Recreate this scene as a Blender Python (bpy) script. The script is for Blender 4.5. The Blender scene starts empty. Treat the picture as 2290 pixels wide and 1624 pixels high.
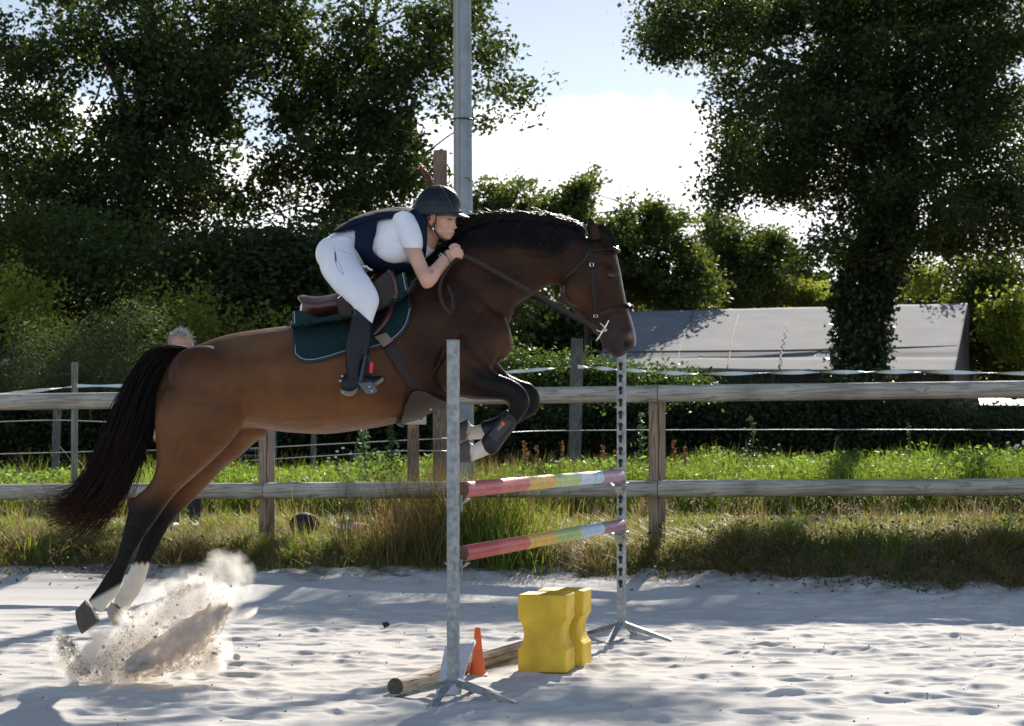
import bpy, bmesh, math, random
import numpy as np
from mathutils import Vector, Matrix
from mathutils.bvhtree import BVHTree

# ------------------------------------------------------------------ camera, sky, sun, exposure
F = 4700.0            # focal length in the working picture units (picture 2290 wide)
CX, HY = 1145.0, 975.0
CAM_Z = 1.24
scene = bpy.context.scene
cam_data = bpy.data.cameras.new("camera")
cam = bpy.data.objects.new("camera", cam_data)
scene.collection.objects.link(cam)
scene.camera = cam
cam.location = (0, 0, CAM_Z)
cam.rotation_euler = (math.radians(90), 0, 0)
cam_data.sensor_width = 36.0
cam_data.lens = F / 2290.0 * 36.0
cam_data.shift_y = (HY - 812.0) / 2290.0
cam_data.clip_end = 3000
cam_data.dof.use_dof = True; cam_data.dof.focus_distance = 10.8; cam_data.dof.aperture_fstop = 9.0
SUN_EL, SUN_AZ = math.radians(29), math.radians(13)   # azimuth from +Y towards +X
sdir = Vector((math.sin(SUN_AZ) * math.cos(SUN_EL), math.cos(SUN_AZ) * math.cos(SUN_EL), math.sin(SUN_EL)))
sun_data = bpy.data.lights.new("sun", 'SUN')
sun_data.energy = 4.6
sun_data.angle = math.radians(0.5)
sun_data.color = (1.0, 0.93, 0.83)
sun = bpy.data.objects.new("sun", sun_data)
scene.collection.objects.link(sun)
sun.rotation_euler = (-sdir).to_track_quat('-Z', 'Y').to_euler()
world = bpy.data.worlds.new("World")
scene.world = world
world.use_nodes = True
wn, wl = world.node_tree.nodes, world.node_tree.links
wn.clear()
out = wn.new('ShaderNodeOutputWorld')
sky = wn.new('ShaderNodeTexSky'); sky.sky_type = 'NISHITA'; sky.sun_disc = False
sky.sun_elevation = SUN_EL; sky.sun_rotation = SUN_AZ; sky.air_density = 1.0; sky.dust_density = 0.6
bg1 = wn.new('ShaderNodeBackground'); bg1.inputs[1].default_value = 0.05
bg2 = wn.new('ShaderNodeBackground'); bg2.inputs[1].default_value = 0.95
bg2.inputs[0].default_value = (0.97, 0.985, 1.0, 1)
tc = wn.new('ShaderNodeTexCoord')
sep = wn.new('ShaderNodeSeparateXYZ'); wl.new(tc.outputs['Generated'], sep.inputs[0])
nz = wn.new('ShaderNodeTexNoise'); nz.inputs['Scale'].default_value = 14; nz.inputs['Detail'].default_value = 6
wl.new(tc.outputs['Generated'], nz.inputs['Vector'])
nz2 = wn.new('ShaderNodeTexNoise'); nz2.inputs['Scale'].default_value = 2.4; nz2.inputs['Detail'].default_value = 3
wl.new(tc.outputs['Generated'], nz2.inputs['Vector'])
def wmath(op, a, b, clamp=False):
    n = wn.new('ShaderNodeMath'); n.operation = op; n.use_clamp = clamp
    for i, v in enumerate((a, b)):
        if isinstance(v, (int, float)): n.inputs[i].default_value = v
        else: wl.new(v, n.inputs[i])
    return n.outputs[0]
edge = wmath('ADD', wmath('ADD', wmath('MULTIPLY', nz.outputs[0], 0.05), wmath('MULTIPLY', nz2.outputs[0], 0.10)), 0.083)
m1 = wmath('MULTIPLY', wmath('SUBTRACT', edge, sep.outputs['Z']), 150.0, True)
m2 = wmath('MULTIPLY', wmath('SUBTRACT', nz2.outputs[0], 0.60), 8.0, True)
# the cloud bank stands on the sun side; the sky behind the camera is clear
front = wmath('ADD', wmath('MULTIPLY', sep.outputs['Y'], 1.6), 0.1, True)
mask = wmath('MAXIMUM', wmath('MULTIPLY', m1, front), wmath('MULTIPLY', m2, wmath('MULTIPLY', wmath('SUBTRACT', sep.outputs['Z'], 0.28), 8.0, True)))
mixs = wn.new('ShaderNodeMixShader')
# milky haze between the blue and the clouds
bgh = wn.new('ShaderNodeBackground'); bgh.inputs[0].default_value = (0.62, 0.78, 1.0, 1); bgh.inputs[1].default_value = 0.47
addh = wn.new('ShaderNodeAddShader')
wl.new(sky.outputs[0], bg1.inputs[0]); wl.new(bg1.outputs[0], addh.inputs[0]); wl.new(bgh.outputs[0], addh.inputs[1])
hz = wn.new('ShaderNodeMixShader')
wl.new(wmath('MULTIPLY', wmath('MULTIPLY', wmath('SUBTRACT', 0.36, sep.outputs['Z']), 4.0, True), front), hz.inputs[0])
wl.new(bg1.outputs[0], hz.inputs[1]); wl.new(addh.outputs[0], hz.inputs[2])
wl.new(wmath('SUBTRACT', 0.098, wmath('MULTIPLY', front, 0.078)), bg1.inputs[1])
wl.new(mask, mixs.inputs[0]); wl.new(hz.outputs[0], mixs.inputs[1]); wl.new(bg2.outputs[0], mixs.inputs[2])
wl.new(mixs.outputs[0], out.inputs['Surface'])
scene.view_settings.view_transform = 'Standard'
scene.view_settings.look = 'None'
scene.view_settings.exposure = 0.90
scene.view_settings.gamma = 1.0
scene.cycles.max_bounces = 10
scene.cycles.diffuse_bounces = 4
scene.cycles.glossy_bounces = 3
scene.cycles.transparent_max_bounces = 8
scene.cycles.transmission_bounces = 4
scene.cycles.volume_bounces = 10
scene.cycles.volume_step_rate = 1.0

# ------------------------------------------------------------------ helpers
COL = scene.collection
rng = np.random.default_rng(7)

def P(x, y, D):
    """point at depth D that appears at picture position (x, y)"""
    return np.array([(x - CX) / F * D, D, CAM_Z - (y - HY) / F * D])

def tag(o, label=None, cat=None, group=None, kind=None):
    if label: o["label"] = label
    if cat: o["category"] = cat
    if group: o["group"] = group
    if kind: o["kind"] = kind
    return o

def link(o, parent=None):
    COL.objects.link(o)
    if parent is not None: o.parent = parent
    return o

def empty(name, loc=(0, 0, 0), rz=0.0):
    o = bpy.data.objects.new(name, None)
    o.location = loc; o.rotation_euler = (0, 0, rz); o.empty_display_size = 0.1
    return link(o)

def mesh_np(name, V, Fc, mat=None, parent=None, smooth=False, attr=None, col=None, mats=None, midx=None):
    V = np.asarray(V, dtype=np.float32); Fc = np.asarray(Fc, dtype=np.int32)
    me = bpy.data.meshes.new(name)
    n, k = Fc.shape
    me.vertices.add(len(V)); me.vertices.foreach_set('co', V.ravel())
    me.loops.add(n * k); me.loops.foreach_set('vertex_index', Fc.ravel())
    me.polygons.add(n)
    me.polygons.foreach_set('loop_start', np.arange(0, n * k, k, dtype=np.int32))
    me.polygons.foreach_set('loop_total', np.full(n, k, dtype=np.int32))
    me.polygons.foreach_set('use_smooth', np.full(n, bool(smooth)))
    if midx is not None: me.polygons.foreach_set('material_index', np.asarray(midx, dtype=np.int32))
    me.update(calc_edges=True)
    if attr is not None:
        a = me.attributes.new('rnd', 'FLOAT', 'POINT'); a.data.foreach_set('value', np.asarray(attr, dtype=np.float32))
    if col is not None:
        a = me.attributes.new('Col', 'FLOAT_COLOR', 'POINT')
        c = np.ones((len(V), 4), dtype=np.float32); c[:, :3] = col
        a.data.foreach_set('color', c.ravel())
    for m in (mats or ([mat] if mat else [])): me.materials.append(m)
    o = bpy.data.objects.new(name, me)
    return link(o, parent)

class MB:
    """collects polygons of any size and links them as one mesh object"""
    def __init__(s): s.v = []; s.f = []; s.m = []
    def add(s, V, Fc, mi=0):
        b = len(s.v)
        s.v.extend([tuple(map(float, p)) for p in V]); s.f.extend([tuple(int(i) + b for i in f) for f in Fc]); s.m.extend([mi] * len(Fc))
        return s
    def box(s, c, size, rot=None, mi=0):
        hx, hy, hz = [q / 2 for q in size]
        V = np.array([(x, y, z) for x in (-hx, hx) for y in (-hy, hy) for z in (-hz, hz)])
        if rot is not None: V = V @ np.array(rot).T
        return s.add(V + np.array(c), [(0, 1, 3, 2), (4, 6, 7, 5), (0, 4, 5, 1), (2, 3, 7, 6), (0, 2, 6, 4), (1, 5, 7, 3)], mi)
    def tube(s, pts, r, n=10, mi=0, flat=1.0):
        pts = np.array(pts, float); r = np.full(len(pts), r) if np.isscalar(r) else np.array(r)
        V, Fc = tube_np(pts, r, n, flat); return s.add(V, Fc, mi)
    def build(s, name, mats, parent=None, smooth=False, bevel=0, sharp=35):
        me = bpy.data.meshes.new(name); me.from_pydata(s.v, [], s.f)
        mats = mats if isinstance(mats, (list, tuple)) else [mats]
        for m in mats: me.materials.append(m)
        me.polygons.foreach_set('material_index', s.m)
        if smooth:
            me.polygons.foreach_set('use_smooth', [True] * len(s.f))
            me.set_sharp_from_angle(angle=math.radians(sharp))
        bm = bmesh.new(); bm.from_mesh(me); bmesh.ops.recalc_face_normals(bm, faces=bm.faces); bm.to_mesh(me); bm.free()
        o = bpy.data.objects.new(name, me); link(o, parent)
        if bevel:
            b = o.modifiers.new('bevel', 'BEVEL'); b.width = bevel; b.segments = 2; b.limit_method = 'ANGLE'; b.angle_limit = math.radians(40)
        return o

def tube_np(pts, r, n=8, flat=1.0, up=(0.0, 1.0, 0.0)):
    pts = np.array(pts, float); m = len(pts); r = np.full(m, r) if np.isscalar(r) else np.array(r)
    T = np.gradient(pts, axis=0); T /= np.linalg.norm(T, axis=1)[:, None] + 1e-12
    U = np.array(up, float); rings = []
    for i in range(m):
        u = U - T[i] * np.dot(U, T[i])
        if np.linalg.norm(u) < 1e-3: u = np.array([1.0, 0.013, 0.02]) - T[i] * T[i][0]
        u /= np.linalg.norm(u); w = np.cross(T[i], u); U = u
        a = np.linspace(0, 2 * math.pi, n, endpoint=False)
        rings.append(pts[i] + r[i] * (np.outer(np.cos(a), u) + flat * np.outer(np.sin(a), w)))
    V = np.vstack(rings); Fc = []
    for i in range(m - 1):
        for j in range(n):
            k = (j + 1) % n
            Fc.append((i * n + j, i * n + k, (i + 1) * n + k, (i + 1) * n + j))
    Fc.append(tuple(range(n - 1, -1, -1))); Fc.append(tuple(range((m - 1) * n, m * n)))
    return V, Fc

def spline(pts, n):
    """Catmull-Rom through the points, n samples"""
    p = np.array(pts, float)
    if len(p) < 3:
        t = np.linspace(0, 1, n)[:, None]; return p[0] * (1 - t) + p[-1] * t
    q = np.vstack([2 * p[0] - p[1], p, 2 * p[-1] - p[-2]])
    t = np.linspace(0, len(p) - 1, n); i = np.minimum(t.astype(int), len(p) - 2); u = (t - i)[:, None]
    a, b, c, d = q[i], q[i + 1], q[i + 2], q[i + 3]
    return 0.5 * (2 * b + (c - a) * u + (2 * a - 5 * b + 4 * c - d) * u ** 2 + (3 * b - a - 3 * c + d) * u ** 3)

def loft(secs, n=28, sub=4, power=2.0):
    """secs: (pointA, pointB, half-width): closed tube whose sections span A..B and the half width sideways"""
    A = spline([s[0] for s in secs], (len(secs) - 1) * sub + 1)
    B = spline([s[1] for s in secs], (len(secs) - 1) * sub + 1)
    W = spline([[s[2]] for s in secs], (len(secs) - 1) * sub + 1)[:, 0]
    C = (A + B) / 2; H = (A - B) / 2
    T = np.gradient(C, axis=0)
    S = np.cross(T, H); S /= np.linalg.norm(S, axis=1)[:, None] + 1e-12
    a = np.linspace(0, 2 * math.pi, n, endpoint=False)
    ca, sa = np.cos(a), np.sin(a)
    ca = np.sign(ca) * np.abs(ca) ** (2 / power); sa = np.sign(sa) * np.abs(sa) ** (2 / power)
    m = len(C)
    V = (C[:, None] + ca[None, :, None] * H[:, None] + sa[None, :, None] * W[:, None, None] * S[:, None]).reshape(-1, 3)
    V = list(V); Fc = []
    for i in range(m - 1):
        for j in range(n):
            k = (j + 1) % n; Fc.append((i * n + j, i * n + k, (i + 1) * n + k, (i + 1) * n + j))
    c0 = len(V); V.append(C[0] - T[0] * 0.15); c1 = len(V); V.append(C[-1] + T[-1] * 0.15)
    for j in range(n):
        k = (j + 1) % n; Fc.append((c0, k, j)); Fc.append((c1, (m - 1) * n + j, (m - 1) * n + k))
    return np.array(V), Fc

def ellip(c, r, rot=None, nu=20, nv=14):
    V = []; Fc = []
    for i in range(nv + 1):
        th = math.pi * i / nv
        for j in range(nu):
            ph = 2 * math.pi * j / nu
            V.append((math.sin(th) * math.cos(ph), math.sin(th) * math.sin(ph), math.cos(th)))
    V = np.array(V) * np.array(r)
    if rot is not None: V = V @ np.array(rot).T
    for i in range(nv):
        for j in range(nu):
            k = (j + 1) % nu
            if i == 0: Fc.append((j, (i + 1) * nu + j, (i + 1) * nu + k))
            elif i == nv - 1: Fc.append((i * nu + j, (i + 1) * nu + j, i * nu + k))
            else: Fc.append((i * nu + j, (i + 1) * nu + j, (i + 1) * nu + k, i * nu + k))
    return V + np.array(c), Fc

def orient(V, Fc):
    """outward facing copy"""
    bm = bmesh.new(); vs = [bm.verts.new(p) for p in V]
    for f in Fc:
        try: bm.faces.new([vs[i] for i in f])
        except ValueError: pass
    bmesh.ops.recalc_face_normals(bm, faces=bm.faces)
    bm.verts.index_update()
    r = [v.co[:] for v in bm.verts], [tuple(v.index for v in f.verts) for f in bm.faces]
    bm.free(); return r

def fuse(name, shapes, voxel, smooth=6, mat=None, parent=None, factor=0.5):
    """one continuous skin grown over overlapping closed shapes"""
    mb = MB()
    for V, Fc in shapes:
        V, Fc = orient(V, Fc); mb.add(V, Fc)
    me = bpy.data.meshes.new(name); me.from_pydata(mb.v, [], mb.f)
    tmp = bpy.data.objects.new(name + "_tmp", me); COL.objects.link(tmp)
    r = tmp.modifiers.new('r', 'REMESH'); r.mode = 'VOXEL'; r.voxel_size = voxel; r.use_smooth_shade = True
    if smooth:
        s = tmp.modifiers.new('s', 'SMOOTH'); s.factor = factor; s.iterations = smooth
    dg = bpy.context.evaluated_depsgraph_get()
    me2 = bpy.data.meshes.new_from_object(tmp.evaluated_get(dg))
    me2.name = name
    bpy.data.objects.remove(tmp); bpy.data.meshes.remove(me)
    me2.polygons.foreach_set('use_smooth', [True] * len(me2.polygons))
    o = bpy.data.objects.new(name, me2)
    if mat: me2.materials.clear(); me2.materials.append(mat)
    return link(o, parent)

def co_of(o):
    a = np.empty(len(o.data.vertices) * 3, dtype=np.float32); o.data.vertices.foreach_get('co', a); return a.reshape(-1, 3)

def set_col(o, col):
    a = o.data.attributes.new('Col', 'FLOAT_COLOR', 'POINT')
    c = np.ones((len(col), 4), dtype=np.float32); c[:, :3] = col
    a.data.foreach_set('color', c.ravel())

def bvh_of(o):
    co = co_of(o)
    return BVHTree.FromPolygons([tuple(map(float, p)) for p in co], [tuple(p.vertices) for p in o.data.polygons])

def sstep(a, b, x):
    t = np.clip((x - a) / (b - a), 0, 1); return t * t * (3 - 2 * t)

def strands(paths, radii, k=3):
    """paths (S,N,3), radii (S,N): thin tubes"""
    S, N, _ = paths.shape
    T = np.gradient(paths, axis=1); T /= np.linalg.norm(T, axis=2)[..., None] + 1e-9
    u = np.cross(T, np.array([0.31, 0.9, 0.29])); u /= np.linalg.norm(u, axis=2)[..., None] + 1e-9
    w = np.cross(T, u); a = np.linspace(0, 2 * math.pi, k, endpoint=False)
    V = paths[:, :, None] + radii[:, :, None, None] * (np.cos(a)[None, None, :, None] * u[:, :, None] + np.sin(a)[None, None, :, None] * w[:, :, None])
    idx = np.arange(S * N * k).reshape(S, N, k)
    nx = np.roll(idx, -1, axis=2)
    Fc = np.stack([idx[:, :-1], nx[:, :-1], nx[:, 1:], idx[:, 1:]], axis=-1).reshape(-1, 4)
    return V.reshape(-1, 3), Fc

# ------------------------------------------------------------------ materials
def mat(name, base=(0.5, 0.5, 0.5), rough=0.6, metal=0.0, spec=0.5, sheen=0.0, coat=0.0, noise=None, bump=None, attr=None, sss=0.0, mul=None):
    """noise=(scale, amount, detail) varies the base; bump=(scale, strength, distance)"""
    m = bpy.data.materials.new(name); m.use_nodes = True
    nt = m.node_tree; n, l = nt.nodes, nt.links
    b = n['Principled BSDF']
    b.inputs['Roughness'].default_value = rough; b.inputs['Metallic'].default_value = metal
    b.inputs['Specular IOR Level'].default_value = spec
    b.inputs['Sheen Weight'].default_value = sheen; b.inputs['Coat Weight'].default_value = coat
    if sss: b.inputs['Subsurface Weight'].default_value = sss; b.inputs['Subsurface Radius'].default_value = (0.012, 0.005, 0.003)
    t = n.new('ShaderNodeTexCoord'); src = None
    if attr:
        a = n.new('ShaderNodeAttribute'); a.attribute_name = 'Col'; src = a.outputs['Color']
    if noise:
        nz = n.new('ShaderNodeTexNoise'); nz.inputs['Scale'].default_value = noise[0]
        nz.inputs['Detail'].default_value = noise[2] if len(noise) > 2 else 4
        if mul:
            mp = n.new('ShaderNodeMapping'); mp.inputs['Scale'].default_value = mul
            l.new(t.outputs['Object'], mp.inputs[0]); l.new(mp.outputs[0], nz.inputs['Vector'])
        else: l.new(t.outputs['Object'], nz.inputs['Vector'])
        rr = n.new('ShaderNodeMapRange'); rr.inputs['From Min'].default_value = 0.3; rr.inputs['From Max'].default_value = 0.7
        rr.inputs['To Min'].default_value = 1 - noise[1]; rr.inputs['To Max'].default_value = 1 + noise[1]
        l.new(nz.outputs[0], rr.inputs[0])
        mx = n.new('ShaderNodeVectorMath'); mx.operation = 'SCALE'
        if src is not None: l.new(src, mx.inputs[0])
        else: mx.inputs[0].default_value = base
        l.new(rr.outputs[0], mx.inputs['Scale']); src = mx.outputs[0]
    if src is not None: l.new(src, b.inputs['Base Color'])
    else: b.inputs['Base Color'].default_value = (*base, 1)
    if bump:
        nb = n.new('ShaderNodeTexNoise'); nb.inputs['Scale'].default_value = bump[0]; nb.inputs['Detail'].default_value = 5
        if mul:
            mp = n.new('ShaderNodeMapping'); mp.inputs['Scale'].default_value = mul
            l.new(t.outputs['Object'], mp.inputs[0]); l.new(mp.outputs[0], nb.inputs['Vector'])
        else: l.new(t.outputs['Object'], nb.inputs['Vector'])
        bp = n.new('ShaderNodeBump'); bp.inputs['Strength'].default_value = bump[1]; bp.inputs['Distance'].default_value = bump[2]
        l.new(nb.outputs[0], bp.inputs['Height']); l.new(bp.outputs[0], b.inputs['Normal'])
    return m

def leaf_mat(name, c_dark, c_light, trans=0.5, tcol=None, rough=0.5):
    m = bpy.data.materials.new(name); m.use_nodes = True
    n, l = m.node_tree.nodes, m.node_tree.links; n.clear()
    o = n.new('ShaderNodeOutputMaterial'); a = n.new('ShaderNodeAttribute'); a.attribute_name = 'rnd'
    r = n.new('ShaderNodeValToRGB'); r.color_ramp.elements[0].color = (*c_dark, 1); r.color_ramp.elements[1].color = (*c_light, 1)
    l.new(a.outputs['Fac'], r.inputs[0])
    r2 = n.new('ShaderNodeValToRGB')
    t2 = tcol or tuple(min(1, q * 2.2) for q in c_light)
    r2.color_ramp.elements[0].color = (*[q * 0.45 for q in t2], 1); r2.color_ramp.elements[1].color = (*t2, 1)
    l.new(a.outputs['Fac'], r2.inputs[0])
    d = n.new('ShaderNodeBsdfPrincipled'); d.inputs['Roughness'].default_value = rough; d.inputs['Specular IOR Level'].default_value = 0.35
    l.new(r.outputs[0], d.inputs['Base Color'])
    tr = n.new('ShaderNodeBsdfTranslucent'); l.new(r2.outputs[0], tr.inputs[0])
    mx = n.new('ShaderNodeMixShader'); mx.inputs[0].default_value = trans
    l.new(d.outputs[0], mx.inputs[1]); l.new(tr.outputs[0], mx.inputs[2]); l.new(mx.outputs[0], o.inputs[0])
    return m

def wood_mat(name, base, dark, axis='x', rough=0.75, scale=1.0, knots=True):
    m = bpy.data.materials.new(name); m.use_nodes = True
    n, l = m.node_tree.nodes, m.node_tree.links; b = n['Principled BSDF']; b.inputs['Roughness'].default_value = rough
    b.inputs['Specular IOR Level'].default_value = 0.3
    t = n.new('ShaderNodeTexCoord'); mp = n.new('ShaderNodeMapping')
    s = {'x': (0.35, 6, 6), 'z': (6, 6, 0.35)}[axis]
    mp.inputs['Scale'].default_value = tuple(q * scale for q in s); l.new(t.outputs['Object'], mp.inputs[0])
    nz = n.new('ShaderNodeTexNoise'); nz.inputs['Scale'].default_value = 2.0; nz.inputs['Detail'].default_value = 3; nz.inputs['Distortion'].default_value = 1.2
    l.new(mp.outputs[0], nz.inputs['Vector'])
    wv = n.new('ShaderNodeMath'); wv.operation = 'MULTIPLY'; wv.inputs[1].default_value = 46; l.new(nz.outputs[0], wv.inputs[0])
    sn = n.new('ShaderNodeMath'); sn.operation = 'SINE'; l.new(wv.outputs[0], sn.inputs[0])
    ab = n.new('ShaderNodeMapRange'); ab.inputs['From Min'].default_value = -1; ab.inputs['From Max'].default_value = 1; l.new(sn.outputs[0], ab.inputs[0])
    r = n.new('ShaderNodeValToRGB'); r.color_ramp.elements[0].color = (*dark, 1); r.color_ramp.elements[1].color = (*base, 1)
    r.color_ramp.elements[1].position = 0.42; l.new(ab.outputs[0], r.inputs[0])
    n2 = n.new('ShaderNodeTexNoise'); n2.inputs['Scale'].default_value = 3.2; n2.inputs['Detail'].default_value = 8; l.new(t.outputs['Object'], n2.inputs['Vector'])
    mr = n.new('ShaderNodeMapRange'); mr.inputs['From Min'].default_value = 0.3; mr.inputs['From Max'].default_value = 0.7
    mr.inputs['To Min'].default_value = 0.62; mr.inputs['To Max'].default_value = 1.2; l.new(n2.outputs[0], mr.inputs[0])
    vm = n.new('ShaderNodeVectorMath'); vm.operation = 'SCALE'; l.new(r.outputs[0], vm.inputs[0]); l.new(mr.outputs[0], vm.inputs['Scale'])
    l.new(vm.outputs[0], b.inputs['Base Color'])
    bp = n.new('ShaderNodeBump'); bp.inputs['Strength'].default_value = 0.5; bp.inputs['Distance'].default_value = 0.004
    l.new(ab.outputs[0], bp.inputs['Height']); l.new(bp.outputs[0], b.inputs['Normal'])
    return m
# ------------------------------------------------------------------ horse
HD = 10.8
def sec(a, b, w, D=HD):
    D2 = D if isinstance(D, tuple) else (D, D)
    return (P(a[0], a[1], D2[0]), P(b[0], b[1], D2[1]), w)
def hl(lst, D=HD, **kw): return loft([sec(a, b, w, D) for a, b, w in lst], **kw)
trunk = hl([((392, 792), (364, 845), .07), ((425, 780), (349, 905), .17), ((470, 761), (356, 985), .225), ((520, 746), (430, 1000), .262),
            ((578, 737), (540, 958), .28), ((655, 727), (640, 967), .295), ((720, 716), (727, 971), .305), ((790, 706), (805, 962), .305),
            ((850, 690), (870, 951), .29), ((905, 655), (925, 934), .265), ((950, 612), (975, 909), .24), ((990, 592), (1030, 880), .225),
            ((1030, 600), (1088, 835), .205), ((1075, 640), (1122, 800), .17), ((1108, 695), (1134, 762), .11)], n=36, power=2.15)
neck = hl([((915, 640), (1000, 850), .17), ((955, 592), (1080, 805), .17), ((1000, 548), (1132, 740), .155), ((1050, 512), (1155, 686), .13),
           ((1110, 496), (1185, 666), .105), ((1180, 494), (1212, 648), .09), ((1250, 502), (1244, 636), .082), ((1312, 520), (1268, 640), .08)], n=28, power=2.1)
head = hl([((1345, 508), (1284, 560), .055), ((1369, 532), (1264, 600), .08), ((1378, 562), (1252, 638), .09), ((1389, 610), (1256, 672), .098),
           ((1396, 650), (1283, 697), .085), ((1403, 682), (1306, 721), .07), ((1411, 708), (1324, 738), .06), ((1419, 735), (1338, 755), .056),
           ((1423, 757), (1352, 772), .056), ((1420, 776), (1366, 790), .052), ((1404, 787), (1372, 797), .042), ((1395, 796), (1378, 801), .025)], n=26, power=2.2)
chin = hl([((1345, 745), (1330, 740), .03), ((1360, 760), (1343, 762), .034), ((1372, 776), (1348, 780), .034), ((1376, 790), (1362, 789), .024)], n=16)
ND, FD = 10.63, 10.97
def slim(lst, i0, k):
    r = []
    for i, (a, b, w) in enumerate(lst):
        f = 1 - (1 - k) * min(1, max(0, (i - i0 + 1) / 3)); m = ((a[0] + b[0]) / 2, (a[1] + b[1]) / 2)
        r.append(((m[0] + (a[0] - m[0]) * f, m[1] + (a[1] - m[1]) * f), (m[0] + (b[0] - m[0]) * f, m[1] + (b[1] - m[1]) * f), w * f))
    return r
nh = hl(slim([((560, 860), (380, 850), .10), ((555, 915), (352, 905), .135), ((543, 950), (347, 948), .14), ((514, 991), (349, 1000), .125), ((482, 1024), (349, 1040), .105),
         ((440, 1062), (342, 1068), .08), ((404, 1094), (325, 1092), .062), ((374, 1128), (303, 1112), .052), ((354, 1161), (288, 1138), .046),
         ((339, 1183), (277, 1167), .04), ((322, 1210), (271, 1190), .032), ((306, 1236), (264, 1216), .028), ((291, 1266), (254, 1247), .027),
         ((280, 1294), (240, 1273), .030), ((272, 1320), (225, 1295), .036), ((264, 1336), (218, 1307), .034), ((247, 1352), (207, 1322), .031), ((230, 1376), (194, 1340), .040)], 8, .86), D=ND)
fh = hl(slim([((600, 920), (480, 900), .10), ((598, 968), (460, 960), .12), ((571, 990), (430, 990), .115), ((535, 1022), (410, 1030), .10),
         ((501, 1048), (395, 1060), .085), ((470, 1080), (385, 1088), .068), ((440, 1112), (365, 1112), .054), ((406, 1146), (340, 1135), .046),
         ((385, 1172), (325, 1165), .038), ((370, 1200), (318, 1187), .032), ((356, 1228), (309, 1213), .028), ((341, 1258), (298, 1243), .027),
         ((331, 1290), (286, 1274), .032), ((323, 1312), (275, 1296), .036), ((314, 1330), (268, 1310), .034), ((300, 1349), (260, 1325), .031), ((288, 1372), (250, 1343), .040)], 7, .87), D=FD)
nf = hl([((1040, 740), (965, 850), .12), ((1078, 800), (1000, 880), .105), ((1110, 833), (1050, 892), .078), ((1140, 846), (1090, 894), .06), ((1164, 860), (1122, 895), .047),
         ((1181, 882), (1136, 901), .046), ((1185, 905), (1138, 915), .047), ((1176, 925), (1134, 922), .04), ((1160, 945), (1127, 925), .031),
         ((1145, 966), (1112, 945), .027), ((1128, 986), (1098, 965), .028), ((1112, 1008), (1078, 982), .036), ((1090, 1019), (1067, 988), .034),
         ((1068, 1028), (1058, 994), .031), ((1050, 1034), (1048, 984), .042)], D=ND)
ff = hl([((1060, 740), (985, 840), .12), ((1098, 790), (1030, 870), .105), ((1135, 834), (1075, 884), .078), ((1164, 850), (1114, 888), .06), ((1188, 858), (1146, 890), .047),
         ((1205, 878), (1160, 893), .046), ((1209, 902), (1162, 908), .047), ((1200, 924), (1152, 914), .04), ((1172, 940), (1140, 910), .031),
         ((1140, 962), (1120, 930), .027), ((1118, 972), (1103, 940), .028), ((1092, 982), (1080, 946), .036), ((1075, 983), (1070, 950), .033),
         ((1055, 984), (1056, 952), .031), ((1040, 986), (1046, 938), .042)], D=FD)
extra = []
def bump_e(x, y, dy, rx, ry, rz, ang=0.0):
    c, s = math.cos(math.radians(ang)), math.sin(math.radians(ang))
    extra.append(ellip(P(x, y, HD + dy), (rx, ry, rz), [[c, 0, s], [0, 1, 0], [-s, 0, c]]))
for sg in (-1, 1):
    bump_e(468, 855, sg * .165, .22, .12, .18, 25)        # quarter
    bump_e(430, 930, sg * .15, .17, .10, .17, 0)
    bump_e(555, 825, sg * .16, .15, .09, .10, 20)        # hip
    bump_e(1040, 760, sg * .15, .17, .085, .20, -30)     # shoulder
    bump_e(1105, 745, sg * .09, .085, .085, .14, -20)    # breast
    bump_e(1298, 645, sg * .062, .085, .04, .095, 20)     # cheek
    bump_e(1392, 752, sg * .035, .045, .03, .05, 20)     # nostril
    bump_e(1366, 608, sg * .082, .034, .02, .022, 20)    # brow
    bump_e(1100, 640, sg * .08, .20, .05, .09, -28)      # neck muscle
    bump_e(300, 1132, (-.17 if sg < 0 else .17), .035, .03, .05, -25) if sg < 0 else bump_e(352, 1130, .17, .035, .03, .05, -25)
    # ears: leaf shaped, hollow towards the front
ear_n = loft([(P(1318, 540, 10.70), P(1345, 535, 10.68), .016), (P(1313, 520, 10.70), P(1343, 522, 10.68), .020), (P(1312, 503, 10.70), P(1336, 503, 10.68), .017),
              (P(1315, 492, 10.70), P(1329, 492, 10.69), .010), (P(1319, 482, 10.70), P(1323, 482, 10.70), .004)], n=14)
ear_f = loft([(P(1336, 530, 10.88), P(1358, 528, 10.90), .016), (P(1340, 515, 10.89), P(1360, 515, 10.92), .018), (P(1345, 506, 10.90), P(1357, 507, 10.92), .013),
              (P(1352, 501, 10.90), P(1355, 501, 10.92), .004)], n=14)
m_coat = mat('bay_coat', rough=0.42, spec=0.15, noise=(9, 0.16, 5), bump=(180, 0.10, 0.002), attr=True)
ntc = m_coat.node_tree; bpc = [n for n in ntc.nodes if n.type == 'BUMP'][0]
tcc = ntc.nodes.new('ShaderNodeTexCoord'); n6 = ntc.nodes.new('ShaderNodeTexNoise'); n6.inputs['Scale'].default_value = 11; n6.inputs['Detail'].default_value = 4; n6.inputs['Distortion'].default_value = .6
mpc = ntc.nodes.new('ShaderNodeMapping'); mpc.inputs['Rotation'].default_value = (0, .5, 0); mpc.inputs['Scale'].default_value = (.7, 1, 1.3); ntc.links.new(tcc.outputs['Object'], mpc.inputs[0]); ntc.links.new(mpc.outputs[0], n6.inputs['Vector'])
bp6 = ntc.nodes.new('ShaderNodeBump'); bp6.inputs['Strength'].default_value = .42; bp6.inputs['Distance'].default_value = .022; ntc.links.new(n6.outputs[0], bp6.inputs['Height']); ntc.links.new(bp6.outputs[0], bpc.inputs['Normal'])
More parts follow.
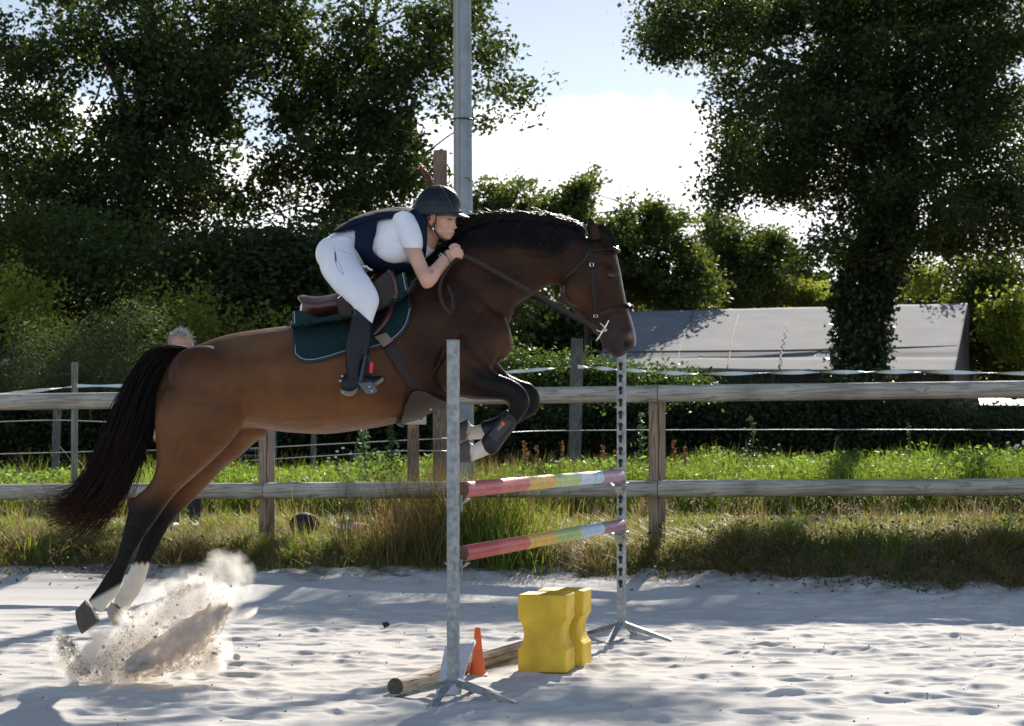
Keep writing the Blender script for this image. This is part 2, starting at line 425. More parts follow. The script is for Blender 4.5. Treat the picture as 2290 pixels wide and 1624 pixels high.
horse = fuse('horse', [trunk, neck, head, chin, nh, fh, nf, ff, ear_n, ear_f] + extra, 0.0085, 9, m_coat)
tag(horse, 'bay horse with black legs and white socks jumping over the striped poles', 'horse')
co = co_of(horse)
px = CX + co[:, 0] / co[:, 1] * F; py = HY - (co[:, 2] - CAM_Z) / co[:, 1] * F
ys = co[:, 1] - HD
near = ys < 0
# sculpt: nostril hollow, mouth line, eye socket, muscle grooves
def dent(cx, cy, rx, ry, depth, side=None, ang=0):
    c, s = math.cos(math.radians(ang)), math.sin(math.radians(ang))
    dx, dy = px - cx, py - cy
    u = (dx * c + dy * s) / rx; v = (-dx * s + dy * c) / ry
    w = np.exp(-(u * u + v * v) * 1.2) * sstep(0.01, 0.03, np.abs(ys))
    co[:, 1] -= np.sign(ys) * depth * w
dent(1402, 763, 8, 10, .022, ang=20)
dent(1372, 786, 16, 2.0, .008, ang=65)
dent(1364, 620, 9, 5, .008)
dent(1340, 700, 22, 40, .008, ang=-20)
dent(1330, 585, 30, 10, .006)
dent(600, 870, 22, 90, .012)
dent(545, 925, 16, 50, .012, ang=20)
dent(1010, 700, 12, 90, .012, ang=25)
dent(1120, 700, 10, 60, .010, ang=15)
dent(1060, 820, 40, 9, .010, ang=35)
dent(395, 900, 10, 90, .008, ang=-5)
dent(1180, 610, 60, 12, .010, ang=-10)
dent(1245, 600, 10, 45, .010, ang=10)
dent(322, 1120, 6, 26, .006, ang=25)
dent(505, 870, 6, 55, .010, ang=18)
dent(455, 985, 5, 60, .008, ang=28)
dent(400, 1000, 5, 45, .007, ang=20)
dent(860, 860, 8, 60, -.006, ang=10)
dent(700, 930, 60, 5, .005, ang=-4)
dent(760, 905, 5, 30, .004); dent(730, 905, 5, 30, .004); dent(700, 900, 5, 30, .004)
dent(1075, 700, 40, 6, .008, ang=-55)
dent(1150, 640, 60, 6, .008, ang=28)
dent(1210, 570, 55, 6, .006, ang=5)
dent(1085, 790, 6, 30, .010, ang=-30)
dent(1050, 868, 50, 4, .006, ang=14)
dent(1120, 868, 40, 4, .005, ang=20)
dent(985, 800, 7, 60, .008, ang=20)
dent(1318, 660, 30, 4, .005, ang=-62)
dent(1348, 655, 34, 3, -.005, ang=62)
co_f = co.astype(np.float32); horse.data.vertices.foreach_set('co', co_f.ravel()); horse.data.update()
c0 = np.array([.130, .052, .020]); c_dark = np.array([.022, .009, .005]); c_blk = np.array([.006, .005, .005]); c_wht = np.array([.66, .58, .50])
k = np.zeros(len(co))
c = np.tile(c0, (len(co), 1))
def mixc(c, col, w): return c * (1 - w[:, None]) + np.array(col) * w[:, None]
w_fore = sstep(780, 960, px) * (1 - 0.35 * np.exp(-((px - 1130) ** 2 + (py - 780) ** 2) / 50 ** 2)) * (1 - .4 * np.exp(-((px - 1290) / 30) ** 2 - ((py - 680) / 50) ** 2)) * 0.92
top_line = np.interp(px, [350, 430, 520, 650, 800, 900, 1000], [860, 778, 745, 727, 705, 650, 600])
w_top = (1 - sstep(0, 110, py - top_line)) * (px < 1000) * 0.75  # darker topline: bay coat tone with shade put into the colour
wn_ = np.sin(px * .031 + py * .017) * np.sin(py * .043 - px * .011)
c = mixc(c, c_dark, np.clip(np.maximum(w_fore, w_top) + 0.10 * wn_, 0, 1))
c = mixc(c, (.175, .078, .032), sstep(850, 950, py) * (px > 540) * (px < 900) * 0.6)  # warmer belly: brown coat with the sand's bounce light painted in
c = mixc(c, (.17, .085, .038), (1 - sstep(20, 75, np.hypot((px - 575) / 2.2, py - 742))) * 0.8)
neckmane = (1 - sstep(15, 60, py - np.interp(px, [960, 1000, 1050, 1110, 1180, 1250, 1320], [590, 548, 512, 496, 494, 502, 522]))) * (px > 960) * (px < 1325)
c = mixc(c, c_blk, neckmane * 0.92)
hind = px < 560
wb = np.where(near, sstep(1075, 1150, py), sstep(1085, 1165, py)) * hind
c = mixc(c, c_blk, wb)
wt = np.where(near, sstep(1018, 1075, px), sstep(1040, 1100, px)) * (py > 815) * (px < 1230)
wt = wt * sstep(818, 850, py)
c = mixc(c, c_blk, wt * 0.93)
w_s = np.where(near, sstep(1318, 1330, py + (px - 240) * 0.55), sstep(1256, 1266, py + 3 * np.sin(px * .5))) * hind
c = mixc(c, c_wht, w_s)
w_sf = np.where(near, (1 - sstep(1095, 1118, px)) * (py > 960), (1 - sstep(1092, 1106, px)) * (py > 920)) * ((px > 1000) & (py > 925))
c = mixc(c, c_wht, w_sf)
c = mixc(c, (.20, .16, .14), w_sf * (0.5 + 0.5 * np.sin(px * .35 + py * .2)) * sstep(1066, 1040, px) * 0.8)
hd = px > 1250
wm = sstep(690, 755, py) * hd
c = mixc(c, (.038, .028, .026), wm * 0.9)
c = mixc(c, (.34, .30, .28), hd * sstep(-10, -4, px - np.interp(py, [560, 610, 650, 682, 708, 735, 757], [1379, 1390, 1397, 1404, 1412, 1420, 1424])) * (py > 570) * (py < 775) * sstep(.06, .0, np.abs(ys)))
c = mixc(c, (.45, .30, .26), np.exp(-((px - 1412) ** 2 + (py - 752) ** 2) / 60.0) * hd * 0.35)
c = mixc(c, (.20, .05, .045), np.exp(-((px - 1405) ** 2 / 12.0 + (py - 759) ** 2 / 22.0)) * (np.abs(ys) > .02) * 0.6)
c = mixc(c, (.008, .006, .006), np.exp(-((px - 1400) ** 2 / 22.0 + (py - 770) ** 2 / 50.0)) * 0.9)
c = mixc(c, (.012, .009, .008), np.exp(-((px - 1364) ** 2 / 90.0 + (py - 618) ** 2 / 26.0)) * 0.9)
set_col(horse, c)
H_BVH = bvh_of(horse)

m_hoof = mat('hoof_horn', (.085, .070, .060), rough=0.7, noise=(30, .35, 4), bump=(60, .4, .003), mul=(1, 1, .3))
m_hoof_l = mat('pale_hoof_horn', (.36, .30, .26), rough=0.75, noise=(25, .3, 4), bump=(60, .4, .003))
def hoof(a, b, D, m, parent=horse):
    V, Fc = loft([sec(*s, D) for s in (a, b)] if False else [sec(a[0], a[1], a[2], D), sec(tuple((np.array(a[0]) + np.array(b[0])) / 2), tuple((np.array(a[1]) + np.array(b[1])) / 2), (a[2] + b[2]) / 2, D), sec(b[0], b[1], b[2], D)], n=26, sub=3)
    return MB().add(V, Fc).build('hoof', m, parent, smooth=True, sharp=50)
hoof(((223, 1389), (190, 1342), .042), ((184, 1418), (170, 1364), .056), ND, m_hoof)
hoof(((286, 1378), (250, 1344), .040), ((256, 1400), (240, 1362), .052), FD, m_hoof_l)
hoof(((1052, 1035), (1049, 981), .044), ((1000, 1034), (1004, 1002), .052), ND, m_hoof)
hoof(((1041, 987), (1047, 936), .043), ((1006, 990), (1009, 952), .050), FD, m_hoof)
m_eye = mat('dark_eye', (.010, .006, .004), rough=0.08, spec=0.8)
for sg in (-1, 1):
    p = P(1364, 618, HD); hit = H_BVH.ray_cast(Vector((p[0], HD + sg * 1.5, p[2])), Vector((0, -sg, 0)))[0]
    V, Fc = ellip((hit.x, hit.y - sg * .006 , hit.z), (.019, .013, .014)); MB().add(V, Fc).build('eye', m_eye, horse, smooth=True)
    lid = spline([P(1354, 617, 1), P(1364, 611, 1), P(1376, 616, 1)], 9)
    pts = []
    for q in lid:
        d = Vector(q).normalized(); h = H_BVH.ray_cast(Vector((0, 0, CAM_Z)), Vector((q[0], q[1], q[2] - CAM_Z)).normalized())[0]
        if h is not None: pts.append((h.x, h.y if sg < 0 else 2 * HD - h.y, h.z))
    if len(pts) > 3: MB().tube([(a, b - sg * -.001, c_) for a, b, c_ in pts], .004, 6).build('eyelid', m_coat if False else mat('eyelid_skin', (.02, .014, .012), .4), horse, smooth=True)

# hair
m_hair = mat('black_hair', (.012, .009, .008), rough=0.45, spec=0.25, attr=True)
m_tail = mat('black_tail_hair', (.012, .009, .008), rough=.6, spec=0.08, attr=True)
def px_path(pts, n, D):
    q = spline([[a[0], a[1]] for a in pts], n)
    return np.array([P(x, y, D) for x, y in q])
def hair(name, guides, count, wid, r, parent, D0, spread, seed, tipcol, n=16, lenvar=.25):
    """guides: list of picture-space polylines; strands blend between neighbouring guides"""
    g = np.random.default_rng(seed)
    G = np.array([spline(x, n) for x in guides])                   # (K,n,2)
    u = g.random(count) * (len(G) - 1); i = np.minimum(u.astype(int), len(G) - 2); f = (u - i)[:, None, None]
    S = G[i] * (1 - f) + G[i + 1] * f
    t = np.linspace(0, 1, n)
    L = 1 - lenvar * g.random(count) ** 1.5
    T = np.clip(t[None] * L[:, None], 0, 1) * (n - 1); a = np.minimum(T.astype(int), n - 2); b = (T - a)[..., None]
    rows = np.arange(count)[:, None]
    S = S[rows, a] * (1 - b) + S[rows, a + 1] * b
    nl = max(8, count // 22); lock = g.integers(0, nl, count)
    lu = g.random(nl) * (len(G) - 1)
    ph = (g.random((nl, 4)) * 6.28)[lock] + g.normal(0, .25, (count, 4))
    amp = wid * t ** 1.2
    lo_ = g.standard_normal((nl, 2))[lock]; so_ = g.standard_normal((count, 2)) * .28
    S[..., 0] += amp * ((lo_[:, :1] + so_[:, :1]) * .9 + .42 * np.sin(t * 8 + ph[:, :1]))
    S[..., 1] += amp * ((lo_[:, 1:] + so_[:, 1:]) * .9 + .42 * np.sin(t * 7 + ph[:, 1:2]))
    off = g.standard_normal((count, 1)); side = np.interp(t, [0, 1], [spread[0], spread[1]])
    D = D0(S) if callable(D0) else np.full(S.shape[:2], D0)
    D = D + off * side + .01 * np.sin(t * 5 + ph[:, 2:3])
    X = (S[..., 0] - CX) / F * D; Z = CAM_Z - (S[..., 1] - HY) / F * D
    paths = np.stack([X, D, Z], -1)
    R = r * (1 - .8 * t ** 2)[None] * (0.6 + .8 * g.random((count, 1)))
    V, Fc = strands(paths, R)
    k3 = 3
    tt = np.repeat(np.tile(t, (count, 1))[..., None], k3, 2).reshape(-1)
    cv = np.repeat(np.repeat(g.random((count, 1)), n, 1)[..., None], k3, 2).reshape(-1)
    base = np.array([.010, .008, .008]) * (1 + cv[:, None] * .9)
    col = base * (1 - (sstep(.6, 1.0, tt) * (.3 + .7 * cv))[:, None]) + np.array(tipcol) * (sstep(.6, 1.0, tt) * (.3 + .7 * cv))[:, None]
    return mesh_np(name, V, Fc, m_tail if name == 'tail' else m_hair, parent, True, col=col)
tail_g = [
    [(420, 776), (372, 772), (330, 790), (300, 830), (276, 880), (256, 930), (236, 990), (208, 1045), (176, 1095), (130, 1125), (92, 1120)],
    [(420, 778), (378, 780), (338, 800), (308, 845), (285, 900), (266, 955), (244, 1012), (214, 1068), (178, 1118), (135, 1150), (105, 1160)],
    [(422, 780), (386, 790), (350, 815), (322, 860), (300, 920), (282, 975), (260, 1030), (228, 1085), (192, 1130), (158, 1165), (135, 1180)],
    [(424, 783), (395, 800), (362, 830), (338, 880), (318, 935), (298, 990), (276, 1045), (248, 1095), (215, 1140), (185, 1175), (160, 1195)],
    [(428, 790), (402, 815), (372, 850), (350, 900), (335, 950), (315, 1005), (292, 1055), (268, 1105), (240, 1150), (214, 1180), (190, 1196)]]
hair('tail', tail_g, 1900, 16, .0022, horse, HD, (.02, .09), 3, (.050, .018, .010), n=22, lenvar=.45)
hair('tail', [[(330, 900), (270, 990), (215, 1045), (170, 1085), (110, 1110), (60, 1092), (25, 1080)], [(300, 990), (240, 1060), (190, 1110), (120, 1140), (70, 1110), (50, 1060)],
              [(300, 1020), (262, 1080), (215, 1150), (170, 1180), (120, 1165), (105, 1130)]], 150, 20, .0013, horse, HD - .03, (.02, .07), 5, (.030, .012, .007), n=18, lenvar=.5)
def crestD(S):
    x, y = S[..., 0], S[..., 1]
    cr = np.interp(x, [960, 1000, 1050, 1110, 1180, 1250, 1320], [590, 548, 512, 496, 494, 502, 522])
    d = np.clip((y - cr) / 65.0, -.3, 1.3)
    return HD + .01 - np.clip(d, 0, 1.3) ** .6 * np.interp(x, [960, 1320], [.185, .098])
crest = [(990, 556), (1020, 530), (1052, 509), (1085, 499), (1120, 494), (1160, 493), (1200, 494), (1240, 499), (1275, 507), (1305, 517)]
mane_g = []
for (x, y) in crest:
    mane_g.append([(x + 6, y + 2), (x - 2, y - 13), (x - 22, y - 14), (x - 46, y - 2), (x - 66, y + 16)])
hair('mane', mane_g, 1500, 7, .0028, horse, crestD, (.012, .02), 8, (.03, .024, .022), n=12, lenvar=.6)
mane_h = []
for (x, y) in crest:
    mane_h.append([(x + 4, y - 4), (x - 8, y - 2), (x - 26, y + 14), (x - 44, y + 36), (x - 58, y + 62)])
hair('mane', mane_h, 1700, 6, .0028, horse, crestD, (.010, .012), 9, (.022, .016, .015), n=12, lenvar=.5)
fore_g = [[(1325, 512), (1345, 503), (1364, 515), (1376, 540), (1380, 558)], [(1322, 514), (1338, 508), (1354, 522), (1366, 545), (1372, 562)], [(1320, 516), (1332, 514), (1343, 530), (1352, 550), (1358, 566)]]
hair('forelock', fore_g, 260, 4, .0026, horse, lambda S: HD - np.clip((1385 - S[..., 0]) / 60, 0, 1) ** .5 * .085, (.01, .012), 11, (.02, .015, .014), n=10, lenvar=.4)
# ------------------------------------------------------------------ terrain
def vnoise(x, y, s, seed):
    """smooth value noise"""
    g = np.random.default_rng(seed); n = 256; tab = g.random((n, n))
    u = x / s + 1000.0; v = y / s + 1000.0
    i = np.floor(u).astype(int); j = np.floor(v).astype(int); a = u - i; b = v - j
    a = a * a * (3 - 2 * a); b = b * b * (3 - 2 * b)
    i0, i1, j0, j1 = i % n, (i + 1) % n, j % n, (j + 1) % n
    return (tab[i0, j0] * (1 - a) * (1 - b) + tab[i1, j0] * a * (1 - b) + tab[i0, j1] * (1 - a) * b + tab[i1, j1] * a * b) - 0.5

edge_line = lambda x: np.interp(x, [-6, -3.2, -2, .9, 1.5, 2.2, 3.2, 6], [16.5, 16.75, 16.85, 16.8, 16.35, 15.9, 15.65, 15.6])
def Hsand(x, y):
    """height of the sand, without hoof marks"""
    e = edge_line(x)                                     # where the arena edge climbs
    r = sstep(e - 1.3, e + .5, y) * .17
    rag = vnoise(x, y, .22, 81) * .05 + vnoise(x, y, .08, 82) * .03 + vnoise(x, y, .6, 83) * .05
    return r + vnoise(x, y, 1.6, 1) * .02 + rag * sstep(e - .9, e + .1, y)
def Hland(x, y):
    """height of the grass verge and the field behind the arena"""
    x = np.asarray(x, float); y = np.asarray(y, float)
    b = edge_line(x) + vnoise(x, y * 0, .7, 3) * .25
    h = -.10 + .27 * sstep(b - .25, b + .55, y)
    h = h + np.interp(y, [17, 19.5, 23, 25, 30, 60, 400], [.02, .17, .17, .24, .28, .6, 4.0])
    h = h + (.07 + .15 * sstep(1.0, 2.0, x)) * np.exp(-((y - b - .6) / .4) ** 2)
    return h + vnoise(x, y, .5, 4) * .05 + vnoise(x, y, .16, 5) * .025

xs = np.concatenate([-np.geomspace(60, 3.3, 30)[:-1], np.arange(-3.3, 4.0, .0125), np.geomspace(4.0, 60, 30)])
ysg = np.concatenate([[-60, -30, -10, 0, 4, 6.5], np.arange(8.0, 17.4, .0135)])
X, Y = np.meshgrid(xs, ysg)
Z = Hsand(X, Y)
g = np.random.default_rng(21)
# hoof marks and ridges, each a hollow with a rim pushed up round it
x0i, y0i = 29, 6
def stamp(cx, cy, rx, ry, ang, depth, rim):
    R = 2.6 * max(rx, ry)
    i0, i1 = np.searchsorted(xs, cx - R), np.searchsorted(xs, cx + R); j0, j1 = np.searchsorted(ysg, cy - R), np.searchsorted(ysg, cy + R)
    if i1 <= i0 or j1 <= j0: return
    xx, yy = X[j0:j1, i0:i1] - cx, Y[j0:j1, i0:i1] - cy
    c, s = math.cos(ang), math.sin(ang)
    u = (xx * c + yy * s) / rx; v = (-xx * s + yy * c) / ry
    d = np.sqrt(u * u + v * v)
    Z[j0:j1, i0:i1] += -depth * np.exp(-(d ** 4) * .9) + rim * np.exp(-((d - 1.35) ** 2) / .07) * (1 + .6 * v / (d + .2))
for _ in range(1500):
    cx, cy = g.uniform(-3.4, 4.1), g.uniform(8.1, 15.4)
    s = g.choice([g.uniform(.03, .07), g.uniform(.06, .11)])
    stamp(cx, cy, s * g.uniform(.9, 2.0), s * g.uniform(.7, 1.1), g.normal(0, .5), s * g.uniform(.07, .22), s * g.uniform(.02, .06))
Z += vnoise(X, Y, .22, 8) * .006 + vnoise(X, Y, .09, 9) * .003 + vnoise(X * .3, Y, .10, 10) * .007
Z += vnoise(X, Y, .035, 12) * .002
ni, nj = X.shape[1], X.shape[0]
idx = np.arange(ni * nj).reshape(nj, ni)
Fq = np.stack([idx[:-1, :-1], idx[:-1, 1:], idx[1:, 1:], idx[1:, :-1]], -1).reshape(-1, 4)
m_sand = mat('pale_sand', (.55, .52, .485), rough=0.95, spec=0.2, noise=(1.1, .06, 8), bump=(240, .55, .003))
nt = m_sand.node_tree
# scattered darker grains and damp crumbs
vz = nt.nodes.new('ShaderNodeTexVoronoi'); vz.inputs['Scale'].default_value = 22
tcs = nt.nodes.new('ShaderNodeTexCoord'); nt.links.new(tcs.outputs['Object'], vz.inputs['Vector'])
rr = nt.nodes.new('ShaderNodeMapRange'); rr.inputs['From Min'].default_value = .06; rr.inputs['From Max'].default_value = .10
rr.inputs['To Min'].default_value = .55; rr.inputs['To Max'].default_value = 1.0; nt.links.new(vz.outputs['Distance'], rr.inputs[0])
old = nt.nodes['Principled BSDF'].inputs['Base Color'].links[0].from_socket
vm = nt.nodes.new('ShaderNodeVectorMath'); vm.operation = 'SCALE'; nt.links.new(old, vm.inputs[0]); nt.links.new(rr.outputs[0], vm.inputs['Scale'])
nt.links.new(vm.outputs[0], nt.nodes['Principled BSDF'].inputs['Base Color'])
# sand darkened towards the bank: brownish soil, with the shade there painted in
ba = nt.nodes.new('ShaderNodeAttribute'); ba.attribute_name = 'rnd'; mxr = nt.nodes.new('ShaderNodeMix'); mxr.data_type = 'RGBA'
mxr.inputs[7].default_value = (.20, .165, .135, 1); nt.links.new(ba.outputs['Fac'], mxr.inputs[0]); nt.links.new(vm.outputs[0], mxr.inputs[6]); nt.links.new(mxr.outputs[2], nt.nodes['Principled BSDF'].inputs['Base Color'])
_e = edge_line(X); soil_shade_w = np.clip(sstep(_e - .75, _e + .25, Y) * (.75 + 1.2 * vnoise(X, Y, .18, 84) + .8 * vnoise(X, Y, .05, 85)), 0, .95)
sand = mesh_np('sand_arena', np.stack([X, Y, Z], -1).reshape(-1, 3), Fq, m_sand, smooth=True, attr=soil_shade_w.ravel())
tag(sand, kind='structure')

# land beyond the arena, one sheet to the horizon
xl = np.concatenate([-np.geomspace(900, 8, 24)[:-1], np.arange(-8, 8.01, .08), np.geomspace(8, 900, 24)[1:]])
yl = np.concatenate([np.arange(15.6, 27, .07), np.geomspace(27, 1500, 50)])
XL, YL = np.meshgrid(xl, yl); ZL = Hland(XL, YL)
idx = np.arange(XL.size).reshape(XL.shape)
Fl = np.stack([idx[:-1, :-1], idx[:-1, 1:], idx[1:, 1:], idx[1:, :-1]], -1).reshape(-1, 4)
m_soil = mat('dry_soil', (.115, .085, .055), rough=0.95, spec=0.2, noise=(3.0, .5, 8), bump=(30, .7, .02))
land = mesh_np('ground', np.stack([XL, YL, ZL], -1).reshape(-1, 3), Fl, m_soil, smooth=True)
tag(land, kind='structure')
# trodden track behind the fence, a thin sheet laid on the ground
xt = np.arange(-9, 12, .12); yt = np.linspace(20.9, 22.6, 16)
XT, YT = np.meshgrid(xt, yt)
YT = YT + .15 * np.sin(XT * .5)
ZT = Hland(XT, YT) + .02
idx = np.arange(XT.size).reshape(XT.shape)
Ft = np.stack([idx[:-1, :-1], idx[:-1, 1:], idx[1:, 1:], idx[1:, :-1]], -1).reshape(-1, 4)
m_track = mat('sandy_track', (.30, .26, .22), rough=0.95, spec=0.2, noise=(2.0, .3, 8), bump=(40, .6, .01))
tag(mesh_np('path', np.stack([XT, YT, ZT], -1).reshape(-1, 3), Ft, m_track, smooth=True), kind='structure')

# ------------------------------------------------------------------ grass, weeds
def blades(name, pos, h, w, lean, m, seed, nseg=3, attr=None, parent=None):
    g = np.random.default_rng(seed); n = len(pos)
    az = g.random(n) * 2 * math.pi; ln = lean * (0.3 + g.random(n))
    t = np.linspace(0, 1, nseg + 1)
    d = np.stack([np.cos(az), np.sin(az), np.zeros(n)], -1)
    s = np.stack([-np.sin(az + g.normal(0, .8, n)), np.cos(az), np.zeros(n)], -1)
    C = pos[:, None] + d[:, None] * (h * ln)[:, None, None] * (t ** 2)[None, :, None] + np.array([0, 0, 1.0]) * (h[:, None] * (t - .25 * ln[:, None] * t ** 2)[..., ])[..., None]
    W = (w[:, None] * (1 - t ** 1.5)[None] * .5 + .0004)[..., None]
    L, R = C - s[:, None] * W, C + s[:, None] * W
    V = np.stack([L, R], 2).reshape(-1, 3)
    idx = np.arange(n * (nseg + 1) * 2).reshape(n, nseg + 1, 2)
    Fb = np.stack([idx[:, :-1, 0], idx[:, :-1, 1], idx[:, 1:, 1], idx[:, 1:, 0]], -1).reshape(-1, 4)
    a = g.random(n) if attr is None else attr
    return V, Fb, np.repeat(a, (nseg + 1) * 2)
def leaves_np(cen, size, seed, flat=0.0, aspect=.55, attr=None):
    """diamond leaves folded along the rib"""
    g = np.random.default_rng(seed); n = len(cen)
    a = g.standard_normal((n, 3)); a[:, 2] *= (1 - flat); a /= np.linalg.norm(a, axis=1)[:, None]
    b = np.cross(a, g.standard_normal((n, 3))); b /= np.linalg.norm(b, axis=1)[:, None]
    nn = np.cross(a, b)
    s = (size * (0.6 + .8 * g.random(n)))[:, None]
    V = np.stack([cen - a * s * .5, cen + b * s * aspect * .5 - nn * s * .06 + a * s * .05, cen + a * s * .5, cen - b * s * aspect * .5 - nn * s * .06 + a * s * .05], 1).reshape(-1, 3)
    Fb = np.arange(n * 4).reshape(n, 4)
    r = g.random(n) if attr is None else attr
    return V, Fb, np.repeat(r, 4)
m_grass = leaf_mat('green_grass', (.035, .075, .012), (.11, .17, .028), .5, (.42, .55, .06))
m_dry = leaf_mat('dry_grass', (.10, .07, .028), (.24, .19, .08), .45, (.50, .36, .13))
m_weed = leaf_mat('weed_leaf', (.030, .070, .018), (.080, .14, .030), .5, (.32, .50, .06))
m_rust = leaf_mat('rusty_seed', (.10, .05, .025), (.25, .14, .06), .3, (.40, .20, .08))
m_flower = mat('white_petals', (.75, .74, .68), rough=.7)
def scatter(n, x0, x1, y0, y1, seed, dens=None):
    g = np.random.default_rng(seed)
    x = g.uniform(x0, x1, n); y = g.uniform(y0, y1, n)
    if dens is not None:
        k = g.random(n) < dens(x, y); x, y = x[k], y[k]
    return np.stack([x, y, Hland(x, y)], -1)
bankline = lambda x: edge_line(x) + vnoise(x, x * 0, .7, 3) * .25
def grow(name, lst, mats_, label_kind='stuff', parent=None):
    V, Fq, A, M = [], [], [], []; b = 0
    for (v, f, a, mi) in lst:
        V.append(v); Fq.append(f + b); A.append(a); M.append(np.full(len(f), mi)); b += len(v)
    o = mesh_np(name, np.vstack(V), np.vstack(Fq), mats=mats_, attr=np.concatenate(A), midx=np.concatenate(M), parent=parent)
    return o
g = np.random.default_rng(31)
# bank turf
onbank = lambda x, y: (y > bankline(x) - .10 + .15 * vnoise(x, y, .25, 14)).astype(float) * (0.5 + 1.1 * (vnoise(x, y, .5, 15) + .35))
p = scatter(52000, -4.8, 5.0, 15.4, 18.6, 41, onbank); g1 = np.random.default_rng(42)
green = sstep(-.12, .18, vnoise(p[:, 0], p[:, 1], .9, 16) + .22 * (p[:, 1] - 17.0) + .05 * p[:, 0] * 0)
isg = g1.random(len(p)) < (.15 + .5 * green)
hh = g1.uniform(.05, .15, len(p)) * (1 + .5 * (vnoise(p[:, 0], p[:, 1], .35, 17) + .5))
pa, ha = p[isg], hh[isg]; pb, hb = p[~isg], hh[~isg]
A = blades('', pa, ha, g1.uniform(.004, .009, len(pa)), .9, None, 43)
B = blades('', pb, hb, g1.uniform(.003, .006, len(pb)), 1.3, None, 44)
tag(grow('grass', [(*A, 0), (*B, 1)], [m_grass, m_dry]), kind='stuff')
# low leafy creeping plants over the bank edge (right) and yellow-green leaves (left)
def edge_plants(x, y):
    b = bankline(x); w = np.exp(-((y - b - .1) / .38) ** 2)
    return w * np.where(x > 0.55, 1.0, np.where(x < -2.2, .75, .12)) * (.4 + 1.2 * (vnoise(x, y, .3, 19) + .4))
p = scatter(60000, -4.8, 5.0, 15.2, 18.2, 45, edge_plants)
g1 = np.random.default_rng(46); p[:, 2] += g1.random(len(p)) ** 1.3 * .16 * (.5 + sstep(.4, 1.4, p[:, 0]) + .8 * sstep(-2.0, -3.0, p[:, 0]))
A = leaves_np(p, np.full(len(p), .036), 47, .3)
tag(grow('ground_cover', [(*A, 0)], [leaf_mat('bank_leaf', (.030, .040, .016), (.10, .11, .035), .4, (.24, .24, .06))]), kind='stuff')
# tufts: tall uneven bunches on the bank and the verge
def tufts(n, x0, x1, y0, y1, h0, h1, per, seed, rule=None, w=.005, lean=.9):
    g = np.random.default_rng(seed); x = g.uniform(x0, x1, n); y = g.uniform(y0, y1, n)
    if rule is not None: k = rule(x, y, g); x, y = x[k], y[k]
    h = g.uniform(h0, h1, len(x)) ** 1.0; r = g.uniform(.03, .12, len(x))
    xi = np.repeat(x, per) + g.normal(0, 1, len(x) * per) * np.repeat(r, per); yi = np.repeat(y, per) + g.normal(0, 1, len(x) * per) * np.repeat(r, per) * .7
    p = np.stack([xi, yi, Hland(xi, yi)], -1); hh = np.repeat(h, per) * g.uniform(.45, 1.1, len(xi))
    at = np.clip(np.repeat(g.random(len(x)), per) * .7 + .3 * g.random(len(xi)), 0, 1)
    return blades('', p, hh, np.full(len(xi), w) * g.uniform(.6, 1.3, len(xi)), lean, None, seed + 1, 4, attr=at)
onb = lambda x, y, g: y > bankline(x) - .12
m_straw = leaf_mat('straw_grass', (.09, .065, .025), (.26, .20, .085), .45, (.55, .40, .15))
m_olive = leaf_mat('olive_grass', (.04, .055, .014), (.13, .14, .035), .5, (.40, .42, .07))
A = tufts(850, -4.8, 5, 15.4, 18.4, .10, .34, 46, 401, onb, .0045, 1.1)
B = tufts(330, -4.8, 5, 15.4, 18.6, .08, .24, 40, 403, onb, .007, .8)
C_ = tufts(140, -4.8, 5, 15.9, 18.4, .12, .30, 26, 405, onb, .009, .6)
tag(grow('grass_tufts', [(*A, 0), (*B, 1), (*C_, 2)], [m_straw, m_olive, m_grass]), kind='stuff')
A = tufts(260, -7, 8, 18.4, 22.0, .08, .22, 40, 411, None, .007, 1.0)
B = tufts(300, -7, 8, 18.4, 22.0, .08, .25, 36, 413, None, .009, .8)
C_ = tufts(130, -6, 7, 18.0, 22.0, .25, .50, 12, 415, None, .004, .5)
tag(grow('grass_tufts', [(*A, 0), (*B, 1), (*C_, 0)], [m_straw, m_olive]), kind='stuff')
# wispy seed heads over the verge on the right
g1 = np.random.default_rng(421); pp = scatter(220, .8, 5.2, 17.6, 19.5, 422); S_ = []; hd_ = []
for q_ in pp:
    h_ = g1.uniform(.25, .5); tip = q_ + [g1.normal(0, .05), g1.normal(0, .05), h_]; S_.append(spline([q_, (q_ + tip) / 2 + g1.normal(0, .012, 3), tip], 6)); hd_.append(tip + g1.standard_normal((14, 3)) * [.022, .022, .035])
V1, F1 = strands(np.array(S_), np.tile(np.linspace(.0016, .0008, 6), (len(S_), 1))); A1 = np.full(len(V1), .6)
L1 = leaves_np(np.vstack(hd_), np.full(len(hd_) * 14, .012), 423)
tag(grow('seed_heads', [(V1, F1, A1, 0), (*L1, 1)], [m_straw, leaf_mat('pinkish_seed', (.20, .13, .11), (.42, .32, .28), .5, (.55, .42, .36))]), kind='stuff')
# dead twiggy mat on the bank
p = scatter(9000, -4.6, 5.0, 15.9, 17.2, 48, lambda x, y: (y > bankline(x) + .02) * (.15 + .9 * (vnoise(x, y, .6, 20) > .0)))
A = blades('', p, np.random.default_rng(49).uniform(.03, .12, len(p)), np.full(len(p), .003), 2.8, None, 50)
tag(grow('dead_grass', [(*A, 0)], [leaf_mat('dead_stalk', (.07, .045, .03), (.20, .13, .09), .2, (.25, .15, .09))]), kind='stuff')
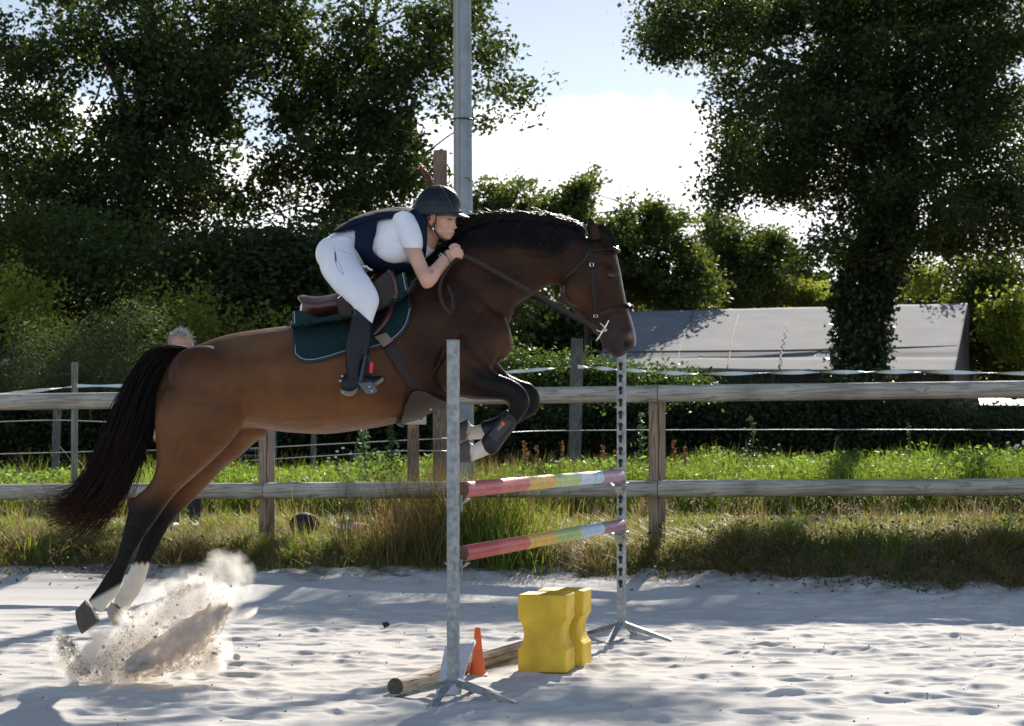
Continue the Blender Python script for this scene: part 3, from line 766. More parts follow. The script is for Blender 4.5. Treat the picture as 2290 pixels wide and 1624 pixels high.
# verge behind the fence and weed bed
p = scatter(30000, -7, 8, 18.4, 21.8, 51, lambda x, y: (vnoise(x, y, .5, 52) > -.15) * 1.0); g1 = np.random.default_rng(52)
A = blades('', p, g1.uniform(.05, .13, len(p)), g1.uniform(.006, .012, len(p)), .9, None, 53)
tag(grow('grass', [(*A, 0)], [m_grass]), kind='stuff')
bed0 = lambda x: 22.7 + .25 * np.sin(x * 1.3)
wd = lambda x, y: (y > bed0(x)) * 1.0
p = scatter(46000, -7.5, 8.5, 22.4, 26.0, 54, wd); g1 = np.random.default_rng(55)
hN = (.27 + .34 * (vnoise(p[:, 0], p[:, 1], .8, 22) + .5) + .12 * sstep(0, 3, p[:, 0])) * np.where(p[:, 0] < -4.0, .8, 1.0)
A = blades('', p, hN * g1.uniform(.6, 1.25, len(p)), g1.uniform(.008, .018, len(p)), .45, None, 56)
q = scatter(60000, -7.5, 8.5, 22.4, 26.0, 57, wd); g1 = np.random.default_rng(58)
hq = (.28 + .38 * (vnoise(q[:, 0], q[:, 1], .8, 22) + .5) + .12 * sstep(0, 3, q[:, 0]))
q[:, 2] += hq * g1.random(len(q)) ** .7
Bq = leaves_np(q, g1.choice([.035, .05, .075], len(q)), 59, .3, .45)
Tb = tufts(420, -7.5, 8.5, 22.6, 25.5, .35, .75, 26, 431, None, .007, .45)
Tc = tufts(200, -7.5, 8.5, 22.6, 25.5, .40, .85, 12, 433, None, .004, .4)
tag(grow('weeds', [(*A, 0), (*Bq, 1), (*Tb, 0), (*Tc, 2)], [m_grass, m_weed, m_straw]), kind='stuff')
# tall dry clump by the posts, and sorrel stalks
def clump(name, cx, cy, rx, ry, n, h0, h1, w, m, seed, lean=.5):
    g = np.random.default_rng(seed)
    x = cx + rx * g.standard_normal(n) * .5; y = cy + ry * g.standard_normal(n) * .5
    p = np.stack([x, y, Hland(x, y)], -1)
    A = blades('', p, g.uniform(h0, h1, n), np.full(n, w), lean, None, seed + 1, nseg=4)
    return A
A = clump('', -.55, 17.6, .75, .5, 2600, .25, .85, .006, None, 61)
B = clump('', -.15, 17.4, .45, .5, 900, .25, .80, .008, None, 62)
tag(grow('tall_grass', [(*A, 0), (*B, 1)], [m_dry, m_grass]), kind='stuff')
A = clump('', .55, 23.9, 1.3, .5, 1500, .35, .72, .010, None, 63, .35)
tag(grow('tall_grass', [(*A, 0)], [m_dry]), kind='stuff')
# flowering stalks rising from the weed bed: each one a plant
m_stalk = leaf_mat('stalk_green', (.03, .07, .02), (.07, .12, .04), .3)
def stalk(x, D, ytop, seed, m=m_stalk, name='weed_stalk', label='', leafy=1.0, group=None, hw=.10):
    g = np.random.default_rng(seed)
    base = P(x, 975, D); base[2] = Hland(base[0], D)
    top = P(x + g.uniform(-6, 6), ytop, D); H = top[2] - base[2]
    st = spline([base, base + [0.02, 0, H * .5], top], 8)
    V, Fc = strands(st[None], np.linspace(.008, .003, 8)[None], 4)
    n = int(150 * leafy); t = g.random(n) ** .8
    c = np.array([np.interp(t, np.linspace(0, 1, 8), st[:, k]) for k in range(3)]).T
    off = g.standard_normal((n, 3)) * (hw * (1 - t * .85) ** 1.0)[:, None]; c = c + off * [1, 1, .5]
    L = leaves_np(c, np.full(n, .05), seed + 1, .2, .35)
    o = grow(name, [(V, Fc, np.full(len(V), .5), 0), (*L, 0)], [m])
    return tag(o, label, 'plant', group)
stalk(1682, 24.3, 930, 71, label='tall leafy weed stalk above the grass, right of the round fence post')
stalk(1430, 24.3, 922, 72, label='tall leafy weed stalk just left of the round fence post', leafy=1.6)
stalk(2032, 24.3, 945, 73, label='thin seed stalk above the weeds, below the shed end', leafy=.5, hw=.05)
stalk(1870, 24.3, 975, 74, label='short leafy weed top between two taller stalks under the ivy trunk', leafy=.8)
stalk(815, 20.5, 962, 75, label='feathery green weed under the belly of the horse', leafy=2.6, hw=.14)
stalk(870, 20.5, 950, 76, label='feathery weed beside the stub post with the pale board', leafy=2.4, hw=.12)
for i, x in enumerate((1170, 1200, 1232, 1258, 1345, 1380, 1505, 1530)):
    stalk(x, 23.8, 985 + (i % 3) * 12, 80 + i, m_rust, 'sorrel_stalk', ('first', 'second', 'third', 'fourth', 'fifth', 'sixth', 'seventh', 'last')[i] + ' rust brown sorrel stalk from the left in the weed bed', .9, 'sorrel stalks in the weed bed', .05)
# daisies
V, Fc, k = [], [], 0
fl = MB(); g1 = np.random.default_rng(66)
for i in range(46):
    x = g1.choice([g1.uniform(700, 900), g1.uniform(1640, 1900), g1.uniform(2240, 2290)]); D = g1.uniform(23.5, 24.6) if x > 1000 else g1.uniform(19.5, 24)
    y = g1.uniform(985, 1040) if x > 1000 else g1.uniform(1000, 1035)
    c = P(x, y, D)
    for j in range(8):
        a = j * .785; d = np.array([math.cos(a), .35 * math.sin(a), math.sin(a) * .6]); e = np.array([-math.sin(a), 0, math.cos(a)]) * .009
        fl.add([c, c + d * .011 + e * .6, c + d * .018, c + d * .011 - e * .6], [(0, 1, 2, 3)])
    fl.tube([c - [0, 0, .22], c], .002, 4, 1)
o = fl.build('daisies', [m_flower, mat('daisy_stem', (.05, .10, .03))]); tag(o, kind='stuff')

# ------------------------------------------------------------------ crumbs and stones on the sand
m_clod = mat('damp_sand_clod', (.28, .24, .21), rough=.95, noise=(40, .3, 3))
cl = MB(); g1 = np.random.default_rng(90)
XI = lambda x, y: float(Z[min(np.searchsorted(ysg, y), nj - 1), min(np.searchsorted(xs, x), ni - 1)])
for i in range(420):
    x, y = g1.uniform(-3.2, 3.9), g1.uniform(8.8, 16.2) ; r = g1.uniform(.002, .0065) * (1 if g1.random() < .95 else 2)
    V, Fc = ellip((x, y, XI(x, y) + r * .3), (r, r * g1.uniform(.7, 1.2), r * .7), None, 6, 4); cl.add(V, Fc)
tag(cl.build('sand_crumbs', m_clod), kind='stuff')
def rock(name, x, y, D, r, label, m, seed=1):
    g = np.random.default_rng(seed); p = P(x, y, D)
    V, Fc = ellip((0, 0, 0), (r, r * .8, r * .8), None, 12, 8); V = V * (1 + .25 * g.standard_normal((len(V), 1)))
    o = MB().add(V, Fc).build(name, m, smooth=False); o.location = (p[0], D, max(p[2], XI(p[0], D))); tag(o, label, 'clod')
rock('dung_clod', 863, 1397, 5828 / (1402 - 975), .022, 'small dark clod lying on the sand left of the jump', mat('dark_dung', (.03, .022, .018), rough=.9), 2)
rock('sand_clod', 529, 1470, 5828 / (1478 - 975), .02, 'small pale lump of sand right of the dust plume', m_sand, 3)
# ------------------------------------------------------------------ arena fence
m_rail = wood_mat('weathered_rail', (.43, .39, .335), (.25, .215, .17), 'x')
m_post = wood_mat('round_post_wood', (.34, .25, .18), (.18, .115, .07), 'z')
m_grey = wood_mat('grey_split_post', (.16, .145, .135), (.045, .038, .034), 'z', scale=2.0)
m_brown = wood_mat('brown_split_post', (.24, .17, .125), (.08, .05, .035), 'z', scale=2.0)
m_crack = mat('crack', (.012, .009, .007), .9)
m_iron = mat('galvanised_steel', (.42, .44, .46), rough=.48, metal=.75, noise=(14, .28, 3))
fD = lambda X: 17.45 - .153 * X
def wobbly(name, p0, p1, r0, r1, m, parent=None, n=20, seg=26, wob=.02, seed=0, flatten=1.0):
    """a round timber in its own frame: local x or z runs along it"""
    g = np.random.default_rng(seed); p0, p1 = np.array(p0, float), np.array(p1, float); L = np.linalg.norm(p1 - p0)
    t = np.linspace(0, 1, seg); ax = (p1 - p0) / L
    vertical = abs(ax[2]) > .7
    ang = np.linspace(0, 2 * math.pi, n, endpoint=False)
    V = []
    lx, ly = np.cumsum(g.normal(0, 1, seg)) * wob * .12 * r0, np.cumsum(g.normal(0, 1, seg)) * wob * .12 * r0
    ph = g.random(3) * 6
    for i in range(seg):
        r = (r0 + (r1 - r0) * t[i]) * (1 + wob * .3 * math.sin(t[i] * 11 + ph[0]))
        rr = r * (1 + wob * np.sin(2 * ang + ph[1] + t[i]) + wob * .6 * np.sin(3 * ang + ph[2]))
        a, b = rr * np.cos(ang) + lx[i], rr * np.sin(ang) * flatten + ly[i]
        w = np.full(n, t[i] * L)
        V.append(np.stack([a, b, w] if vertical else [w, a, b], -1))
    V = np.vstack(V); Fc = []
    for i in range(seg - 1):
        for j in range(n):
            k = (j + 1) % n; Fc.append((i * n + j, i * n + k, (i + 1) * n + k, (i + 1) * n + j))
    Fc += [tuple(range(n)), tuple(range((seg - 1) * n, seg * n))]
    o = MB().add(V, Fc).build(name, m, parent, smooth=True, sharp=50)
    o.location = p0
    q = Vector((0, 0, 1) if vertical else (1, 0, 0)).rotation_difference(Vector(ax)); o.rotation_mode = 'QUATERNION'; o.rotation_quaternion = q
    return o
fence = empty('arena_fence', (0, 17.45, .17))
tag(fence, 'round timber post and rail fence along the far side of the sand arena', 'fence')
def chld(o, par):
    """parent keeping the world place"""
    o.parent = par; o.matrix_parent_inverse = Matrix.Translation(par.location).inverted() if par.rotation_euler[2] == 0 else (Matrix.Translation(par.location) @ Matrix.Rotation(par.rotation_euler[2], 4, 'Z')).inverted()
    return o
post_x = [(-228, 18.35), (592, None), (1472, None), (2420, 16.6)]
pX = []
for x, D in post_x:
    Xp = (x - CX) / F * 17.5
    for _ in range(4): Xp = (x - CX) / F * fD(Xp)
    pX.append(Xp)
zt = lambda X: 1.575 + .0096 * X      # axis heights of the rails
zb = lambda X: .795 + .0090 * X
for i, Xp in enumerate(pX):
    D = fD(Xp) + .07 + .068
    z0 = float(Hland(Xp, D)) - .25
    o = wobbly('post', (Xp, D, z0), (Xp, D, zt(Xp) + .075), .072, .068, m_post, seed=100 + i)
    chld(o, fence)
    # long drying crack down the post
    pts = [(Xp + .006 * math.sin(k * 1.3) + .01, D - .0705, z0 + .3 + k * (zt(Xp) - z0 - .4) / 14) for k in range(15)]
    c = MB().tube(pts, np.array([.0012] + [.0032] * 13 + [.0012]), 5); chld(c.build('crack', m_crack), fence)
for zf, nm in ((zt, 't'), (zb, 'b')):
    for i in range(3):
        x0, x1 = pX[i] + .003, pX[i + 1] - .003
        off = 0.0
        o = wobbly('rail', (x0, fD(x0), zf(x0)), (x1, fD(x1), zf(x1)), .071, .068, m_rail, seed=110 + i + (5 if nm == 't' else 0), seg=40, wob=.012)
        chld(o, fence)
# knots on the rails (kept in the rail surface)
# ------------------------------------------------------------------ posts behind the fence
def pole_thing(name, x, ytop, D, w, label, cat, m, lean=0, seed=0, wob=.05, kind_group=None):
    r = w / F * D / 2; X = (x - CX) / F * D; z0 = float(Hland(X, D)) - .1; zt_ = CAM_Z - (ytop - HY) / F * D
    X1 = (x + lean - CX) / F * D
    o = wobbly(name, (X, D, z0), (X1, D, zt_), r, r * .94, m, seed=seed, wob=wob, flatten=.9)
    return tag(o, label, cat, kind_group)
pole_thing('timber_post', 1282, 757, 25.0, 27, 'dark weathered timber post leaning slightly, standing in the weeds left of the shed', 'post', m_grey, 8, 121, .08)
pole_thing('timber_post', 985, 337, 20.6, 35, 'tall brown split timber post rising above the rider beside the steel lamp pole', 'post', m_brown, 1, 122, .06)
pole_thing('timber_post', 924, 946, 20.2, 27, 'short brown post carrying a pale board under the horse belly', 'post', m_brown, 0, 123, .04)
pole_thing('timber_post', 166, 810, 22.5, 15, 'slim straight pale post behind the tail of the horse, left side', 'post', wood_mat('pale_stake', (.24, .24, .20), (.13, .125, .10), 'z'), 1, 124, .02)
pole_thing('timber_post', 122, 905, 24.5, 17, 'grey crooked post half hidden by weeds at far left', 'post', m_grey, 8, 125, .1)
pole_thing('timber_post', 699, 960, 27, 13, 'thin green grey stake in the shade under the belly', 'post', m_grey, 3, 126, .05)
m_board = mat('pale_painted_board', (.52, .46, .36), rough=.7, noise=(9, .2, 6), bump=(50, .2, .002))
b = MB().box((0, 0, 0), (.285, .022, .15)).build('notice_board', m_board, bevel=.003); b.location = P(920, 932, 20.05)
for sx_ in ((-.09, -.013, -.045), (.10, -.013, -.02)): MB().add(*ellip(sx_, (.008, .004, .008), None, 8, 6)).build('screw', m_crack, b)
tag(b, 'pale blank board fixed to the top of the short post', 'board')
# steel lamp pole
D = 23.5
lp = empty('lamp_pole', (*P(1037, 1065, D)[:2], .4)); tag(lp, 'tall galvanised steel lamp pole with a cable duct and black strap', 'pole')
Xb = P(1037, 1065, D)[0]; Xt = P(1033, 0, D)[0]
m_galv = mat('weathered_galvanised', (.26, .29, .33), rough=.55, metal=.55, noise=(5, .2, 8), bump=(20, .1, .002))
V, Fc = tube_np([(Xb, D, .62), (Xb - .004, D, 3), (Xt, D, 6.5), (Xt, D, 9.2)], [.115, .110, .098, .086], 28)
chld(MB().add(V, Fc).build('shaft', m_galv, smooth=True, sharp=50), lp)
V, Fc = tube_np([(Xb - .062, D - .105, .75), (Xb - .058, D - .1, 3), (Xt - .052, D - .092, 6.5), (Xt - .05, D - .085, 9)], .021, 8)
chld(MB().add(V, Fc).build('cable_duct', mat('grey_duct', (.33, .30, .27), .6)), lp)
zs = P(0, 268, D)[2]
V, Fc = tube_np([(Xt + .125 * math.cos(a), D + .125 * math.sin(a), zs) for a in np.linspace(0, 2 * math.pi, 25)], .008, 6, up=(0, 0, 1)); chld(MB().add(V, Fc).build('strap', mat('black_strap', (.01, .01, .012), .5)), lp)
zy = P(0, 402, D)[2]
arcp = []
for k in np.linspace(0, 1, 12):
    dx = .0 + .10 * k; arcp.append((Xb + dx, D - math.sqrt(max(.1135 ** 2 - dx ** 2, 0)) - .001, zy + .02 * math.sin(k * 3.1) - .02 * k))
chld(MB().tube(arcp, .012, 8, flat=.4).build('paint_mark', mat('yellow_paint', (.30, .27, .03), .6)), lp)
chld(MB().box((Xb, D, .52), (.30, .30, .24)).build('plinth', mat('concrete_block', (.30, .30, .31), .9, noise=(12, .3, 4)), bevel=.01), lp)
chld(MB().box((Xb, D, .655), (.26, .26, .02)).build('base_plate', m_galv), lp)
# ------------------------------------------------------------------ tapes and wires of the electric fence
m_tape = mat('white_tape', (.75, .78, .76), rough=.55)
m_wire = mat('pale_wire', (.45, .44, .42), rough=.5)
def line_thing(name, pts, label, m, r=.004, width=None, twist=0, cat='wire'):
    """pts: (x, y, depth)"""
    Q = spline([P(*p) for p in pts], 60 if width else 30)
    if width:
        n = len(Q) ; t = np.linspace(0, 1, n); a = twist * t * math.pi + .8 * np.sin(t * 9)
        off = np.stack([np.zeros(n), np.sin(a) * width / 2, np.cos(a) * width / 2], -1)
        q2 = np.vstack([Q + off, Q - off, Q + off + [0, .0012, 0], Q - off + [0, .0012, 0]])
        Fc = []
        for i in range(n - 1):
            Fc.append((i, i + 1, n + i + 1, n + i)); Fc.append((2 * n + i, 3 * n + i, 3 * n + i + 1, 2 * n + i + 1))
            Fc.append((i, 2 * n + i, 2 * n + i + 1, i + 1)); Fc.append((n + i, n + i + 1, 3 * n + i + 1, 3 * n + i))
        o = MB().add(q2, Fc).build(name, m)
    else: o = MB().tube(Q, r, 5).build(name, m)
    return tag(o, label, cat)
line_thing('fence_tape', [(1100, 834, 24.2), (1180, 829, 24.5), (1278, 820, 24.85)], 'white electric tape running from the horse chest to the dark timber post', m_tape, width=.04, twist=.3, cat='tape')
line_thing('fence_tape', [(1292, 820, 24.85), (1420, 829, 24.6), (1560, 836, 24.4), (1800, 833, 24), (2050, 832, 23.6), (2330, 836, 23.2)], 'long twisted white electric tape crossing in front of the shed', m_tape, width=.045, twist=9, cat='tape')
line_thing('fence_tape', [(-20, 884, 21.2), (60, 876, 21.8), (160, 865, 22.4)], 'white tape rising from the left edge to the slim pale post', m_tape, width=.035, twist=.2, cat='tape')
line_thing('fence_tape', [(172, 863, 22.4), (300, 863, 22.8), (420, 864, 23)], 'white tape running right from the slim pale post behind the tail', m_tape, width=.035, twist=.2, cat='tape')
line_thing('fence_wire', [(1120, 968, 24.2), (1278, 963, 24.8), (1800, 961, 24.2), (2330, 962, 23.5)], 'long thin wire above the weeds right of the horse', m_wire, .006)
line_thing('fence_wire', [(-20, 944, 24), (130, 940, 24.4), (300, 946, 24.3), (500, 949, 24.2)], 'upper thin wire behind the tail at left', m_wire, .006)
line_thing('fence_wire', [(-20, 1016, 24), (130, 1012, 24.4), (300, 1008, 24.3), (420, 1007, 24.2)], 'lower thin wire behind the tail at left', m_wire, .006)
line_thing('fence_wire', [(560, 1003, 24), (800, 990, 22), (925, 984, 20.3), (1100, 975, 21)], 'upper thin wire under the horse belly', m_wire, .005)
line_thing('fence_wire', [(560, 1030, 24), (800, 1015, 22), (925, 1008, 20.3), (1100, 1012, 21)], 'lower thin wire under the horse belly', m_wire, .005)
# blue field gate
m_blue = mat('blue_painted_steel', (.045, .085, .20), rough=.4, noise=(10, .3, 4)); m_dkbar = mat('dark_steel_bar', (.05, .06, .085), rough=.4, metal=.3)
gt = empty('field_gate', (*P(560, 1050, 26.5)[:2], .3)); tag(gt, 'steel field gate with a blue post seen between the hind legs and the fence post', 'gate')
gm = MB(); gm.tube([P(613, 1062, 26.5), P(613, 930, 26.5)], .030, 12); chld(gm.build('gate_post', m_blue, smooth=True), gt)
gm = MB()
for yy in (962, 982, 1006, 1019, 1044): gm.tube([P(350, yy + 3, 26.5), P(608, yy, 26.5)], .016, 10)
for xx in (355, 470, 540): gm.tube([P(xx, 950, 26.52), P(xx, 1060, 26.52)], .016, 10)
chld(gm.build('gate_bars', m_dkbar, smooth=True), gt)
# ------------------------------------------------------------------ things lying behind the fence
def lump(name, x, y0, y1, w, D, m, label, cat, seed, prof, dy=.12):
    g = np.random.default_rng(seed); c = P(x, (y0 + y1) / 2, D); hx = w / F * D / 2; hz = (y1 - y0) / F * D / 2
    V, Fc = ellip((0, 0, 0), (1, 1, 1), None, 28, 18); V = np.array(V)
    n = vnoise(V[:, 0] * 1.0 + seed, V[:, 1] + V[:, 2] * .7, .5, seed)
    V = V * (1 + .35 * n)[:, None]; V = np.sign(V) * np.abs(V) ** prof
    V = V * [hx, dy, hz]
    o = MB().add(V, Fc).build(name, m, smooth=True, sharp=60); o.location = c
    return tag(o, label, cat)
m_blk = mat('black_cloth', (.012, .012, .014), rough=.7, bump=(14, .6, .02))
lump('black_bag', 684, 1146, 1202, 66, 19.3, m_blk, 'black cloth bag lying on the grass behind the fence', 'bag', 131, 1.0)
lump('pink_bag', 787, 1169, 1190, 76, 19.2, mat('pink_plastic', (.75, .48, .45), rough=.5, bump=(12, .6, .02)), 'pale pink plastic bag lying on the grass behind the fence', 'bag', 132, 1.0)
# ------------------------------------------------------------------ trees
m_bark = mat('oak_bark', (.060, .048, .036), rough=.95, noise=(6, .5, 6), bump=(14, .9, .03), mul=(1, 1, .25))
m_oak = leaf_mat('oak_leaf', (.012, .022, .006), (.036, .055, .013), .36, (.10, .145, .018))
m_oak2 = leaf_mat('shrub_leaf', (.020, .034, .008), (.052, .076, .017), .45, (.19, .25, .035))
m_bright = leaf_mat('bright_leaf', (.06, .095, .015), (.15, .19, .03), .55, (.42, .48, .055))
m_ivy = leaf_mat('ivy_leaf', (.014, .026, .008), (.035, .055, .018), .22, (.06, .10, .02), rough=.35)
m_hedge = leaf_mat('hedge_leaf', (.010, .017, .006), (.032, .046, .014), .35, (.08, .11, .02))
m_hedge2 = leaf_mat('bramble_leaf', (.016, .032, .010), (.055, .090, .025), .4, (.16, .26, .04))
m_broom = leaf_mat('broom_leaf', (.032, .050, .018), (.085, .11, .040), .4, (.20, .25, .06))
def in_blobs(x, y, blobs, pad=1.0):
    d = np.full(len(x), 9.0)
    for (cx, cy, rx, ry) in blobs: d = np.minimum(d, np.hypot((x - cx) / rx, (y - cy) / ry) / pad)
    return d
def crown_leaves(blobs, gaps, D, depth, clumps, per, sig, size, seed, sprd=1.0, gapkill=.93, noise_s=34.0, thr=-.08, attr_f=None, aspect=.55):
    """leaf clumps spread through a volume; blobs and gaps are outlines measured on the picture at depth D"""
    g = np.random.default_rng(seed)
    area = np.array([b[2] * b[3] for b in blobs]); w = area / area.sum()
    which = g.choice(len(blobs), clumps, p=w); B = np.array(blobs)[which]
    # clumps gather on boughs: pick bough tips first, then clumps round them
    npar = max(6, clumps // 7); par = g.integers(0, npar, clumps); B = B[:npar][par] if npar <= len(B) else B
    a = (g.random(npar) * 6.283)[par]; r = np.sqrt(g.random(npar))[par]
    sp_ = .55 / D * F * sprd
    x = B[:, 0] + B[:, 2] * r * np.cos(a) + g.normal(0, .55, clumps) * sp_; y = B[:, 1] + B[:, 3] * r * np.sin(a) + g.normal(0, .34, clumps) * sp_
    dz = (g.uniform(-1, 1, npar)[par] + g.normal(0, .12, clumps)) * depth * np.sqrt(np.clip(1 - (r * .9) ** 2, 0, 1))
    keep = vnoise(x, y, noise_s, seed + 1) > thr * (1 + 0 * x) - .25 * (1 - r)
    for gp in gaps:
        inside = np.hypot((x - gp[0]) / gp[2], (y - gp[1]) / gp[3]) < 1
        keep &= ~(inside & (g.random(clumps) < (gp[4] if len(gp) > 4 else gapkill)))
    x, y, dz = x[keep], y[keep], dz[keep]
    Dd = D + dz
    C = np.stack([(x - CX) / F * D * (1 + 0 * dz), Dd, CAM_Z - (y - HY) / F * D], -1)
    n = len(C)
    L = np.repeat(C, per, 0) + g.standard_normal((n * per, 3)) * sig * np.array([1, 1, .62])
    cl = np.clip(np.repeat(g.random(n) * .35 + .5 * (vnoise(x, y, 60.0, seed + 9) + .5), per) + .35 * g.random(n * per) - .05, 0, 1)
    V, Fb, A = leaves_np(L, np.full(len(L), size), seed + 2, .25, aspect, attr=cl)
    return V, Fb, A
def limb(mb, pts, D, w0, w1, wander=0.0, seed=0, n=9, dD=None):
    q = spline([[p[0], p[1]] for p in pts], max(8, len(pts) * 4)); m = len(q)
    g = np.random.default_rng(seed); t = np.linspace(0, 1, m)
    Dv = D + (0 if dD is None else dD * t)
    pp = np.array([[(x - CX) / F * D, d, CAM_Z - (y - HY) / F * D] for (x, y), d in zip(q, np.broadcast_to(Dv, m))])
    pp[:, 0] += np.cumsum(g.normal(0, 1, m)) * wander; pp[:, 1] += np.cumsum(g.normal(0, 1, m)) * wander
    mb.tube(pp, (w0 + (w1 - w0) * t) / F * D / 2, n)
def tree(name, label, D, blobs, gaps, limbs, leafm, clumps, per, sig, size, depth, seed, group=None,  twigs=60, cat='tree', trunkm=None, base=None, **kw):
    X0 = (limbs[0][0][0][0] - CX) / F * D if base is None else base
    root = empty(name, (X0, D, float(Hland(X0, D)))); tag(root, label, cat, group)
    V, Fb, A = crown_leaves(blobs, gaps, D, depth, clumps, per, sig, size, seed, **kw)
    o = mesh_np('crown', V, Fb, leafm, attr=A); chld(o, root)
    mb = MB()
    for i, (pts, w0, w1) in enumerate(limbs): limb(mb, pts, D, w0, w1, .02, seed + i, dD=(0 if i == 0 else (-1) ** i * depth * .4))
    g = np.random.default_rng(seed + 5)
    for i in range(twigs):
        L = limbs[g.integers(0, len(limbs))]; q = spline([[p[0], p[1]] for p in L[0]], 20); s = q[g.integers(6, 20)]
        b = blobs[g.integers(0, len(blobs))]
        e = np.array([b[0] + g.uniform(-.7, .7) * b[2], b[1] + g.uniform(-.7, .7) * b[3]])
        if np.hypot(*(e - s)) > 260: continue
        mid = (s + e) / 2 + g.normal(0, 14, 2) + [0, 12]
        limb(mb, [s, mid, e], D, L[2] * .5 + 2.0, 1.0, .015, seed + 50 + i, n=5, dD=g.uniform(-1, 1) * depth * .7)
    o = mb.build('trunk', trunkm or m_bark, smooth=True); chld(o, root)
    return root
QF = 1.0
tree('oak_tree', 'large dark oak at the left with a forked trunk behind the horse tail', 42,
     [(40, 170, 120, 110), (70, 330, 130, 120), (190, 90, 160, 90), (360, 60, 170, 90), (300, 200, 190, 110), (440, 150, 130, 110), (480, 250, 90, 90), (130, 430, 160, 110),
      (400, 330, 120, 90), (460, 310, 80, 60), (230, 340, 120, 90), (60, 520, 140, 110), (200, 560, 150, 110), (380, 450, 110, 80), (470, 430, 90, 70), (330, 600, 150, 100), (0, 80, 60, 60), (520, 90, 70, 80), (300, -40, 300, 70)],
     [(175, 235, 45, 32, .95), (245, 180, 45, 38, .75), (20, 20, 60, 40, .97), (430, 300, 50, 28, .85), (372, 408, 36, 18, .9), (448, 483, 34, 22, .95), (565, 290, 58, 75, 1.0), (520, 345, 40, 50, .9), (508, 130, 38, 24, .8),
      (60, 30, 60, 26, .8), (180, 215, 60, 50, .5), (330, 180, 30, 50, .5), (150, 320, 40, 26, .5), (352, 220, 26, 40, .4), (100, 300, 60, 14, .5), (320, 340, 50, 20, .4), (80, 390, 40, 16, .5)],
     [([(300, 850), (303, 760), (308, 640), (312, 500), (318, 380), (322, 240), (330, 80), (345, -80)], 40, 18), ([(315, 430), (298, 330), (285, 250), (262, 180), (240, 110), (250, 0)], 22, 8),
      ([(318, 400), (345, 300), (370, 220), (420, 150), (500, 90)], 16, 6), ([(330, 560), (345, 500), (375, 468), (410, 462), (455, 470), (500, 492)], 12, 5), ([(322, 330), (230, 300), (150, 260), (60, 240)], 9, 4), ([(310, 560), (240, 480), (150, 430), (60, 400)], 10, 4)],
     m_oak, int(3000 * QF), 30, .19, .13, 3.2, 200, noise_s=26.0, thr=-.10, group='oaks behind the arena')
tree('oak_tree', 'tall airy oak with a thin straight trunk rising behind the rider', 44,
     [(640, 90, 120, 90), (760, 60, 140, 90), (700, 190, 150, 100), (560, 60, 70, 60), (860, 130, 130, 110), (950, 180, 90, 120), (1060, 110, 90, 110), (1090, 190, 60, 60), (820, 260, 160, 90), (640, 300, 60, 60), (700, 370, 110, 80),
      (840, 390, 130, 90), (920, 330, 90, 80), (640, 250, 90, 60), (760, 470, 100, 70), (900, 450, 90, 80), (1110, 150, 30, 50), (1060, 270, 20, 24), (1000, 40, 80, 60), (620, 400, 70, 40), (960, 60, 60, 60)],
     [(800, 15, 70, 34, .7), (880, 50, 60, 40, .6), (965, 300, 46, 40, .95), (590, 300, 60, 70, .97), (620, 460, 60, 30, .8), (690, 450, 36, 40, .8), (700, 110, 30, 22, .6), (755, 10, 40, 20, .8), (980, 240, 30, 40, .5), (1000, 130, 34, 50, .45), (540, 130, 40, 26, .8), (1010, 330, 50, 60, .9), (740, 130, 30, 16, .5), (900, 210, 30, 20, .4), (780, 300, 30, 20, .4)],
     [([(812, 800), (812, 640), (814, 520), (815, 400), (818, 300), (826, 180), (832, 80), (838, -60)], 26, 9), ([(812, 470), (760, 380), (690, 320), (640, 260), (560, 210)], 14, 5), ([(690, 320), (620, 245), (570, 160)], 7, 3),
      ([(828, 110), (812, 50), (820, -20)], 6, 3), ([(832, 70), (880, 30), (950, 0)], 6, 3), ([(826, 180), (880, 110), (990, 60)], 7, 3), ([(816, 420), (880, 380), (950, 330), (1040, 260)], 8, 3), ([(814, 540), (760, 500), (700, 470), (600, 500)], 8, 3)],
     m_oak, int(2100 * QF), 28, .18, .13, 2.8, 260, noise_s=24.0, thr=-.05, group='oaks behind the arena')
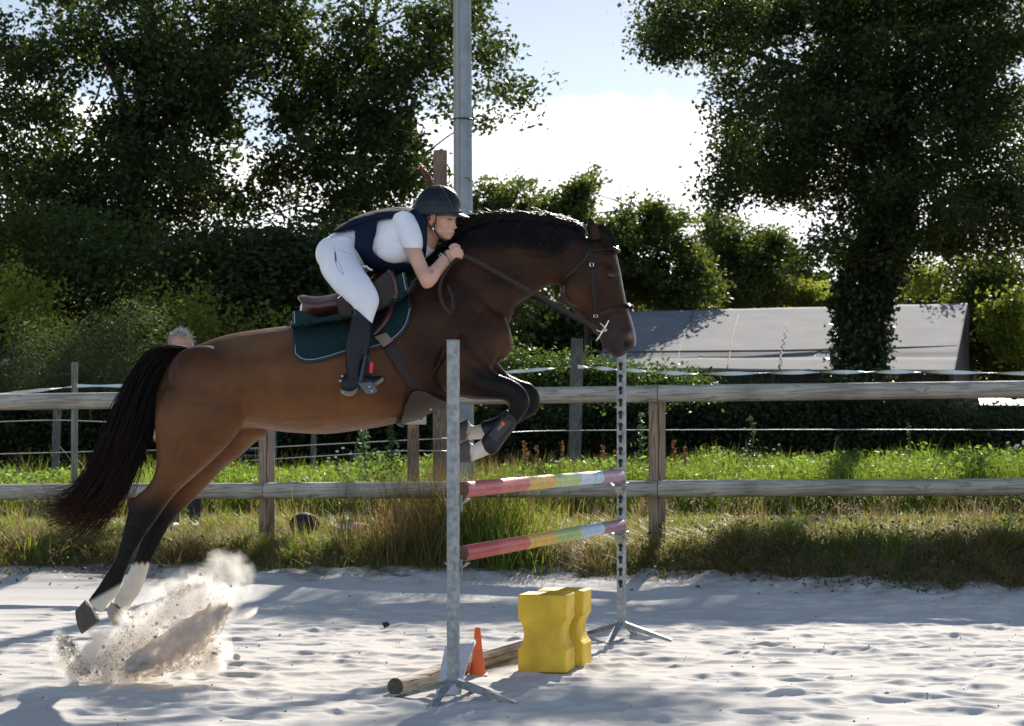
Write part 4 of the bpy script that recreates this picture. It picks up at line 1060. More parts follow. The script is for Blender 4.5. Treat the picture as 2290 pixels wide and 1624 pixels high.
tree('oak_tree', 'huge dark oak at right, ivy covering its leaning trunk in front of the shed', 50,
     [(1490, 40, 80, 50), (1530, 80, 70, 50), (1470, 60, 50, 60), (1600, 40, 110, 60), (1640, 110, 60, 60), (1700, 60, 90, 70), (1660, 230, 60, 60), (1720, 230, 90, 70), (1650, 330, 60, 70), (1740, 330, 110, 90), (1630, 420, 55, 45), (1720, 410, 70, 50), (1900, 60, 160, 110),
      (1860, 200, 150, 110), (1890, 330, 130, 110), (1930, 450, 90, 80), (1830, 400, 60, 50), (2060, 120, 170, 150), (2200, 100, 150, 150), (2060, 320, 160, 130), (2210, 330, 140, 150), (2120, 470, 170, 90), (2260, 500, 90, 80), (1860, 560, 50, 50), (1800, 560, 26, 40), (1770, 610, 34, 24), (1960, 560, 90, 50), (1700, 20, 90, 50), (2080, 0, 260, 60)],
     [(1750, 115, 42, 40, .9), (1745, 165, 60, 20, .8), (1830, 245, 18, 26, .7), (1700, 500, 100, 34, .95), (1790, 480, 46, 50, .75), (1850, 500, 34, 24, .7), (1760, 290, 26, 14, .8), (1700, 370, 24, 14, .8), (2090, 340, 50, 12, .6), (2230, 210, 14, 40, .6), (2120, 390, 60, 18, .5), (1800, 470, 40, 30, .5), (1860, 590, 26, 40, .85), (1740, 560, 40, 60, .8), (1830, 640, 60, 30, .9), (1600, 340, 20, 60, .9), (1650, 180, 60, 16, .9), (2060, 440, 50, 26, .5), (1580, 150, 30, 60, .9), (2180, 470, 50, 20, .5), (1660, 160, 40, 12, .9)],
     [([(1925, 880), (1925, 760), (1935, 660), (1965, 580), (2000, 480), (2010, 340), (2000, 180), (1990, 90)], 78, 12), ([(2000, 420), (1900, 330), (1800, 300), (1700, 330)], 28, 6), ([(2000, 300), (1880, 180), (1740, 120), (1600, 70), (1480, 50)], 26, 4),
      ([(1990, 520), (2080, 530), (2180, 500), (2290, 470)], 20, 8), ([(2005, 300), (2100, 220), (2200, 120)], 10, 3), ([(1960, 590), (1880, 540), (1820, 560)], 10, 4)],
     m_oak, int(5600 * QF), 32, .23, .125, 4.0, 320, sprd=.75, twigs=90, trunkm=m_bark, thr=-.12, noise_s=24.0)
g = np.random.default_rng(777)  # unseen leafy bough of this oak, added to shade the near sand
bc = []
for i in range(190):
    xx = g.uniform(-1.2, 4.2); yy = 23.45 + g.normal(0, .33) + .35 * math.sin(xx * 2.1); bc.append((xx, yy, 8.2 + g.normal(0, .10)))
bc = np.array(bc); bc = bc[vnoise(bc[:, 0], bc[:, 1], .9, 778) > -.22]
Lb = np.repeat(bc, 40, 0) + g.standard_normal((len(bc) * 40, 3)) * [.24, .24, .12]
V, Fb, A = leaves_np(Lb, np.full(len(Lb), .125), 779, .25)
chld(mesh_np('added_shade_leaves', V, Fb, m_oak, attr=A), bpy.data.objects['oak_tree.002'])
mb = MB(); mb.tube(spline([(9.6, 50, 12.6), (8, 42, 11.6), (5, 32, 10.2), (2.5, 25.5, 9.2), (-.6, 24.3, 8.9)], 24), np.linspace(.22, .03, 24), 8)
chld(mb.build('added_shade_bough', m_bark, smooth=True), bpy.data.objects['oak_tree.002'])
for i_ in range(1):  # second unseen bough, added to shade the sand before the bank
    bc = []
    for i in range(330):
        xx = g.uniform(1.5, 8.4); yy = 28.95 + g.uniform(-.72, .72) + .3 * math.sin(xx * 1.3); bc.append((xx, yy, 8.0 + g.normal(0, .12)))
    bc = np.array(bc); bc = bc[vnoise(bc[:, 0], bc[:, 1], .7, 783) > -.28]; Lb = np.repeat(bc, 34, 0) + g.standard_normal((len(bc) * 34, 3)) * [.20, .20, .09]
    V, Fb, A = leaves_np(Lb, np.full(len(Lb), .125), 781, .25)
    chld(mesh_np('added_shade_leaves', V, Fb, m_oak, attr=A), bpy.data.objects['oak_tree.002'])
    mb = MB(); mb.tube(spline([(9.6, 50, 12.4), (9.2, 42, 11), (8.4, 34, 9.4), (6.0, 30.4, 8.6), (1.8, 30.0, 8.3)], 24), np.linspace(.22, .03, 24), 8)
    chld(mb.build('added_shade_bough', m_bark, smooth=True), bpy.data.objects['oak_tree.002'])
ivy_root = bpy.data.objects['oak_tree.002'] if 'oak_tree.002' in bpy.data.objects else None
def around(pts, D, hw, n, seed, size, m, name, parent):
    g = np.random.default_rng(seed); q = spline([[p[0], p[1], p[2]] for p in pts], 60)
    i = g.integers(0, 60, n); a = g.random(n) * 6.283; r = (q[i, 2] / F * D / 2) * (1.0 + .26 * np.abs(g.standard_normal(n)) * hw)
    x = (q[i, 0] - CX) / F * D; z = CAM_Z - (q[i, 1] - HY) / F * D
    lump_ = 1 + .5 * vnoise(a * 2 + 7, z, .5, seed)
    C = np.stack([x + r * lump_ * np.cos(a), D + r * lump_ * np.sin(a), z + g.normal(0, .08, n)], -1)
    V, Fb, A = leaves_np(C, np.full(n, size), seed + 1, .2, .8)
    return chld(mesh_np(name, V, Fb, m, attr=A), parent)
around([(1925, 870, 92), (1928, 800, 90), (1926, 700, 96), (1940, 640, 104), (1968, 570, 96), (1992, 490, 76), (2005, 420, 56)], 50, 1.0, 14000, 340, .115, m_ivy, 'ivy', ivy_root)
# middle distance trees right of the rider
tree('tree', 'rounded mid green tree just right of the steel lamp pole', 66, [(1090, 440, 36, 36), (1150, 420, 22, 22), (1120, 480, 50, 40), (1185, 460, 24, 28), (1200, 510, 30, 30), (1090, 520, 60, 50), (1140, 560, 70, 50), (1170, 395, 10, 10)], [(1122, 405, 16, 20, .9), (1200, 430, 18, 18, .9)],
     [([(1120, 800), (1122, 650), (1130, 540), (1150, 440)], 16, 4), ([(1125, 600), (1170, 500), (1185, 430)], 6, 2)], m_oak2, 900, 24, .19, .15, 1.8, 400, twigs=24, sprd=.8, thr=-.05)
tree('tree', 'dark bushy tree with a jagged top above the mane of the horse', 64, [(1288, 412, 20, 22), (1300, 440, 34, 28), (1252, 445, 24, 22), (1345, 450, 26, 26), (1375, 470, 18, 20), (1270, 480, 44, 34), (1330, 490, 50, 34), (1390, 510, 26, 28), (1222, 510, 24, 24), (1300, 540, 80, 50), (1230, 570, 50, 40), (1390, 560, 44, 40), (1350, 620, 90, 60), (1410, 445, 9, 16)], [(1385, 420, 24, 30, .9), (1240, 420, 26, 30, .8)],
     [([(1320, 850), (1318, 680), (1305, 560), (1290, 430)], 18, 4), ([(1316, 620), (1370, 540), (1405, 460)], 7, 3), ([(1314, 640), (1260, 560), (1240, 490)], 7, 3)], m_oak2, 1900, 28, .19, .15, 2.2, 420, twigs=30, sprd=.8, thr=-.06)
tree('tree', 'leaning tree with bare dark limbs beyond the forehead of the horse', 64, [(1425, 450, 14, 18), (1438, 480, 22, 20), (1418, 520, 26, 30), (1470, 500, 20, 16), (1500, 492, 26, 14), (1455, 545, 30, 30), (1520, 530, 20, 24), (1535, 570, 16, 30), (1480, 590, 34, 30), (1530, 620, 34, 34), (1440, 620, 50, 40), (1490, 650, 60, 36), (1570, 640, 40, 40)], [(1470, 560, 22, 30, .6), (1550, 540, 16, 30, .8)],
     [([(1530, 830), (1528, 740), (1505, 640), (1470, 560), (1425, 470)], 16, 4), ([(1528, 740), (1535, 640), (1520, 560)], 10, 3), ([(1505, 640), (1460, 600), (1430, 540)], 6, 3)], m_oak2, 1050, 24, .18, .15, 2.0, 440, twigs=40, sprd=.8, thr=-.05)
tree('tree', 'grey green feathery tree low on the skyline left of the ivy oak', 72, [(1590, 500, 20, 20), (1645, 515, 34, 24), (1600, 545, 34, 34), (1670, 560, 50, 30), (1590, 600, 40, 40), (1735, 545, 30, 20), (1760, 575, 34, 30), (1700, 590, 40, 30), (1660, 640, 90, 44)], [], [([(1650, 800), (1650, 680), (1640, 560)], 14, 4)], m_oak2, 1150, 24, .19, .15, 2.0, 460, twigs=30, sprd=.8, thr=-.06)
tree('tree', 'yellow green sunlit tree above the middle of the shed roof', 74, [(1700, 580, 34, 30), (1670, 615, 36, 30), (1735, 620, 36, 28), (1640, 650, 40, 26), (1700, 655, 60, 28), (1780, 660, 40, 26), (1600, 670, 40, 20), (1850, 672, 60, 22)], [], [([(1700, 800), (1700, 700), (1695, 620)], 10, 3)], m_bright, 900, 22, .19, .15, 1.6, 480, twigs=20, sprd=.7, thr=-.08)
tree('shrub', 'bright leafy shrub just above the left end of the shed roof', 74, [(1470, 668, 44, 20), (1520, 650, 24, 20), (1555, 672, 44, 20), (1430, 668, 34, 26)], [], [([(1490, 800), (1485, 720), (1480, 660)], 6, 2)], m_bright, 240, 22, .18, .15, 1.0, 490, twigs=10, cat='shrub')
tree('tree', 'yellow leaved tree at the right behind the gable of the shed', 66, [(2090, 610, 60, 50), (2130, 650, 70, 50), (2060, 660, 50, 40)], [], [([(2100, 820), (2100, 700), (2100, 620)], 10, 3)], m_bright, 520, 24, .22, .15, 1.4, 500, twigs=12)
tree('tree', 'dense green tree filling the right edge below the oak', 64, [(2240, 660, 80, 60), (2210, 720, 70, 70), (2280, 760, 70, 90), (2240, 820, 80, 60), (2180, 590, 60, 40), (2280, 600, 50, 50)], [], [([(2250, 880), (2250, 760), (2240, 650)], 14, 4)], m_oak2, 1000, 28, .24, .15, 2.0, 520, twigs=14)
tree('shrub', 'yellow green spray of leaves low at the right edge', 60, [(2270, 760, 40, 46), (2280, 690, 30, 30), (2240, 690, 24, 18)], [], [([(2285, 880), (2280, 780), (2270, 700)], 5, 2)], m_bright, 150, 22, .2, .15, .7, 540, twigs=8, cat='shrub')
# understorey on the left
tree('shrub', 'dark dense thicket behind the rump and saddle of the horse', 37, [(560, 590, 120, 60), (700, 620, 130, 80), (850, 590, 110, 60), (960, 590, 90, 60), (600, 680, 170, 90), (800, 700, 170, 90), (980, 680, 130, 90), (470, 600, 80, 70), (480, 720, 100, 80), (1060, 700, 90, 90)], [],
     [([(700, 900), (700, 760), (690, 620)], 14, 4), ([(860, 900), (850, 760), (840, 600)], 12, 4), ([(560, 900), (550, 760), (540, 620)], 10, 4)], m_oak, 2900, 30, .25, .12, 1.6, 560, twigs=24, cat='shrub', thr=-.16)
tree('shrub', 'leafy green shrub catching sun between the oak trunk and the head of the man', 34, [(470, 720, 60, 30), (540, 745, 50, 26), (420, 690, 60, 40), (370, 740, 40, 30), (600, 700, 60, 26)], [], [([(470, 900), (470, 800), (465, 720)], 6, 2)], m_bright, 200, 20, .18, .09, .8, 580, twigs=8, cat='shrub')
tree('tree', 'dark green tree low at the left edge with sunlit yellow leaf tips', 38, [(60, 640, 90, 90), (150, 640, 90, 80), (60, 740, 100, 80), (180, 560, 110, 70), (20, 560, 60, 60), (110, 820, 120, 60), (250, 640, 90, 60)], [(175, 735, 26, 14, .85)],
     [([(80, 950), (80, 800), (85, 640)], 16, 5)], m_oak2, 1700, 30, .24, .11, 1.8, 600, twigs=20)
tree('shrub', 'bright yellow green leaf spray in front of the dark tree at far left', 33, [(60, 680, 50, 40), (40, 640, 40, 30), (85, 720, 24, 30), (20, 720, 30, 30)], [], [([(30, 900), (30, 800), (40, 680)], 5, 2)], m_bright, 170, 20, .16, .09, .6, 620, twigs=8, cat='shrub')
tree('shrub', 'feathery grey green broom bush behind the slim pale post', 30, [(130, 800, 90, 40), (240, 790, 70, 60), (290, 760, 40, 60), (100, 850, 110, 40), (220, 850, 110, 40), (20, 860, 50, 30), (165, 775, 30, 24)], [], [([(200, 940), (205, 860), (215, 790)], 5, 2)], m_broom, 1100, 24, .15, .055, .9, 640, twigs=10, cat='shrub', aspect=.25)
tree('shrub', 'fresh green bramble bush behind the dark timber post and the tape', 27, [(1180, 855, 50, 20), (1260, 860, 50, 18), (1340, 855, 50, 22), (1225, 825, 22, 14), (1330, 845, 24, 14), (1400, 860, 34, 10), (1450, 868, 40, 8), (1500, 866, 50, 10), (1150, 815, 22, 16), (1300, 835, 26, 14), (1570, 870, 40, 8)], [], [([(1300, 960), (1300, 900), (1290, 850)], 3, 1)], m_hedge2, 800, 22, .12, .06, .7, 660, sprd=.4, twigs=10, cat='shrub')
# hedges: dark masses behind the weeds
tree('hedge', 'long dark hedge in shade between the weeds and the shed', 32.5, [(1050 + 110 * i, 940 + (i % 2) * 12, 90, 52) for i in range(10)] + [(2100, 985, 100, 40), (2220, 992, 100, 40), (2320, 990, 90, 40)] + [(1080 + 110 * i, 1005, 90, 40) for i in range(12)], [], [([(1300, 1060), (1300, 960)], 3, 1)],
     m_hedge, 4300, 26, .15, .075, .8, 680, twigs=10, cat='hedge', thr=-.5)
tree('hedge', 'long dark hedge in shade behind the wires left of the lamp pole', 31.5, [(-520 + 100 * i, 930 + (i % 2) * 10, 85, 60) for i in range(16)] + [(-490 + 100 * i, 1000, 90, 40) for i in range(16)], [], [([(300, 1060), (300, 960)], 3, 1)],
     m_hedge, 5600, 26, .15, .075, .8, 700, twigs=10, cat='hedge', thr=-.5)
# far woodland closing the view: reads as one mass
V, Fb, A = crown_leaves([(-1180 + 90 * i, 760 + 25 * math.sin(i * 1.7), 90, 110 + 25 * math.sin(i * 2.3)) for i in range(52)] + [(-1180 + 90 * i, 900, 90, 90) for i in range(52)], [], 86, 3, 12500, 26, .5, .30, 720, thr=-.45)
tag(mesh_np('far_woodland', V, Fb, m_oak, attr=A), kind='stuff')

# ------------------------------------------------------------------ shed and huts
m_tarp = mat('grey_tarpaulin', (.24, .24, .25), rough=.9, spec=.12, noise=(1.2, .10, 8), bump=(2.0, .25, .03))
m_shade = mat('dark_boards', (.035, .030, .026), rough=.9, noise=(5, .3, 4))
shed_roof_seams = True
shed = empty('shed', (7.0, 56, .5)); tag(shed, 'long low shed with a grey tarpaulin roof behind the ivy oak', 'shed')
def sheet(name, A, B, C_, D_, m, par, nu=60, nv=16, sag=.04, seed=1, thick=.03):
    """A-B lower edge, D-C upper edge"""
    A, B, C_, D_ = map(np.array, (A, B, C_, D_)); u, v = np.meshgrid(np.linspace(0, 1, nu), np.linspace(0, 1, nv))
    Pq = (A[None, None] * ((1 - u) * (1 - v))[..., None] + B * (u * (1 - v))[..., None] + C_ * (u * v)[..., None] + D_ * ((1 - u) * v)[..., None])
    L = np.linalg.norm(B - A)
    nrm = np.cross(B - A, D_ - A); nrm = nrm / np.linalg.norm(nrm)
    w = -sag * np.sin(v * math.pi) * .6 + vnoise(u * L + seed, v * 2, 1.3, seed) * .025 + vnoise(u * L * .3 + v * .8, v * 3, .3, seed + 1) * .008 - .05 * np.exp(-((v - .22) / .03) ** 2)
    w = w * 1.0; w += .015 * np.exp(-((u - .28 - .03 * v) / .006) ** 2) + .015 * np.exp(-((u - .60 - .05 * v) / .006) ** 2)
    T = Pq + nrm * w[..., None]
    idx = np.arange(nu * nv).reshape(nv, nu); Ft = np.stack([idx[:-1, :-1], idx[:-1, 1:], idx[1:, 1:], idx[1:, :-1]], -1).reshape(-1, 4)
    o = mesh_np(name, T.reshape(-1, 3), Ft, m, smooth=True)
    s = o.modifiers.new('t', 'SOLIDIFY'); s.thickness = thick; s.offset = -1
    return chld(o, par)
eL, eR, rR, rL = P(1322, 824, 54), P(2134, 832, 53), P(2164, 678, 61), P(1398, 697, 61.8)
bR = P(2190, 836, 69); bL = P(1450, 830, 70)
sheet('roof', eL, eR, rR, rL, m_tarp, shed, nu=160, nv=40)
sheet('roof', bR, bL, rL, rR, m_tarp, shed, seed=4)
m_seam = mat('tarp_seam', (.11, .11, .115), .8)
for (xa, ya, xb, yb, stitched) in ((1552, 694, 1512, 826, False), (1768, 689, 1742, 828, True), (1655, 692, 1628, 827, False), (1958, 684, 1930, 829, False)):
    def onroof(x, y):
        n__ = np.cross(eR - eL, rL - eL); d__ = np.array([(x - CX) / F, 1.0, -(y - HY) / F]); t__ = np.dot(n__, eL - np.array([0, 0, CAM_Z])) / np.dot(n__, d__); return np.array([0, 0, CAM_Z]) + d__ * t__ + np.array([0, -.02, .05])
    pts = spline([onroof(xa, ya + 3), onroof((xa + xb) / 2 - 3, (ya + yb) / 2), onroof(xb, yb - 6)], 20)
    if stitched: pts = pts + np.array([[.05 * (k % 2), 0, 0] for k in range(20)])
    chld(MB().tube(pts, .022 if stitched else .014, 6).build('seam', m_seam), shed)
chld(MB().tube([onroof(1336, 792) , onroof(1500, 791), onroof(1750, 789), onroof(1950, 784), onroof(2140, 779)], .03, 6).build('seam', m_seam), shed)
wl_ = MB()
def quad(mb, a, b, c, d, t=.06):
    a, b, c, d = map(np.array, (a, b, c, d)); n_ = np.cross(b - a, d - a); n_ = n_ / np.linalg.norm(n_) * t
    mb.add([a, b, c, d, a + n_, b + n_, c + n_, d + n_], [(0, 1, 2, 3), (7, 6, 5, 4), (0, 4, 5, 1), (1, 5, 6, 2), (2, 6, 7, 3), (3, 7, 4, 0)])
g0 = lambda p: np.array([p[0], p[1], .3])
e2L, e2R = eL + [.25, .35, -.06], eR + [-.08, .35, -.06]
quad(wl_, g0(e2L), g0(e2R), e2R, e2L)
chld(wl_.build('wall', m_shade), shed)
gb = MB(); a, b_, c_ = eR + [-.04, .1, -.05], bR + [-.04, 0, -.05], rR + [-.03, 0, -.05]
gb.add([g0(a), g0(b_), b_, c_, a, g0(a) + [-.06, 0, 0], g0(b_) + [-.06, 0, 0], b_ + [-.06, 0, 0], c_ + [-.06, 0, 0], a + [-.06, 0, 0]], [(0, 1, 2, 3, 4), (9, 8, 7, 6, 5), (0, 4, 9, 5), (4, 3, 8, 9), (3, 2, 7, 8), (2, 1, 6, 7), (1, 0, 5, 6)])
chld(gb.build('gable_wall', mat('weathered_gable_sheet', (.055, .053, .05), .8, noise=(4, .2, 4))), shed)
for q in (e2L, (e2L + e2R) / 2, e2R + [0, -.3, 0]): chld(MB().box(((q[0]), q[1] - .07, (q[2] + .3) / 2), (.11, .11, q[2] - .3)).build('corner_post', mat('dark_post', (.07, .06, .05), .9)), shed)
# small huts
hut = empty('small_hut', (*P(20, 850, 34)[:2], .5)); tag(hut, 'small hut with a pitched grey roof cut off by the left edge', 'hut')
def roofslab(name, a, b, c, d, m, par, t=.05):
    mb = MB(); quad(mb, a, b, c, d, t); return chld(mb.build(name, m), par)
m_fib = mat('fibre_cement', (.36, .35, .34), rough=.8, noise=(6, .3, 6))
roofslab('roof', P(-60, 862, 33), P(-60, 862, 36), P(20, 800, 36), P(14, 801, 33), m_fib, hut)
roofslab('roof', P(14, 801, 33), P(22, 800, 36), P(54, 856, 36), P(52, 858, 33), m_fib, hut)
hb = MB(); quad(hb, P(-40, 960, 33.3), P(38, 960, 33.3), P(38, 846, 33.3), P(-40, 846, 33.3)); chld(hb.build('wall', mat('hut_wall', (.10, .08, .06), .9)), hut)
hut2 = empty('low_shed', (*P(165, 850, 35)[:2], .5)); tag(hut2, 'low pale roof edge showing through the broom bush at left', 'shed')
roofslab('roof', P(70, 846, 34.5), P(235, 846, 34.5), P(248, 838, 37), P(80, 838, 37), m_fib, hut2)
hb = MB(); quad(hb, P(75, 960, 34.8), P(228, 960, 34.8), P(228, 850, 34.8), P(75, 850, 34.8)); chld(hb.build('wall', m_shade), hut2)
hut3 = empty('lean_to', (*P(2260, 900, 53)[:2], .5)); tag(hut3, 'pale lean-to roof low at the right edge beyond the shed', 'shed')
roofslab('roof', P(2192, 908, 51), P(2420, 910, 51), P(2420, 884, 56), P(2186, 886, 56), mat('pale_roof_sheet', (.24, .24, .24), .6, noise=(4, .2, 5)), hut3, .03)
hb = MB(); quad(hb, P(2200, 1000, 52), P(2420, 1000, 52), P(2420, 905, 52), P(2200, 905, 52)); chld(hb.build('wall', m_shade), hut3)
# ------------------------------------------------------------------ the jump
m_std = mat('zinc_plate', (.30, .315, .32), rough=.6, metal=.4, noise=(34, .26, 1), bump=(60, .15, .001))
m_slot = mat('slot_shadow', (.018, .018, .02), .9)
m_cup = mat('worn_steel_cup', (.34, .33, .31), rough=.5, metal=.6, noise=(30, .3, 3))
YAW = -math.atan2(.93, 2.95)
near_p, far_p = np.array([-.2745, 9.81]), np.array([(1390 - CX) / F * 12.81, 12.81])
dirp = (far_p - near_p) / np.linalg.norm(far_p - near_p); perp = np.array([dirp[1], -dirp[0]])
def stand(x, y, h, label, slots_side, cups, seed):
    r = empty('jump_stand', (x, y, 0.0), YAW); tag(r, label, 'jump stand', 'pair of steel jump stands')
    w = .049; t = .004
    post = MB()
    if True:
        post.box((0, 0, (.10 + h) / 2), (w, w, h - .10))
        o = post.build('upright', m_std, r, bevel=.004)
        MB().box((0, 0, h + .0015), (w + .003, w + .003, .003)).build('cap', m_std, r)
    # slots: dark plates for shade inside keyholes, on the face towards the other stand
    n = int((h - .35) / .0735)
    for i in range(n):
        z = h - .075 - i * .0735
        if z < .33: break
        s = MB(); yy = slots_side * (w / 2 + .0006)
        a = np.linspace(0, 2 * math.pi, 14, endpoint=False)
        c = [(.0145 * math.cos(q), yy, z + .0145 * math.sin(q)) for q in a]; s.add(c, [tuple(range(14))])
        s.add([(-.0085, yy + slots_side * .0004, z - .036), (.0085, yy + slots_side * .0004, z - .036), (.0085, yy + slots_side * .0004, z - .005), (-.0085, yy + slots_side * .0004, z - .005)], [(0, 1, 2, 3)])
        s.build('slot_shade', m_slot, r)
    for k in range(4):
        a = k * math.pi / 2
        d = np.array([math.cos(a), math.sin(a)]); L = .315
        b = MB(); A = np.array([d[0] * .02, d[1] * .02, .103]); B = np.array([d[0] * L, d[1] * L, .004]); n_ = np.array([-d[1], d[0], 0]) * .021
        up = np.array([0, 0, .006]); dn = np.array([0, 0, -.032]); q = []
        A2, B2 = A, B
        b.add([A - n_, B - n_, B + n_, A + n_, A - n_ + up, B - n_ + up, B + n_ + up, A + n_ + up], [(0, 3, 2, 1), (4, 5, 6, 7), (0, 1, 5, 4), (1, 2, 6, 5), (2, 3, 7, 6), (3, 0, 4, 7)])
        b.add([A - n_ + dn, B - n_ + dn * .35, B - n_ * .8 + dn * .35, A - n_ * .8 + dn, A - n_, B - n_, B - n_ * .8, A - n_ * .8], [(0, 3, 2, 1), (4, 5, 6, 7), (0, 1, 5, 4), (1, 2, 6, 5), (2, 3, 7, 6), (3, 0, 4, 7)])
        b.build('leg', m_std, r)
    MB().box((0, 0, .098), (.062, .062, .022)).build('hub', m_std, r, bevel=.003)
    for z in cups:
        c = empty('cup', (0, 0, 0)); bpy.data.objects.remove(c)
        b = MB(); s = slots_side
        # back plate, pin and the shallow cradle that carries the pole
        b.box((0, s * (w / 2 + .005), z - .02), (.07, .005, .075))
        nA = 14; R = .045; prev = None; V = []; 
        for i, a in enumerate(np.linspace(math.radians(205), math.radians(335), nA)):
            for yy in (w / 2 + .008, w / 2 + .062):
                for rr in (R, R + .004): V.append((rr * math.cos(a) * 1.25, s * yy, z + .022 + rr * math.sin(a)))
        Fc = []
        for i in range(nA - 1):
            q = i * 4; p = q + 4
            Fc += [(q, p, p + 2, q + 2), (q + 1, q + 3, p + 3, p + 1), (q, q + 1, p + 1, p), (q + 2, p + 2, p + 3, q + 3)]
        Fc += [(0, 2, 3, 1), ((nA - 1) * 4, (nA - 1) * 4 + 1, (nA - 1) * 4 + 3, (nA - 1) * 4 + 2)]
        b.add(V, Fc)
        b.add([(-.02, s * .03, z - .06), (.02, s * .03, z - .06), (.02, s * .085, z - .018), (-.02, s * .085, z - .018), (-.02, s * .034, z - .066), (.02, s * .034, z - .066), (.02, s * .09, z - .022), (-.02, s * .09, z - .022)],
              [(0, 1, 2, 3), (7, 6, 5, 4), (0, 4, 5, 1), (1, 5, 6, 2), (2, 6, 7, 3), (3, 7, 4, 0)])
        b.box((0, -s * (w / 2 + .004), z - .015), (.03, .006, .03))
        b.build('cup', m_cup, r)
    return r
stand(near_p[0], near_p[1], 1.685, 'nearer steel jump stand in front of the horse, with plain side showing', 1, (.945, .645), 1)
stand(far_p[0], far_p[1], 1.75, 'farther steel jump stand under the horse muzzle, with keyhole slots showing', -1, (.955, .66), 2)
# striped poles
def paint(name, c): return mat(name, c, rough=.45, spec=.4, noise=(18, .16, 7), bump=(80, .1, .001))
cols = [paint('red_paint', (.42, .030, .028)), paint('coral_paint', (.50, .085, .060)), paint('yellow_paint', (.62, .36, .035)), paint('green_paint', (.32, .42, .12)), paint('blue_paint', (.36, .50, .62)), paint('mauve_paint', (.26, .13, .19))]
cols_hi = [paint('pink_red_paint', (.46, .09, .10)), paint('faded_coral_paint', (.52, .13, .12)), paint('orange_yellow_paint', (.66, .40, .07)), paint('pale_green_paint', (.44, .52, .22)), paint('pale_blue_paint', (.48, .60, .70)), paint('dusty_mauve_paint', (.38, .24, .32))]
m_endw = mat('pole_end_wood', (.16, .10, .07), .8, noise=(40, .3, 3))
def jpole(label, A, B, r0, r1, sag, cs, seed, cracks):
    A, B = np.array(A), np.array(B); n = 61; t = np.linspace(0, 1, n)
    c = A + (B - A) * t[:, None]; c[:, 2] += -sag * 4 * t * (1 - t)
    root = empty('jump_pole', (A + B) / 2); tag(root, label, 'pole', 'striped poles of the jump')
    V, Fc = tube_np(c, np.linspace(r0, r1, n) * (1 + .012 * np.sin(np.arange(n) * .9 + seed)), 28)
    for k in range(6):
        a, b = k * 10, k * 10 + 10
        mb = MB(); Vs = V[a * 28:(b + 1) * 28]; fs = []
        for i in range(b - a):
            for j in range(28):
                q = (j + 1) % 28; fs.append((i * 28 + j, i * 28 + q, (i + 1) * 28 + q, (i + 1) * 28 + j))
        mb.add(Vs, fs); chld(mb.build('stripe', cs[k], smooth=True), root)
    for e, idx0 in (('a', 0), ('b', (n - 1) * 28)):
        mb = MB(); mb.add(V[idx0:idx0 + 28], [tuple(range(28))]); chld(mb.build('end_face', m_endw), root)
    for (t0, t1, ang) in cracks:
        tt = np.linspace(t0, t1, 12); pts = []
        for i, q in enumerate(tt):
            a = math.radians(ang + 8 * math.sin(i * .9)); cc = A + (B - A) * q; cc = cc + [0, 0, -sag * 4 * q * (1 - q)]
            r = r0 + (r1 - r0) * q
            pts.append(cc + np.array([-perp[0] * -1 * 0, 0, 0]) + np.array([perp[0] * r * math.cos(a), perp[1] * r * math.cos(a), r * math.sin(a)]))
        chld(MB().tube(pts, np.array([.0006] + [.0022] * 10 + [.0006]), 5).build('crack', m_crack), root)
    return root
pe = lambda x, y, D: P(x, y, D)
UA, UB = pe(1032, 1096, 9.89), pe(1386, 1064, 12.73)
LA, LB = pe(1031, 1239, 9.89), pe(1389, 1174, 12.73)
jpole('upper striped jump pole, faded pink to mauve', UA, UB, .038, .036, -.004, cols_hi, 1, [(.30, .40, 200), (.42, .56, 215), (.60, .95, 110)])
jpole('lower striped jump pole, deeper red to mauve', LA, LB, .038, .034, .0, cols, 2, [(.12, .24, 120), (.26, .33, 118), (.5, .9, 105)])
# ground pole
m_log = wood_mat('bleached_log', (.42, .35, .28), (.28, .21, .15), 'x')
A, B = P(884, 1539, 10.06), None
A = np.array([A[0], 10.06, .040]); B = A + np.array([dirp[0] * 1.02 * 2.95, dirp[1] * 2.95, 0.0]); B[0] = P(1155, 1457, 11.8)[0] + (B[1] - 11.8) * .344
lg = wobbly('ground_pole', A, B, .042, .040, m_log, seed=140, wob=.02, seg=50)
tag(lg, 'plain bleached wooden pole lying on the sand under the jump', 'pole')
V, Fc = tube_np([(0, 0, 0), (-.001, 0, 0)], .0405, 24, up=(0, 0, 1)); MB().add(V, Fc).build('cut_end', mat('dark_end_grain', (.10, .075, .055), .9, noise=(50, .4, 3)), lg)
c = MB().tube([(x, -.0405 * math.cos(.35 + .1 * math.sin(x * 3)), .0405 * math.sin(.35 + .1 * math.sin(x * 3)) + .004 * math.sin(x * 17)) for x in np.linspace(.1, 1.9, 30)], .0022, 5); c.build('crack', m_crack, lg)
# yellow cavaletti blocks
m_yel = mat('yellow_plastic', (.70, .47, .045), rough=.6, spec=.3, noise=(7, .26, 9), sss=0)
nt = m_yel.node_tree; bsd = nt.nodes['Principled BSDF']
